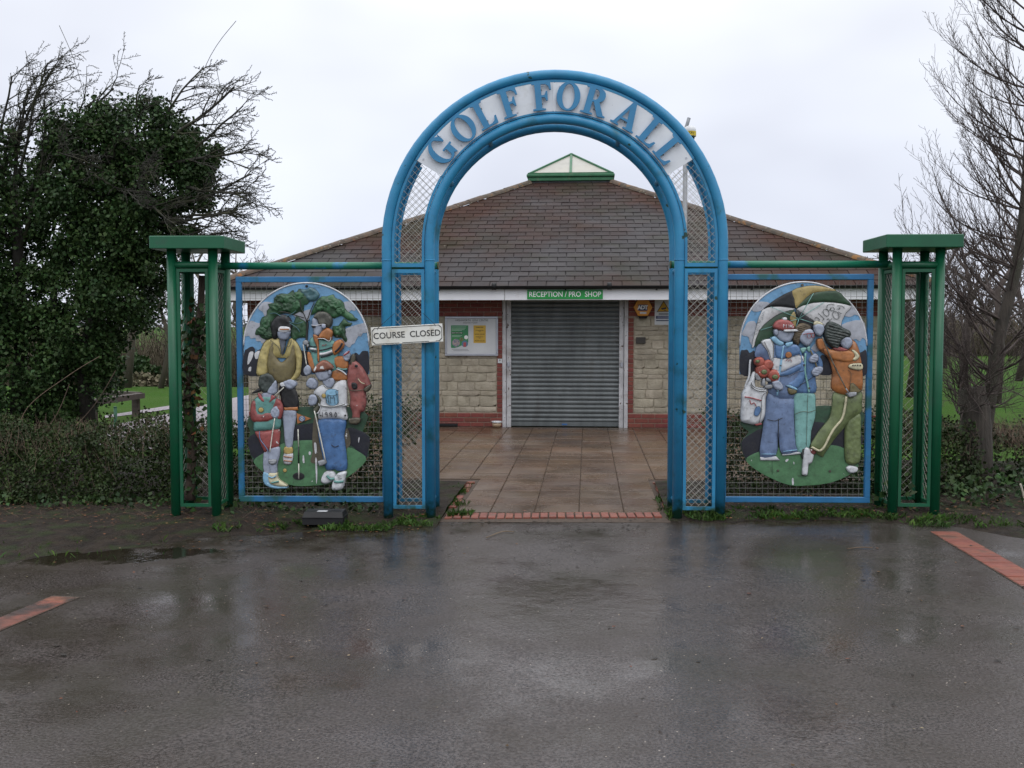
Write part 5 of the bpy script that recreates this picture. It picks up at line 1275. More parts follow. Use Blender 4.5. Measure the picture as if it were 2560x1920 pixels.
# red bag on the man's arm
rb = A.piece('red_bag', 'redbag', [(805, 665), (830, 612), (872, 622), (922, 682), (962, 772), (962, 800), (940, 826), (925, 800), (932, 900), (915, 960), (890, 972), (880, 1045), (832, 1046), (836, 980), (820, 920), (820, 850), (800, 760)], .05, 5, lump=.008)
A.piece('strap', 'brown', [(822, 612), (835, 568), (852, 570), (858, 600), (845, 640), (828, 650)], .02, 8, rb); A.ball('eyelet', 'black', (867, 648), 10, 9, .004, 13, rb); A.piece('patch', 'brown', [(922, 800), (962, 775), (962, 800), (940, 826), (920, 822)], .02, 12, rb); A.piece('patch', 'brown', [(820, 1010), (888, 1005), (884, 1042), (822, 1046)], .02, 12, rb); A.piece('patch', 'black', [(835, 765), (868, 768), (872, 800), (845, 805)], .008, 14, rb)
A.line('fold', 'cream', [(880, 735), (900, 760), (925, 770)], .004, 15, rb); A.line('fold', 'brown', [(825, 815), (870, 818), (920, 810)], .004, 14, rb)

# ---------------- right mural: three golfers under an umbrella
x1, z1 = gp(2184, 685, .1); x0, z0 = gp(1812, 1255, .1); x0 = RO + TR - .03
mr_ = gthing('golf_mural', (x0 + x1) / 2, .1, 'blue framed ceramic mural of three golfers under a striped umbrella', 'mural', 'ceramic mural panels')
panel_frame(mr_, x0, x1, z0, z1)
B = Mural(mr_, 1800, 680)
sp = sky_plate(B, 575, 508, 439, 706)
for p in ([(262, 205), (345, 215), (300, 260), (250, 275), (222, 265), (232, 240)], [(195, 345), (250, 355), (228, 505), (205, 480), (195, 448), (160, 440), (152, 425), (165, 395)], [(890, 228), (925, 240), (965, 300), (930, 295), (900, 310), (850, 305), (820, 320)], [(840, 365), (980, 332), (1008, 420), (1012, 472), (985, 455), (965, 478), (935, 462), (905, 478), (880, 430)], [(610, 560), (660, 490), (680, 500), (690, 540)]): B.flat('cloud', 'cloud', p, 1, sp)
for p in ([(140, 703), (141, 555), (165, 540), (188, 537), (205, 560), (240, 550), (240, 703)], [(680, 703), (690, 590), (720, 575), (770, 620), (780, 703)], [(955, 703), (960, 575), (985, 550), (1010, 548), (1012, 703)]): B.flat('hill', 'navy', p, 2, sp)
m = MB(); c = B.q([(568, 90)])[0]; m.tube([(c[0], YP - .016, c[1]), (c[0], YP, c[1])], .011, 12); gb(m, 'bolt', GZ['brown'], mr_, sp)
gq = B.flat('ground_plaque', 'dkgreen', [(145, 1035), (220, 990), (330, 960), (640, 930), (775, 925), (985, 965), (985, 1050), (972, 1100), (992, 1160), (965, 1215), (945, 1360), (860, 1420), (750, 1460), (600, 1477), (480, 1474), (360, 1430), (250, 1370), (178, 1300), (145, 1185), (200, 1110), (165, 1080)], 0, th=.016)
for p in ([(147, 1180), (220, 1115), (300, 1085), (305, 1200), (192, 1298)], [(620, 1050), (720, 1042), (860, 1090), (862, 1225), (760, 1200), (610, 1200)], [(955, 1100), (992, 1150), (968, 1205), (955, 1190)], [(380, 1130), (400, 1130), (400, 1200), (385, 1210)]): B.flat('field', 'navy', p, 1, gq)
B.flat('field', 'grass', [(178, 1300), (240, 1252), (380, 1215), (560, 1208), (760, 1195), (865, 1222), (945, 1290), (945, 1360), (860, 1418), (750, 1458), (600, 1475), (480, 1472), (360, 1428), (250, 1368)], 2, gq)
B.line('crack', 'dkgreen', [(360, 1290), (358, 1400)], .002, 2.5, gq); B.line('crack', 'bark', [(540, 1408), (620, 1408)], .002, 2.5, gq)
for c in ((398, 1372), (757, 1376)): B.ball('bolt', 'brown', c, 8, 8, .004, 3, gq)
for p in ([(450, 1300), (468, 1290), (470, 1300), (455, 1312)], [(495, 1430), (505, 1425), (508, 1465), (497, 1468)], [(505, 1310), (512, 1318), (508, 1330)]): B.flat('paint_chip', 'white', p, 3, gq, th=.004)
# umbrella
um = B.piece('umbrella', 'umb_black', [(300, 252), (380, 190), (440, 155), (495, 130), (512, 190), (522, 250), (440, 240), (350, 240)], .012, 3, lump=0, r=.05, smooth_=0)
U = lambda n, c, p: B.piece('umbrella_panel', c, p, .014, 3, um, lump=0, r=.05, smooth_=2)
U(0, 'umb_yellow', [(495, 130), (570, 102), (660, 93), (750, 110), (802, 130), (660, 140), (590, 180), (525, 252), (510, 190)])
U(0, 'umb_green', [(525, 252), (590, 182), (660, 141), (802, 131), (860, 180), (902, 230), (780, 209), (640, 211)])
U(0, 'umb_white', [(527, 256), (640, 214), (780, 211), (905, 236), (870, 280), (840, 340), (820, 385), (700, 385), (640, 332)])
U(0, 'umb_white', [(218, 515), (235, 430), (252, 365), (290, 262), (370, 240), (440, 242), (520, 256), (420, 282), (340, 332), (270, 402), (235, 512)])
U(0, 'umb_green', [(235, 515), (270, 405), (340, 335), (420, 285), (510, 260), (480, 330), (420, 400), (380, 450), (300, 485)])
U(0, 'umb_yellow', [(512, 272), (478, 310), (492, 345), (512, 390), (528, 335)])
U(0, 'umb_black', [(525, 258), (640, 334), (642, 400), (600, 385), (530, 352)])
for e in ((345, 240), (640, 147), (712, 210), (642, 355), (275, 402), (478, 342), (520, 385)): B.line('rib', 'ltteal', [(540, 322), e], .0028, 7, um)
B.line('shaft', 'hair_dk', [(540, 322), (522, 262)], .005, 7, um)
def O2(x, y, a, b, t): return [(x + a * math.cos(k * math.pi / 6) * math.cos(t) - b * math.sin(k * math.pi / 6) * math.sin(t), y + a * math.cos(k * math.pi / 6) * math.sin(t) + b * math.sin(k * math.pi / 6) * math.cos(t)) for k in range(12)]
tt = lambda p: [((2000 + x / 8.294 - 1800) * 2.765, (700 + y / 8.294 - 680) * 2.765) for x, y in p]
t1 = lambda p: [((1840 + x / 8.294 - 1800) * 2.765, (700 + y / 8.294 - 680) * 2.765) for x, y in p]
for p, cl_ in ((O2(525, 675, 55, 75, -.5), 1), ([(700, 520), (620, 500), (550, 530), (545, 600), (580, 640), (640, 570), (610, 600), (640, 640), (700, 610), (660, 560)], 0), ([(760, 535), (850, 540), (905, 590)], 0), ([(750, 600), (810, 600), (790, 570)], 0), (O2(725, 730, 60, 85, -.5), 1), ([(360, 690), (440, 760), (480, 810)], 0), ([(290, 800), (330, 770), (390, 830), (350, 860)], 0), ([(450, 840), (490, 800)], 0), ([(540, 830), (570, 800), (600, 840), (640, 800)], 0), ([(770, 660), (840, 700)], 0)):
    B.line('hand_lettering', 'hair_dk', tt(p), .0022, 6.2, um, closed=bool(cl_))
for p in ([(590, 650), (530, 690), (570, 720), (520, 740)], [(500, 760), (550, 790), (530, 820)], [(470, 820), (500, 860), (440, 880)], [(430, 940), (480, 960), (440, 1000), (400, 970)], [(410, 1010), (430, 1050), (370, 1080)]): B.line('hand_lettering', 'metal', t1(p), .002, 6.2, um)
# man in red cap
mc = B.piece('golfer', 'denim', [(238, 585), (252, 512), (290, 488), (350, 455), (420, 495), (520, 500), (552, 545), (572, 640), (575, 730), (520, 802), (502, 872), (412, 872), (330, 832), (335, 700), (300, 600)], .045, 5, lump=.003)
mc['label'] = 'relief figure of a man in red cap carrying a white golf bag'
B.piece('jacket_band', 'shirt', [(360, 590), (430, 597), (550, 570), (568, 620), (480, 660), (420, 690), (350, 680)], .02, 10, mc); B.piece('jacket_front', 'blue', [(350, 690), (420, 690), (480, 665), (568, 625), (572, 655), (480, 705), (420, 718), (345, 720)], .016, 11, mc); B.piece('jacket_yoke', 'blue', [(375, 500), (420, 502), (520, 502), (548, 548), (530, 568), (430, 596), (380, 586)], .02, 11, mc)
B.line('seam', 'ink', [(365, 590), (430, 597), (552, 572)], .0025, 15, mc); B.line('seam', 'ink', [(390, 720), (470, 715), (520, 692), (568, 680)], .0025, 14, mc)
B.piece('sleeve', 'blue', [(525, 505), (553, 548), (575, 640), (578, 735), (520, 805), (450, 792), (460, 770), (520, 720), (545, 620)], .035, 9, mc, lump=.004); B.piece('cuff', 'ltblue', [(445, 785), (475, 780), (525, 805), (510, 815)], .02, 13, mc); B.piece('hand', 'olive', [(460, 800), (500, 805), (522, 820), (510, 840), (480, 846), (462, 830)], .03, 11, mc)
B.piece('strap', 'shirt', [(278, 482), (335, 462), (362, 500), (360, 605), (342, 612), (318, 545)], .02, 12, mc); B.line('strap_edge', 'brown', [(295, 480), (325, 545), (345, 608)], .002, 15, mc); B.line('strap_edge', 'brown', [(340, 465), (358, 510), (355, 600)], .002, 15, mc)
B.piece('collar', 'ltblue', [(342, 462), (370, 443), (400, 470), (432, 490), (412, 512), (380, 500)], .022, 13, mc); B.piece('collar', 'ltblue', [(442, 492), (490, 482), (487, 505), (452, 520)], .022, 13, mc)
B.line('placket', 'ltblue', [(428, 512), (415, 600), (398, 720), (385, 850)], .009, 13.5, mc)
for p in ((408, 645), (398, 712), (384, 820)): B.ball('button', 'ink', p, 4, 4, .003, 16, mc)
B.ball('badge', 'orange', (463, 572), 22, 22, .008, 14, mc); B.line('embroidery', 'red', [(442, 615), (455, 600), (462, 615), (475, 602), (485, 618)], .002, 14.5, mc)
B.piece('face', 'skin', [(363, 402), (390, 393), (500, 408), (497, 450), (470, 484), (420, 482), (385, 457), (366, 432)], .045, 8, mc); B.piece('ear', 'skin', [(363, 402), (385, 396), (395, 425), (378, 440), (366, 428)], .02, 14, mc)
B.piece('cap', 'redworn', [(358, 372), (388, 335), (440, 328), (490, 350), (503, 395), (440, 408), (375, 396)], .05, 12, mc); B.piece('cap_peak', 'shirt', [(430, 398), (500, 395), (525, 402), (515, 412), (440, 415)], .02, 17, mc); B.ball('bobble', 'white', (438, 326), 16, 13, .03, 13, mc)
for x, st in ((422, [[(0, 0), (0, 1)], [(0, 0), (.8, .2), (0, .5)]]), (442, [[(0, 0), (0, 1)]]), (456, [[(0, 1), (0, 0), (.7, 1), (.7, 0)]]), (478, [[(.7, .1), (.1, .2), (.1, .8), (.7, .9), (.7, .5)]])):
    for q in st: B.line('cap_letter', 'white', [(x + 16 * a, 362 + 26 * b) for a, b in q], .0022, 20.5, mc, smooth_=0)
B.piece('trousers', 'denim', [(330, 835), (410, 868), (505, 872), (508, 1000), (520, 1190), (532, 1240), (425, 1256), (405, 1160), (396, 1130), (385, 1262), (275, 1276), (290, 1100), (310, 950)], .04, 4, mc, lump=.003)
B.line('crease', 'ink', [(320, 1015), (370, 1025), (425, 1005)], .003, 11, mc); B.line('crease', 'ink', [(398, 1010), (396, 1090), (394, 1140)], .003, 10, mc); B.line('hem', 'ltblue', [(280, 1255), (382, 1255)], .004, 10, mc); B.line('hem', 'ltblue', [(430, 1238), (525, 1225)], .004, 10, mc)
B.piece('shoe', 'shirt', [(275, 1276), (385, 1272), (412, 1300), (275, 1300)], .015, 4, mc, smooth_=0); B.piece('shoe', 'shirt', [(425, 1258), (555, 1238), (556, 1256), (430, 1268)], .012, 4, mc, smooth_=0)
bg = B.piece('golf_bag', 'shirt', [(148, 840), (170, 800), (205, 730), (222, 690), (245, 700), (240, 790), (320, 800), (312, 860), (305, 990), (262, 1052), (180, 1044), (140, 1018), (145, 900)], .06, 6, lump=.005)
for p in ((265, 620, 36, 34), (325, 640, 38, 36), (288, 682, 50, 50), (362, 715, 46, 46)): B.ball('club_cover', 'tomato', p[:2], p[2], p[3], .05, 11, bg)
for c, rx in (((248, 615), 14), ((292, 688), 20), ((367, 722), 20)): B.ball('pompom', 'khaki', c, rx, rx * .8, .01, 18.5, bg)
for p in ([(232, 705), (250, 700), (272, 735), (262, 748), (240, 742)], [(310, 730), (340, 735), (345, 755), (312, 752)], [(285, 740), (300, 735), (302, 785), (280, 780)], [(300, 785), (345, 775), (350, 800), (310, 805)]): B.piece('iron', 'metal', p, .015, 14, bg)
B.line('bag_rim', 'ink', [(205, 760), (215, 785), (250, 805), (300, 812)], .003, 16, bg); B.line('bag_rim', 'ink', [(200, 775), (215, 800), (255, 820), (305, 822)], .003, 16, bg); B.line('bag_trim', 'red', [(160, 860), (200, 865), (275, 885)], .006, 16, bg); B.line('bag_trim', 'red', [(195, 880), (205, 910), (225, 900), (240, 925)], .004, 16, bg); B.line('bag_seam', 'ink', [(310, 830), (280, 860), (275, 960), (258, 1045)], .002, 15.5, bg)
B.piece('bag_badge', 'blue', [(235, 935), (262, 925), (270, 955), (250, 990), (225, 980)], .003, 16, bg); B.piece('bag_foot', 'red', [(230, 1045), (270, 1040), (285, 1050), (245, 1060)], .02, 9, bg)
B.line('strap', 'shirt', [(190, 820), (170, 790), (195, 720), (200, 640), (205, 605)], .009, 8, bg); B.piece('hand', 'skin', [(348, 762), (375, 745), (400, 750), (427, 790), (412, 815), (370, 806)], .035, 14, bg, lump=.007)
# woman with glasses
wb = B.piece('golfer', 'blue', [(545, 530), (600, 518), (660, 560), (702, 620), (692, 690), (656, 722), (657, 832), (520, 837), (530, 765), (577, 722), (572, 600)], .035, 4, lump=.003)
wb['label'] = 'relief figure of a woman with glasses in blue jacket'
B.piece('hair', 'hair_brown', [(522, 372), (570, 352), (622, 375), (615, 402), (580, 430), (552, 470), (535, 505), (498, 475), (500, 420)], .04, 5, wb, ridges=380, step=.006)
B.piece('face', 'skin', [(542, 455), (575, 402), (622, 395), (642, 430), (628, 482), (597, 512), (560, 492)], .035, 9, wb); B.line('glasses', 'red', [(560, 432), (590, 425), (638, 422)], .003, 15.5, wb); B.line('glasses', 'red', O2(603, 440, 14, 17, 0), .0025, 15.5, wb, closed=True); B.line('glasses', 'red', O2(630, 437, 10, 15, 0), .0025, 14.5, wb, closed=True)
B.piece('collar', 'ltteal', [(545, 532), (572, 520), (590, 530), (562, 562)], .018, 10, wb); B.piece('collar', 'ltteal', [(592, 522), (612, 513), (612, 552), (598, 545)], .018, 10, wb)
B.line('placket', 'ltteal', [(582, 560), (578, 680), (598, 780), (606, 830)], .009, 10.5, wb)
for p in ((570, 642), (606, 800)): B.ball('button', 'brown', p, 6, 6, .003, 13, wb)
B.piece('sleeve', 'blue', [(640, 560), (668, 570), (702, 620), (695, 690), (660, 715), (640, 690), (668, 640)], .03, 8, wb); B.piece('hand', 'skin', [(605, 602), (640, 563), (670, 580), (662, 618), (622, 628)], .03, 12, wb, ridges=300); B.piece('hand', 'skin', [(622, 692), (650, 655), (697, 655), (695, 690), (650, 722)], .03, 12, wb, ridges=300); B.line('umbrella_handle', 'olive', [(615, 540), (640, 600), (660, 660)], .007, 12, wb)
B.line('sleeve_edge', 'ink', [(530, 785), (580, 760), (645, 715)], .003, 11, wb)
B.piece('trousers', 'pants_teal', [(510, 838), (642, 835), (657, 900), (655, 1000), (628, 1100), (612, 1220), (530, 1240), (512, 1000)], .03, 3, wb, lump=.002); B.line('crease', 'dkolive', [(510, 982), (560, 962), (610, 965), (652, 952)], .0025, 9, wb); B.line('crease', 'dkolive', [(600, 850), (595, 1000), (590, 1200)], .0018, 8.5, wb)
# man swinging
ms = B.piece('golfer', 'orange', [(662, 470), (690, 460), (720, 500), (780, 542), (880, 535), (900, 465), (940, 500), (962, 570), (978, 680), (980, 785), (962, 822), (880, 846), (820, 840), (765, 800), (772, 690), (740, 592), (678, 535)], .06, 6, lump=.004)
ms['label'] = 'relief figure of a swinging golfer in orange jumper'
B.piece('arm', 'orange', [(705, 530), (760, 535), (900, 545), (918, 590), (890, 625), (780, 610), (725, 575)], .03, 13, ms); B.piece('stripe', 'cream', [(895, 540), (915, 540), (950, 580), (920, 612), (895, 600), (918, 580)], .02, 15, ms); B.piece('cuff', 'cream', [(885, 635), (962, 630), (970, 668), (930, 676), (876, 660)], .02, 15, ms)
for x in (900, 915, 932, 950): B.ball('eyelet', 'ink', (x, 643), 3.5, 4.5, .002, 19, ms)
B.line('seam', 'brown', [(870, 675), (890, 700), (885, 770), (882, 830)], .0025, 16, ms); B.piece('olive_patch', 'olive', [(885, 780), (905, 765), (950, 810), (962, 820), (890, 838)], .004, 16, ms)  # brown seam and a thin olive-glazed patch low on the jumper
B.piece('hair', 'hair_dk', [(713, 410), (722, 370), (745, 342), (800, 358), (840, 385), (888, 410), (888, 445), (840, 465), (818, 490), (800, 535), (745, 505), (716, 455)], .055, 12, ms, ridges=260, step=.006, lump=.006)
B.piece('face', 'skin', [(818, 480), (848, 445), (888, 455), (902, 490), (875, 530), (838, 522)], .035, 14, ms); B.piece('scarf', 'crimson', [(770, 525), (800, 515), (870, 535), (840, 548), (785, 545)], .02, 15, ms)
B.piece('hand', 'skin', [(638, 375), (665, 355), (705, 365), (714, 400), (702, 428), (680, 445), (650, 425)], .04, 9, ms); B.piece('wristband', 'cream', [(640, 352), (660, 338), (695, 350), (705, 368), (650, 372)], .03, 8, ms); B.piece('forearm', 'orange', [(660, 470), (700, 462), (715, 500), (700, 540), (672, 530)], .035, 9, ms)
B.line('golf_club', 'hair_grey', [(688, 448), (760, 620), (850, 800)], .0055, 20, ms); B.line('golf_club', 'metal', [(850, 800), (872, 832)], .006, 20, ms); B.piece('club_head', 'metal', [(862, 832), (918, 825), (927, 835), (918, 852), (880, 862), (868, 850)], .02, 18, ms)
B.piece('trousers', 'khaki', [(783, 832), (880, 846), (972, 828), (975, 900), (972, 965), (910, 1020), (850, 1080), (790, 1150), (720, 1250), (700, 1275), (620, 1212), (660, 1130), (690, 1085), (750, 1010), (770, 930)], .055, 5, ms, lump=.004); B.piece('trouser_leg', 'khaki', [(862, 1060), (905, 1000), (965, 980), (970, 1100), (968, 1290), (930, 1330), (880, 1325), (860, 1290), (856, 1200)], .05, 4, ms, lump=.004)
B.line('trouser_stripe', 'cream', [(860, 858), (850, 930), (830, 1010), (775, 1080), (740, 1140), (710, 1200), (678, 1230), (640, 1215), (622, 1205)], .011, 14, ms)
B.piece('sock', 'crimson', [(612, 1218), (660, 1238), (640, 1262), (618, 1245)], .02, 6, ms); B.piece('shoe', 'shirt', [(580, 1215), (612, 1218), (625, 1250), (642, 1262), (630, 1312), (606, 1330), (598, 1398), (570, 1402), (562, 1385), (568, 1300)], .03, 7, ms); B.piece('sole', 'hair_dk', [(558, 1225), (580, 1218), (576, 1285), (560, 1280)], .015, 5, ms); B.piece('shoe', 'shirt', [(866, 1352), (895, 1335), (940, 1345), (948, 1362), (935, 1382), (890, 1386)], .035, 5, ms)
# ================================================================== vegetation
def leafmat(name, c, c2, rough=0.45, rand=0.35): return M(name, c, c2, scale=3, rough=rough, rand=rand, lo=.4, hi=.6, spec=.18)
MT['ivy'] = leafmat('ivy_leaf', (0.040, 0.076, 0.022), (0.020, 0.042, 0.013), .5)
MT['hedge_leaf'] = leafmat('hedge_leaf', (0.030, 0.050, 0.013), (0.018, 0.030, 0.009), .55)
MT['hedge_dark'] = leafmat('dark_hedge_leaf', (0.030, 0.048, 0.016), (0.020, 0.030, 0.012), .5)
MT['bramble'] = leafmat('bramble_leaf', (0.026, 0.056, 0.012), (0.015, 0.032, 0.010), .5)
MT['grass'] = leafmat('grass_blade', (0.042, 0.090, 0.013), (0.026, 0.058, 0.011), .6)
MT['dead_leaf'] = leafmat('dead_leaf', (0.16, 0.07, 0.03), (0.07, 0.035, 0.018), .6, .45)
MT['pale_litter'] = leafmat('pale_litter', (0.25, 0.20, 0.12), (0.14, 0.11, 0.07), .6, .4)
MT['twig'] = M('bare_twig', (0.085, 0.063, 0.055), (0.046, 0.035, 0.031), scale=12, rough=.8)
MT['haw'] = M('hawthorn_twig', (0.035, 0.033, 0.024), (0.018, 0.017, 0.013), scale=9, rough=.8, stain=((0.07, 0.075, 0.03), 4, .5, .65, .6))
MT['bark'] = M('grey_bark', (0.058, 0.048, 0.038), (0.030, 0.025, 0.020), scale=12, rough=.85, bump=1, bscale=30, bdist=.02, stretch=(1, 1, .25), stain=((0.05, 0.06, 0.03), 3, .5, .7, .5))
MT['dark_bark'] = M('dark_bark', (0.03, 0.026, 0.02), (0.016, 0.014, 0.011), scale=12, rough=.85, bump=1, bscale=30, bdist=.02, stretch=(1, 1, .25))
MT['far_twig'] = M('far_bare_twig', (0.088, 0.072, 0.056), (0.055, 0.047, 0.036), scale=1.2, rough=.9)
MT['scrub'] = M('bare_scrub', (0.085, 0.064, 0.045), (0.062, 0.055, 0.030), scale=.35, rough=.9, rand=.25)
MT['dry'] = M('dry_hedge_twig', (0.145, 0.098, 0.068), (0.08, 0.057, 0.04), scale=4, rough=.85, rand=.3)
def DP(x, y, Y): return at(x * D, y * D, Y)
def hedge_points(x0, x1, y0, y1, h, n, top=0.4, lump=.12):
    k = nr.random(n); x = nr.uniform(x0, x1, n); y = np.where(k < top, nr.uniform(y0, y1, n), y0 + np.abs(nr.normal(0, .12, n)) * (y1 - y0))
    z = np.where(k < top, h - np.abs(nr.normal(0, .08, n)), nr.uniform(0.02, h, n))
    lz = np.array([mnoise.noise(Vector((a * 2.3, b * 2.3, 1))) + .6 * mnoise.noise(Vector((a * 6, b * 6, 8))) for a, b in zip(x, y)])
    ly = np.array([mnoise.noise(Vector((a * 2.5, c * 3, 5))) + .5 * mnoise.noise(Vector((a * 7, c * 7, 2))) for a, c in zip(x, z)])
    z = z * (1 + lump * 1.6 * lz); y = y + ly * .2 + z * .55 + (np.maximum(0, z / h - .75) * .3)
    zz = np.array([gz(a, b) for a, b in zip(x, y)])
    return np.stack([x, y, np.maximum(z, .01) + zz], 1)
def sticks(P, L, r, up=1.0, spread=.5, droop=0):
    """thin three-sided twigs starting at P"""
    n = len(P); d = nr.normal(size=(n, 3)) * spread; d[:, 2] = np.abs(d[:, 2]) * .3 + up; d /= np.linalg.norm(d, axis=1)[:, None]
    L = (np.broadcast_to(L, (n,)) * nr.uniform(.5, 1.2, n))[:, None]
    a = np.cross(d, nr.normal(size=(n, 3))); a /= np.linalg.norm(a, axis=1)[:, None]; b = np.cross(d, a)
    mid_ = P + d * L * .55 + a * L * .06; tip = P + d * L + a * L * nr.uniform(-.15, .15, (n, 1))
    v = np.stack([P + a * r, P - a * r * .5 + b * r * .87, P - a * r * .5 - b * r * .87, mid_ + a * r * .7, mid_ - a * r * .35 + b * r * .6, mid_ - a * r * .35 - b * r * .6, tip], 1).reshape(-1, 3)
    f = np.array([(0, 1, 4), (0, 4, 3), (1, 2, 5), (1, 5, 4), (2, 0, 3), (2, 3, 5), (3, 4, 6), (4, 5, 6), (5, 3, 6)])
    F = (np.arange(n)[:, None, None] * 7 + f[None]).reshape(-1, 3)
    return v, F
def plant(name, label, cat, loc, parts, group=None):
    e = empty(name, loc, 0, label, cat, group)
    for nm, me, mat in parts:
        o = link(nm, me, mat, e); o.location = -Vector(loc)
        if nm in ('foliage', 'twigs', 'leaves'): o['kind'] = 'stuff'
    return e
def stick_mesh(name, P, L, r, **k): v, F = sticks(P, L, r, **k); return raw_mesh(name, v, tris=F)

# ---- hedges
def hedge(name, label, x0, x1, y0, y1, h, n, size, mat, ntw=500, dry=True):
    P = hedge_points(x0, x1, y0, y1, h, n, lump=.2)
    T = hedge_points(x0, x1, y0, y1, h * .8, ntw, top=.93); T[:, 2] = np.maximum(0.0, T[:, 2] * 1.12)
    return plant(name, label, 'hedge', (x0, y0, 0), [('foliage', leaf_mesh('foliage', P, size), mat), ('twigs', stick_mesh('twigs', T, h * .34, .0024, spread=.5), MT['dry'] if dry else MT['twig'])])
hedge('hedge', 'clipped hedge with dry brown tips below the ivy tree', -8.2, -3.75, 9.6, 11.4, .64, 38000, .032, MT['hedge_leaf'], 2600)
hedge('hedge', 'low leafy hedge behind the mural with the tree and flag', -3.7, -1.9, 10.15, 12.4, .72, 14000, .034, MT['hedge_leaf'], 700)
hedge('hedge', 'low leafy hedge behind the mural with the umbrella', 1.35, 3.9, 10.2, 12.4, .66, 16000, .034, MT['hedge_leaf'], 900)
hedge('hedge', 'tangled twiggy hedge bottom around the bare trunk', 3.9, 8.5, 11.2, 12.9, .5, 9000, .042, MT['hedge_dark'], 9000)

# ---- ivy-clad hawthorns at the left
YT = 12.6
def blob(x, y, rx, ry, Y=YT, dy=.7):
    c = DP(x, y, Y); s = 1.15732 * Y / FPX; return ((c.x, c.y, c.z), (rx * s, dy, ry * s))
HP = dict(seg=[6, 6, 5, 3], jit=[.10, .15, .2, .25], trop=[(.3, 0, .05), (.55, 0, -.1), (.35, 0, .05), (0, 0, .1)], rmin=.0028, taper=[.6, .75, .8, .7], sides=[6, 5, 4, 3], kids=[8, 8, 7], start=[.25, .15, .1], ang=[(25, 60), (30, 70), (40, 90)], bias=[(.35, 0, .15), (.35, 0, 0), (.1, 0, .05)], len=[(.45, .75), (.35, .6), (.12, .28)], rk=[.6, .6, .6])
rg = random.Random(5)
ivyA = [blob(10, 430, 60, 140), blob(-40, 420, 60, 160), blob(0, 640, 60, 90), blob(90, 560, 40, 60, dy=.4), blob(60, 640, 75, 70, dy=.5), blob(40, 780, 110, 110), blob(150, 830, 90, 90), blob(50, 900, 140, 70), blob(-60, 600, 70, 260)]
b0 = DP(30, 985, YT); b0.z = 0
mb = MB()
mb.tube([(b0.x, YT, -.05), DP(45, 760, YT), DP(40, 560, YT), DP(30, 400, YT)], [.10, .085, .07, .05], 8)
mb.tube([(b0.x + .25, YT + .1, -.05), DP(95, 780, YT), DP(115, 660, YT), DP(120, 560, YT)], [.07, .06, .05, .03], 8)
trunkA = mb.mesh('trunk')
mb = MB()
for p, d_, L, r in (((40, 540), (.7, -.2, .85), 1.7, .035), ((35, 480), (.35, .2, 1.0), 1.6, .03), ((30, 420), (-.3, 0, 1), 1.4, .028), ((50, 470), (.95, .1, .55), 1.75, .032), ((20, 520), (-.6, .2, .9), 1.3, .025), ((30, 400), (.15, 0, 1), 1.2, .026), ((60, 420), (.8, -.3, .6), 1.5, .026), ((60, 360), (.9, -.2, .7), 1.6, .024), ((80, 400), (1, -.2, .35), 1.5, .024), ((40, 380), (.5, -.3, .9), 1.5, .022), ((-20, 420), (.3, -.3, 1), 1.5, .024), ((10, 350), (.6, 0, .8), 1.4, .022), ((100, 440), (1, -.4, .5), 1.4, .022), ((-10, 480), (.1, -.3, .9), 1.5, .022)):
    grow(mb, DP(*p, YT), d_, L, r, 0, HP, rg)
P = blob_points(ivyA, 50000, clumps=34, spread=.18)
plant('ivy_tree', 'dark ivy covered thorn tree with bare branches at the left edge', 'tree', (b0.x, YT, 0), [('trunk', trunkA, MT['dark_bark']), ('branches', mb.mesh('branches'), MT['haw']), ('foliage', leaf_mesh('foliage', P, .048, droop=.7), MT['ivy'])], 'ivy clad trees')
ivyB = [blob(300, 290, 110, 72), blob(205, 310, 85, 80), blob(430, 330, 40, 45, dy=.4), blob(390, 345, 62, 70), blob(330, 400, 110, 75), blob(430, 400, 38, 50, dy=.4), blob(210, 430, 100, 90), blob(300, 500, 95, 70), blob(200, 560, 95, 85), blob(140, 470, 60, 90), blob(255, 640, 85, 75), blob(180, 700, 70, 90), blob(215, 760, 50, 60, dy=.5), blob(320, 585, 55, 45, dy=.5), blob(370, 500, 50, 35, dy=.4), blob(120, 350, 40, 60, dy=.4), blob(355, 610, 26, 22, dy=.2)]
b1 = DP(185, 985, YT); b1.z = 0
mb = MB()
mb.tube([(b1.x, YT + .15, -.05), DP(180, 780, YT), DP(215, 620, YT), DP(270, 480, YT), DP(330, 350, YT)], [.11, .09, .075, .06, .04], 8)
mb.tube([DP(200, 640, YT), DP(170, 520, YT), DP(190, 380, YT)], [.05, .04, .03], 7)
trunkB = mb.mesh('trunk')
mb = MB()
for p, d_, L, r in (((350, 330), (.8, -.4, .7), 1.25, .026), ((360, 360), (1, -.3, .3), 1.2, .024), ((380, 400), (1, -.3, -.05), 1.15, .024), ((340, 300), (.4, -.2, 1), 1.0, .02), ((370, 440), (1, -.4, -.1), 1.15, .022), ((340, 480), (1, -.3, .0), 1.2, .022), ((330, 520), (1, -.3, -.05), 1.15, .02), ((300, 330), (.0, -.5, 1), .8, .018), ((390, 340), (.9, -.2, .6), 1.0, .02), ((400, 470), (1, -.5, .15), 1.0, .02)):
    grow(mb, DP(*p, YT - .3), d_, L, r, 0, HP, rg)
for p, d_, L in (((330, 420), (-.3, -1, .1), .9), ((300, 400), (.3, -1, .2), .9), ((320, 440), (.5, -.9, -.3), .9), ((280, 380), (-.7, -.8, .1), .9)):
    grow(mb, DP(*p, YT - .35), d_, L, .018, 0, HP, rg)
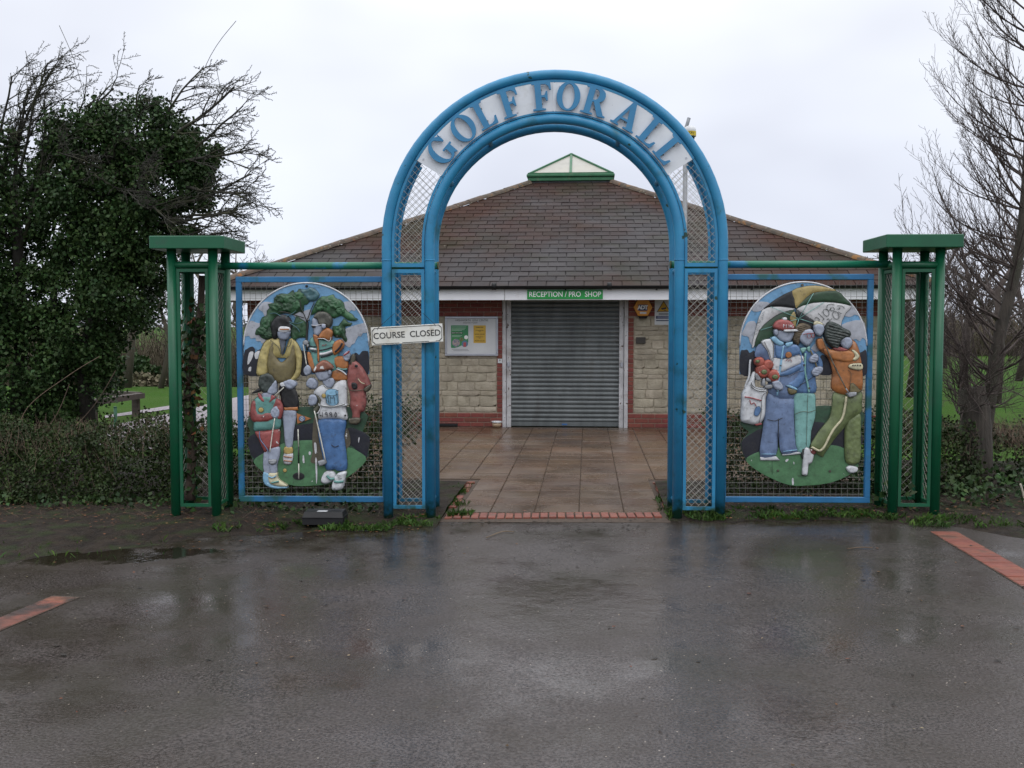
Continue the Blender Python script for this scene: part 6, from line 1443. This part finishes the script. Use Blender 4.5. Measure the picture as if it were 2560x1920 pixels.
for a, b, c in (((390, 270), (455, 120), (510, 45)), ((185, 215), (160, 130), (128, 55)), ((450, 290), (475, 210), (468, 150)), ((70, 250), (65, 160), (55, 110))):
    mb.tube(catmull([tuple(DP(*q, YT - .3)) for q in (a, b, c)], 5, False), .0035, 4, caps=False)
P = blob_points(ivyB, 76000, clumps=36, spread=.17)
plant('ivy_tree', 'rounded ivy smothered thorn tree with twigs sweeping right above the pillar', 'tree', (b1.x, YT, 0), [('trunk', trunkB, MT['dark_bark']), ('branches', mb.mesh('branches'), MT['haw']), ('foliage', leaf_mesh('foliage', P, .046, droop=.7), MT['ivy'])], 'ivy clad trees')
# arching bramble canes in front of the ivy
mb = MB()
for pts in (((30, 960), (60, 880), (150, 810), (215, 770)), ((60, 980), (120, 900), (150, 830)), ((110, 975), (200, 880), (250, 800)), ((300, 985), (330, 960), (350, 948))):
    mb.tube(catmull([tuple(DP(*q, 11.3)) for q in pts], 6, False), .0045, 5, caps=False)
plant('bramble', 'thin arching bramble canes in front of the ivy at left', 'bramble', (-5.2, 11.3, 0), [('canes', mb.mesh('canes'), MT['dry'])])

# ---- ivy stem growing inside the left pillar
w = g2w(pl, .2); iz = gz(w.x, w.y)
st_ = [gp(474, 1250, .2), gp(478, 1120, .2), (gp(470, 1000, .2)), gp(482, 900, .2), gp(496, 790, .2), gp(512, 690, .2)]
mb = MB(); pts = [g2w(x, .2 + .03 * math.sin(i * 2), z) for i, (x, z) in enumerate(st_)]
mb.tube(catmull([tuple(p) for p in pts], 5, False), [.05 - .0012 * i for i in range(26)], 7); mb.tube(catmull([tuple(p + Vector((.03, .02, 0)) * math.cos(i * 2)) for i, p in enumerate(pts)], 5, False), .02, 6)
LP = []
for i in range(620):
    t = rng.random() ** .8 * 4.2; k = int(t); p = pts[k].lerp(pts[k + 1], t - k); LP.append(p + Vector((rng.gauss(0, .06), rng.gauss(0, .06), rng.gauss(0, .05))))
DP2 = np.array([tuple(p) for p in LP])
plant('ivy_plant', 'gnarled ivy stem with brown and dark leaves inside the green pillar', 'ivy', (w.x, w.y, iz), [('stem', mb.mesh('stem'), M('ivy_bark', (0.06, 0.042, 0.03), (0.03, 0.022, 0.016), scale=20, rough=.9)), ('foliage', leaf_mesh('foliage', DP2[:540], .065, droop=.8), MT['ivy']), ('leaves', leaf_mesh('leaves', DP2[540:], .055, droop=.8), MT['dead_leaf'])])

# ---- bare tree at the right
YR = 10.9
tb = gr(2440, 1226); tb.y = YR; tb.x = at(2440, 1226, YR).x
mb = MB()
TP = [Vector((tb.x, YR, -.05)), DP(2110, 960, YR), DP(2106, 880, YR), DP(2098, 838, YR)]
mb.tube(TP, [.165, .15, .145, .13], 12)
main = [DP(2112, 1010, YR + .05), DP(2138, 860, YR + .08), DP(2160, 720, YR + .1), DP(2195, 580, YR + .1), DP(2215, 420, YR + .1), DP(2222, 230, YR + .1), DP(2226, 30, YR + .1), DP(2232, -220, YR + .1), DP(2235, -420, YR + .1)]
mr = [.09, .07, .06, .054, .046, .036, .026, .016, .006]
mp = catmull([tuple(p) for p in main], 5, False); mb.tube(mp, [mr[min(8, i // 5)] + (mr[min(8, i // 5 + 1)] - mr[min(8, i // 5)]) * (i % 5) / 5 for i in range(len(mp))], 9)
trunkR = mb.mesh('trunk')
RP = dict(seg=[7, 6, 4], jit=[.07, .11, .16], trop=[(0, 0, .75), (0, 0, .55), (0, 0, .3)], rmin=.0016, taper=[.85, .8, .7], sides=[5, 4, 3], kids=[10, 9], start=[.12, .08], ang=[(18, 42), (25, 55)], bias=[(-.05, 0, .35), (0, 0, .2)], len=[(.35, .65), (.16, .38)], rk=[.55, .6])
mb = MB(); rg = random.Random(12)
for i in range(88):
    t = (i + rg.random()) / 88; k = int(6 + t * (len(mp) - 9)); p = Vector(mp[k])
    az = rg.uniform(0, 2 * math.pi); 
    if rg.random() < .5: az = math.pi + rg.uniform(-.8, .8)
    el = R_(rg.uniform(5, 42)); L = (1.75 - .9 * t) * rg.uniform(.55, 1.05)
    grow(mb, p, (math.cos(az) * math.cos(el), math.sin(az) * math.cos(el) * .8, math.sin(el)), L, .015 - .008 * t, 0, RP, rg)
# shoots from the cut top of the thick trunk
SP = dict(RP, kids=[8, 5], trop=[(0, 0, .35), (0, 0, .2), (0, 0, .1)], jit=[.13, .18, .2])
for i in range(40):
    p = TP[3] + Vector((rg.gauss(0, .09), rg.gauss(0, .07), rg.uniform(-.35, .05))); az = rg.uniform(0, 2 * math.pi); el = R_(rg.uniform(-5, 75))
    grow(mb, p, (math.cos(az) * math.cos(el), math.sin(az) * math.cos(el), math.sin(el)), rg.uniform(.4, 1.0), .008, 0, SP, rg)
plant('bare_tree', 'leafless tree with thick cut trunk and many upright twigs at right', 'tree', (tb.x, YR, 0), [('trunk', trunkR, MT['bark']), ('branches', mb.mesh('branches'), MT['twig'])])
# stems at the right edge
mb = MB(); rg = random.Random(4)
for x, Y in ((2225, 12.2), (2300, 12.6)):
    p = DP(x, 900, Y); p.z = 0
    mb.tube([p, p + Vector((.05, 0, 1.2)), p + Vector((.02, .1, 2.4))], [.06, .05, .02], 6)
    for i in range(11): 
        az = rg.uniform(0, 6.28); el = R_(rg.uniform(15, 60)); grow(mb, p + Vector((.03, .03, .5 + .17 * i)), (math.cos(az) * math.cos(el), math.sin(az) * math.cos(el), math.sin(el)), rg.uniform(.7, 1.2), .008, 0, SP, rg)
plant('thorn_bush', 'tangled leafless thorn bush at the right edge behind the cut trunk', 'bush', (DP(2212, 900, 12.2).x, 12.2, 0), [('branches', mb.mesh('branches'), MT['twig'])])
# ivy and weeds at the foot of the right pillar and trunk
def ground_leaves(boxes, n, size, zr=(.02, .16)):
    out = []
    tot = sum((b[1] - b[0]) * (b[3] - b[2]) for b in boxes)
    for x0, x1, y0, y1 in boxes:
        m_ = int(n * (x1 - x0) * (y1 - y0) / tot); x = nr.uniform(x0, x1, m_); y = nr.uniform(y0, y1, m_)
        keep = np.array([mnoise.noise(Vector((a * 3.5, b * 3.5, 3))) > -.15 for a, b in zip(x, y)]); x, y = x[keep], y[keep]
        out.append(np.stack([x, y, np.array([gz(a, b) for a, b in zip(x, y)]) + nr.uniform(zr[0], zr[1], len(x))], 1))
    return np.concatenate(out)
P = ground_leaves([(2.55, 6.5, 9.45, 10.9)], 3000, .07, (.04, .26))
o = link('ivy_ground_cover', leaf_mesh('ivy_ground_cover', P, .065, nbias=np.array([0, -.4, 1.0]), flat=.5), MT['bramble']); tag(o, 'low ivy and weeds on the ground around the right pillar', 'ground cover', kind='stuff')
P = ground_leaves([(-3.4, -1.9, 9.1, 10.1), (-7, -3.9, 9.3, 9.9)], 1500, .05, (.04, .15))
o = link('weed_ground_cover', leaf_mesh('weed_ground_cover', P, .05, nbias=np.array([0, -.4, 1.0]), flat=.5), MT['bramble']); tag(o, 'low weeds on the soil under the left mural', 'ground cover', kind='stuff')

# ---- grass tufts, litter
def blades(boxes, n, L):
    P = []
    tot = sum(b[4] * (b[1] - b[0]) for b in boxes)
    for x0, x1, y0, y1, wgt in boxes:
        for _ in range(int(n * wgt * (x1 - x0) / tot)):
            x, y = rng.uniform(x0, x1), rng.uniform(y0, y1)
            if mnoise.noise(Vector((x * 4, y * 4, 9))) + .5 * mnoise.noise(Vector((x * 11, y * 11, 3))) < (.1 if x < 0 else -.1): continue
            P.append((x, y, gz(x, y) + .008))
    P = np.array(P); m_ = len(P); d = nr.normal(size=(m_, 3)) * .55; d[:, 2] = 1; d /= np.linalg.norm(d, axis=1)[:, None]
    s = np.cross(d, nr.normal(size=(m_, 3))); s /= np.linalg.norm(s, axis=1)[:, None]; Ln = (L * nr.uniform(.25, 1.3, m_))[:, None]
    bend = nr.normal(size=(m_, 3)) * .35; bend[:, 2] = -.15
    v = np.stack([P - s * .0028, P + s * .0028, P + d * Ln * .6 + s * .002, P + d * Ln + bend * Ln * .6], 1).reshape(-1, 3)
    return raw_mesh('grass', v, quads=np.arange(4 * m_).reshape(m_, 4))
e = lambda x0, x1, dy0, dy1, w, f: (x0, x1, f((x0 + x1) / 2) + dy0, f((x0 + x1) / 2) + dy1, w)
bx = [e(.72, 1.2, -.02, .5, 3, edge_r), e(1.2, 1.9, .0, .5, 2.6, edge_r), e(1.9, 2.7, .0, .5, 2.4, edge_r), e(2.7, 3.6, 0, .5, 1.6, edge_r), e(3.6, 5.5, .0, .5, .8, edge_r), e(-1.65, -1.3, .0, .4, 2.2, edge_l), e(-2.6, -1.65, .0, .3, 2.0, edge_l), e(-3.2, -2.6, .1, .4, .8, edge_l), e(-5.5, -3.2, .2, .9, .12, edge_l), (-1.32, -1.14, 9.5, 10.1, 2), (-1.5, -1.24, 10.3, 11.1, 2.5), (.66, .85, 9.5, 10.4, 1.6), (-1.28, -1.05, 9.22, 9.4, 1.5)]
tag(link('grass', blades(bx, 13000, .058), MT['grass']), 'short grass along the foot of the gate', 'grass', kind='stuff')
def litter(name, boxes, n, size, mat, label, lift=.006):
    P = []
    for x0, x1, y0, y1, w in boxes:
        for _ in range(int(n * w)):
            x, y = rng.uniform(x0, x1), rng.uniform(y0, y1); P.append((x, y, gz(x, y) + lift + rng.random() * .004))
    P = np.array(P); me = leaf_mesh(name, P, size, asp=.6)
    co = np.empty(len(me.vertices) * 3, np.float32); me.vertices.foreach_get('co', co); co = co.reshape(-1, 4, 3)
    z0 = co[:, :1, 2].copy(); co[:, :, 2] = z0 + (co[:, :, 2] - z0) * .15 + .003; co[:, :, 2] = np.maximum(co[:, :, 2], z0)
    me.vertices.foreach_set('co', co.ravel()); me.update()
    return tag(link(name, me, mat), label, 'leaf litter', kind='stuff')
litter('leaf_litter', [(-6.5, -1.4, 8.5, 9.8, 1.0), (.8, 6, 9.1, 10.2, 1.0), (-4.2, -2.2, 7.8, 8.9, .12), (-5, 4, 3.2, 8.8, .10), (-1.2, .6, 9.4, 16, .06)], 900, .035, MT['dead_leaf'], 'scattered brown dead leaves on soil and asphalt', .05)
for o in (bpy.data.objects['leaf_litter'],):
    co = np.empty(len(o.data.vertices) * 3, np.float32); o.data.vertices.foreach_get('co', co); co = co.reshape(-1, 4, 3)
    for q in co:
        x, y = q[0, 0], q[0, 1]; f = edge_l if x < -.3 else edge_r
        on_soil = (x < PAVE_L or x > PAVE_R) and y > f(x)
        base = gz(x, y) + (.004 + .05 * smooth(0, .5, y - f(x)) + .012 if on_soil else .006 if y < 9.2 else .024); q[:, 2] += base - q[:, 2].min()
    o.data.vertices.foreach_set('co', co.ravel()); o.data.update()
litter('twig_debris', [(-5, 4.5, 3.0, 9.0, 1.0), (-1.2, .6, 8.6, 9.25, .5)], 170, .042, MT['dark_bark'], 'dark specks of twig debris on the wet asphalt', .004)
litter('pale_debris', [(-5, 4.5, 3.0, 9.0, 1.0)], 150, .02, MT['pale_litter'], 'pale specks of stone and straw on the wet asphalt', .004)
P = np.array([(rng.uniform(.9, 6), rng.uniform(9.25, 10.2), 0.03) for _ in range(260)] + [(rng.uniform(-6, -1.4), rng.uniform(8.9, 10.2), 0.03) for _ in range(300)])
for p in P: p[2] += gz(p[0], p[1]) + .02
v, F = sticks(P, .16, .002, up=.12, spread=.8); tag(link('fallen_twigs', raw_mesh('fallen_twigs', v, tris=F), MT['dry']), 'small fallen twigs lying on the soil by the gate', 'twigs', kind='stuff')
# the two pale straws and the white stick
for pts, Y0, lab in ((((1050, 1158), (1085, 1145), (1110, 1146)), 0, 'pale straw stalk lying on the asphalt before the brick edge'), (((1830, 1190), (1860, 1187), (1885, 1188)), 0, 'pale straw stalk lying on the asphalt near the right brick strip')):
    m = MB(); m.tube(catmull([tuple(gr(x * D, y * D) + Vector((0, 0, .012 + gz(gr(x * D, y * D).x, gr(x * D, y * D).y)))) for x, y in pts], 4, False), .004, 5); tag(m.build('straw_stalk', MT['pale_litter']), lab, 'straw')
m = MB(); m.tube(catmull([tuple(DP(*q, 9.75)) for q in ((2204, 1045), (2212, 1075), (2214, 1110), (2208, 1128))], 5, False), .009, 7); tag(m.build('pale_stick', M('peeled_stick', C('#b8b0a0'), rough=.7)), 'pale peeled stick standing at the right edge', 'stick')

# ================================================================== golf course beyond
MT['timber'] = M('weathered_timber', (0.075, 0.058, 0.048), (0.045, 0.035, 0.03), scale=8, rough=.8, bump=.5, bscale=40, stretch=(.3, 1, 3))
kr = gr(334, 1036); kr = Vector((kr.x, kr.y, 0))
a, b = at(352, 985, kr.y), at(205, 1005, kr.y - 2.6)
be = empty('timber_rail', (kr.x, kr.y, land(kr.x, kr.y)), 0, 'low weathered timber knee rail on the lawn left of the pillar', 'rail')
m = MB(); m.bar(a - kr, b - kr, .16, .10); m.build('beam', MT['timber'], be)
m = MB(); c2 = at(262, 978, kr.y + .9); m.bar(a - kr + Vector((-.1, .15, .01)), c2 - kr + Vector((-.6, .3, 0)), .14, .09); m.build('beam', MT['timber'], be)
for q in (0.04, .78):
    p = a.lerp(b, q) - kr
    m = MB(); m.cbox(p.x - .06 - .06, p.x + .06 - .06, p.y - .06, p.y + .06, -.1, p.z - .051, .008); m.build('post', MT['timber'], be)
for px, top, lab in ((288, 1018, 'short dark green post beside the timber rail on the path edge'), (234, 1032, 'short dark green post half hidden by the ivy')):
    p = at(px, top, 15.2); m = MB(); m.tube([(p.x, 15.2, -.1), (p.x, 15.2, p.z)], .026, 10); m.tube([(p.x, 15.2, p.z), (p.x, 15.2, p.z + .012)], [.03, .012], 10)
    o = m.build('marker_post', MT['green']); tag(o, lab, 'post', 'short green posts')
# shed down the slope
SYd = 46.0
s0, s1 = at(486, 900, SYd), at(700, 900, SYd); zb_ = land((s0.x + s1.x) / 2, SYd)
ze, zr2 = at(560, 931, SYd).z, at(560, 872, SYd + 1.6).z
sh = empty('shed', ((s0.x + s1.x) / 2, SYd, zb_), 0, 'low brick shed with grey roof beyond the lawn', 'shed')
cx_ = (s0.x + s1.x) / 2; hw = (s1.x - s0.x) / 2
m = MB(); m.box(-hw + .2, hw - .2, 0, 3.2, 0, ze - zb_); m.build('wall', MT['brick'], sh)
m = MB(); m.add([(-hw, -.25, ze - zb_ - .05), (hw, -.25, ze - zb_ - .05), (hw, 1.6, zr2 - zb_), (-hw, 1.6, zr2 - zb_), (-hw, 3.45, ze - zb_ - .05), (hw, 3.45, ze - zb_ - .05)], [(0, 1, 2, 3), (3, 2, 5, 4), (0, 3, 4), (1, 5, 2)]); m.build('roof', M('grey_shed_roof', C('#5c5a5c'), C('#4c4a4c'), scale=2, rough=.7), sh)
m = MB(); m.box(hw - 1.1, hw - .5, -.02, .04, .3, ze - zb_ - .25); m.build('window', MT['black_plastic'], sh)
# bare trees on and beyond the lawn
FP = dict(seg=[5, 5, 4], jit=[.08, .13, .2], trop=[(0, 0, .3), (0, 0, .25), (0, 0, .15)], rmin=.008, taper=[.75, .8, .7], sides=[5, 3, 3], kids=[7, 6], start=[.2, .15], ang=[(25, 55), (30, 65)], bias=[(0, 0, .2), (0, 0, .1)], len=[(.45, .75), (.35, .6)], rk=[.55, .55])
def bare(px, Y, h, r, lab, seed, zb=None, nb=9, mat='far_twig', P=FP):
    p = at(px, 960, Y); z = land(p.x, Y); rg = random.Random(seed)
    m = MB(); pts = [Vector((p.x, Y, z - .1)), Vector((p.x + rg.gauss(0, .03) * h, Y, z + h * .3)), Vector((p.x + rg.gauss(0, .03) * h, Y, z + h * .6)), Vector((p.x + rg.gauss(0, .05) * h, Y, z + h * .92))]
    m.tube(pts, [r, r * .8, r * .5, r * .15], 7); tr = m.mesh('trunk'); m = MB()
    for i in range(nb):
        t = .25 + .7 * i / nb; k = min(2, int(t * 3)); q = pts[k].lerp(pts[k + 1], t * 3 - k); az = rg.uniform(0, 6.28); el = R_(rg.uniform(20, 55))
        grow(m, q, (math.cos(az) * math.cos(el), math.sin(az) * math.cos(el), math.sin(el)), h * rg.uniform(.28, .5) * (1.1 - .5 * t), r * .4, 0, P, rg)
    plant('far_tree', lab, 'tree', (p.x, Y, z), [('trunk', tr, MT[mat]), ('crown', m.mesh('crown'), MT[mat])], 'bare trees beyond the lawn')
bare(317, 28.5, 4.6, .13, 'slender bare tree on the lawn left of the green pillar', 1)
bare(401, 28.3, 4.4, .085, 'thin bare tree on the lawn just left of the green pillar', 2)
bare(500, 36, 6.0, .12, 'bare tree seen through the ivy grown pillar', 3)
bare(612, 40, 7.0, .13, 'bare tree seen between the pillar and the mural', 6)
bare(250, 38, 5.5, .13, 'bare tree half hidden behind the ivy', 7)
for i, (px, Y, h) in enumerate(((2275, 26, 3.6), (2405, 30, 4.6), (2490, 24, 4.2), (2545, 34, 5.2), (2360, 44, 5.5))):
    bare(px, Y, h, .13, ('small tree on the right lawn seen inside the pillar', 'small tree on the right lawn just left of the cut trunk', 'small tree on the right lawn behind the cut trunk', 'larger tree on the right lawn at the edge', 'far tree on the right lawn beside the pillar')[i], 20 + i, mat='twig')
# evergreen shrubs by the lawn edge
def shrub(px, py, Y, rx, rz_, mat, lab, n=1500, size=.12):
    c = at(px, py, Y); P = blob_points([((c.x, c.y, c.z), (rx, rx * .8, rz_))], n, 26, .2); z = land(c.x, Y)
    plant('shrub', lab, 'shrub', (c.x, Y, z), [('foliage', leaf_mesh('foliage', P, size), MT[mat])], 'shrubs at the lawn edge')
shrub(343, 932, 31.5, .42, .5, 'ivy', 'dark conical evergreen at the far lawn edge')
shrub(372, 940, 31.2, .4, .3, 'bramble', 'bright green low shrub at the far lawn edge')
MT['pale_shrub'] = leafmat('pale_shrub', (0.17, 0.15, 0.10), (0.10, 0.10, 0.055), .7)
shrub(347, 955, 30.6, .6, .22, 'pale_shrub', 'pale variegated shrub at the far lawn edge')
# scrub belts and far wood
def belt(name, lab, x0, x1, y0, y1, h, n, r, mat):
    P = np.stack([nr.uniform(x0, x1, n), nr.uniform(y0, y1, n), np.zeros(n)], 1)
    hh = np.array([h * (1 + .45 * mnoise.noise(Vector((p[0] * .25, p[1] * .25, 7)))) for p in P])
    P[:, 2] = [land(p[0], p[1]) - .1 + rng.random() ** 2 * hh_ * .55 for p, hh_ in zip(P, hh)]
    v, F = sticks(P, hh * .6, r, up=1.0, spread=.42); tag(link(name, raw_mesh(name, v, tris=F), MT[mat]), lab, 'scrub', kind='stuff')
belt('scrub', 'brown leafless scrub beyond the left lawn', -45, -3.5, 35, 44, 3.3, 34000, .016, 'scrub')
belt('scrub', 'brown leafless thicket in the valley beyond the lawn', -75, -2, 50, 80, 3.6, 20000, .03, 'scrub')
belt('scrub', 'bare hedgerow beyond the right lawn', 3, 45, 62, 72, 3.2, 12000, .03, 'scrub')
MT['far_wood'] = M('far_wood', (0.045, 0.055, 0.055), (0.032, 0.042, 0.045), scale=.03, rough=.95)
blobs = [((-420 + 12 * i + rng.uniform(-4, 4), 515 + rng.uniform(0, 60), land(-100, 520) + 1.5 + rng.random()), (11, 10, rng.uniform(2.2, 4.6))) for i in range(78)]
tag(link('far_wood', leaf_mesh('far_wood', blob_points(blobs, 9000, 20, .2), 1.6), MT['far_wood']), 'dark wood along the far hill on the horizon', 'wood', kind='stuff')

dc = gr(1432, 1938); m = MB(); n_ = 24
m.prism([(0.085 * math.cos(2 * math.pi * i / n_), 0.085 * math.sin(2 * math.pi * i / n_)) for i in range(n_)], 0, .006); m.v = [(dc.x + x, dc.y + z, gz(dc.x, dc.y) + .009 - y) for x, y, z in m.v]
tag(m.build('drain_cover', M('iron_cover', (.02, .018, .017), rough=.45, bump=.6, bscale=60)), 'round dark iron cover in the asphalt at the bottom edge', 'drain cover')
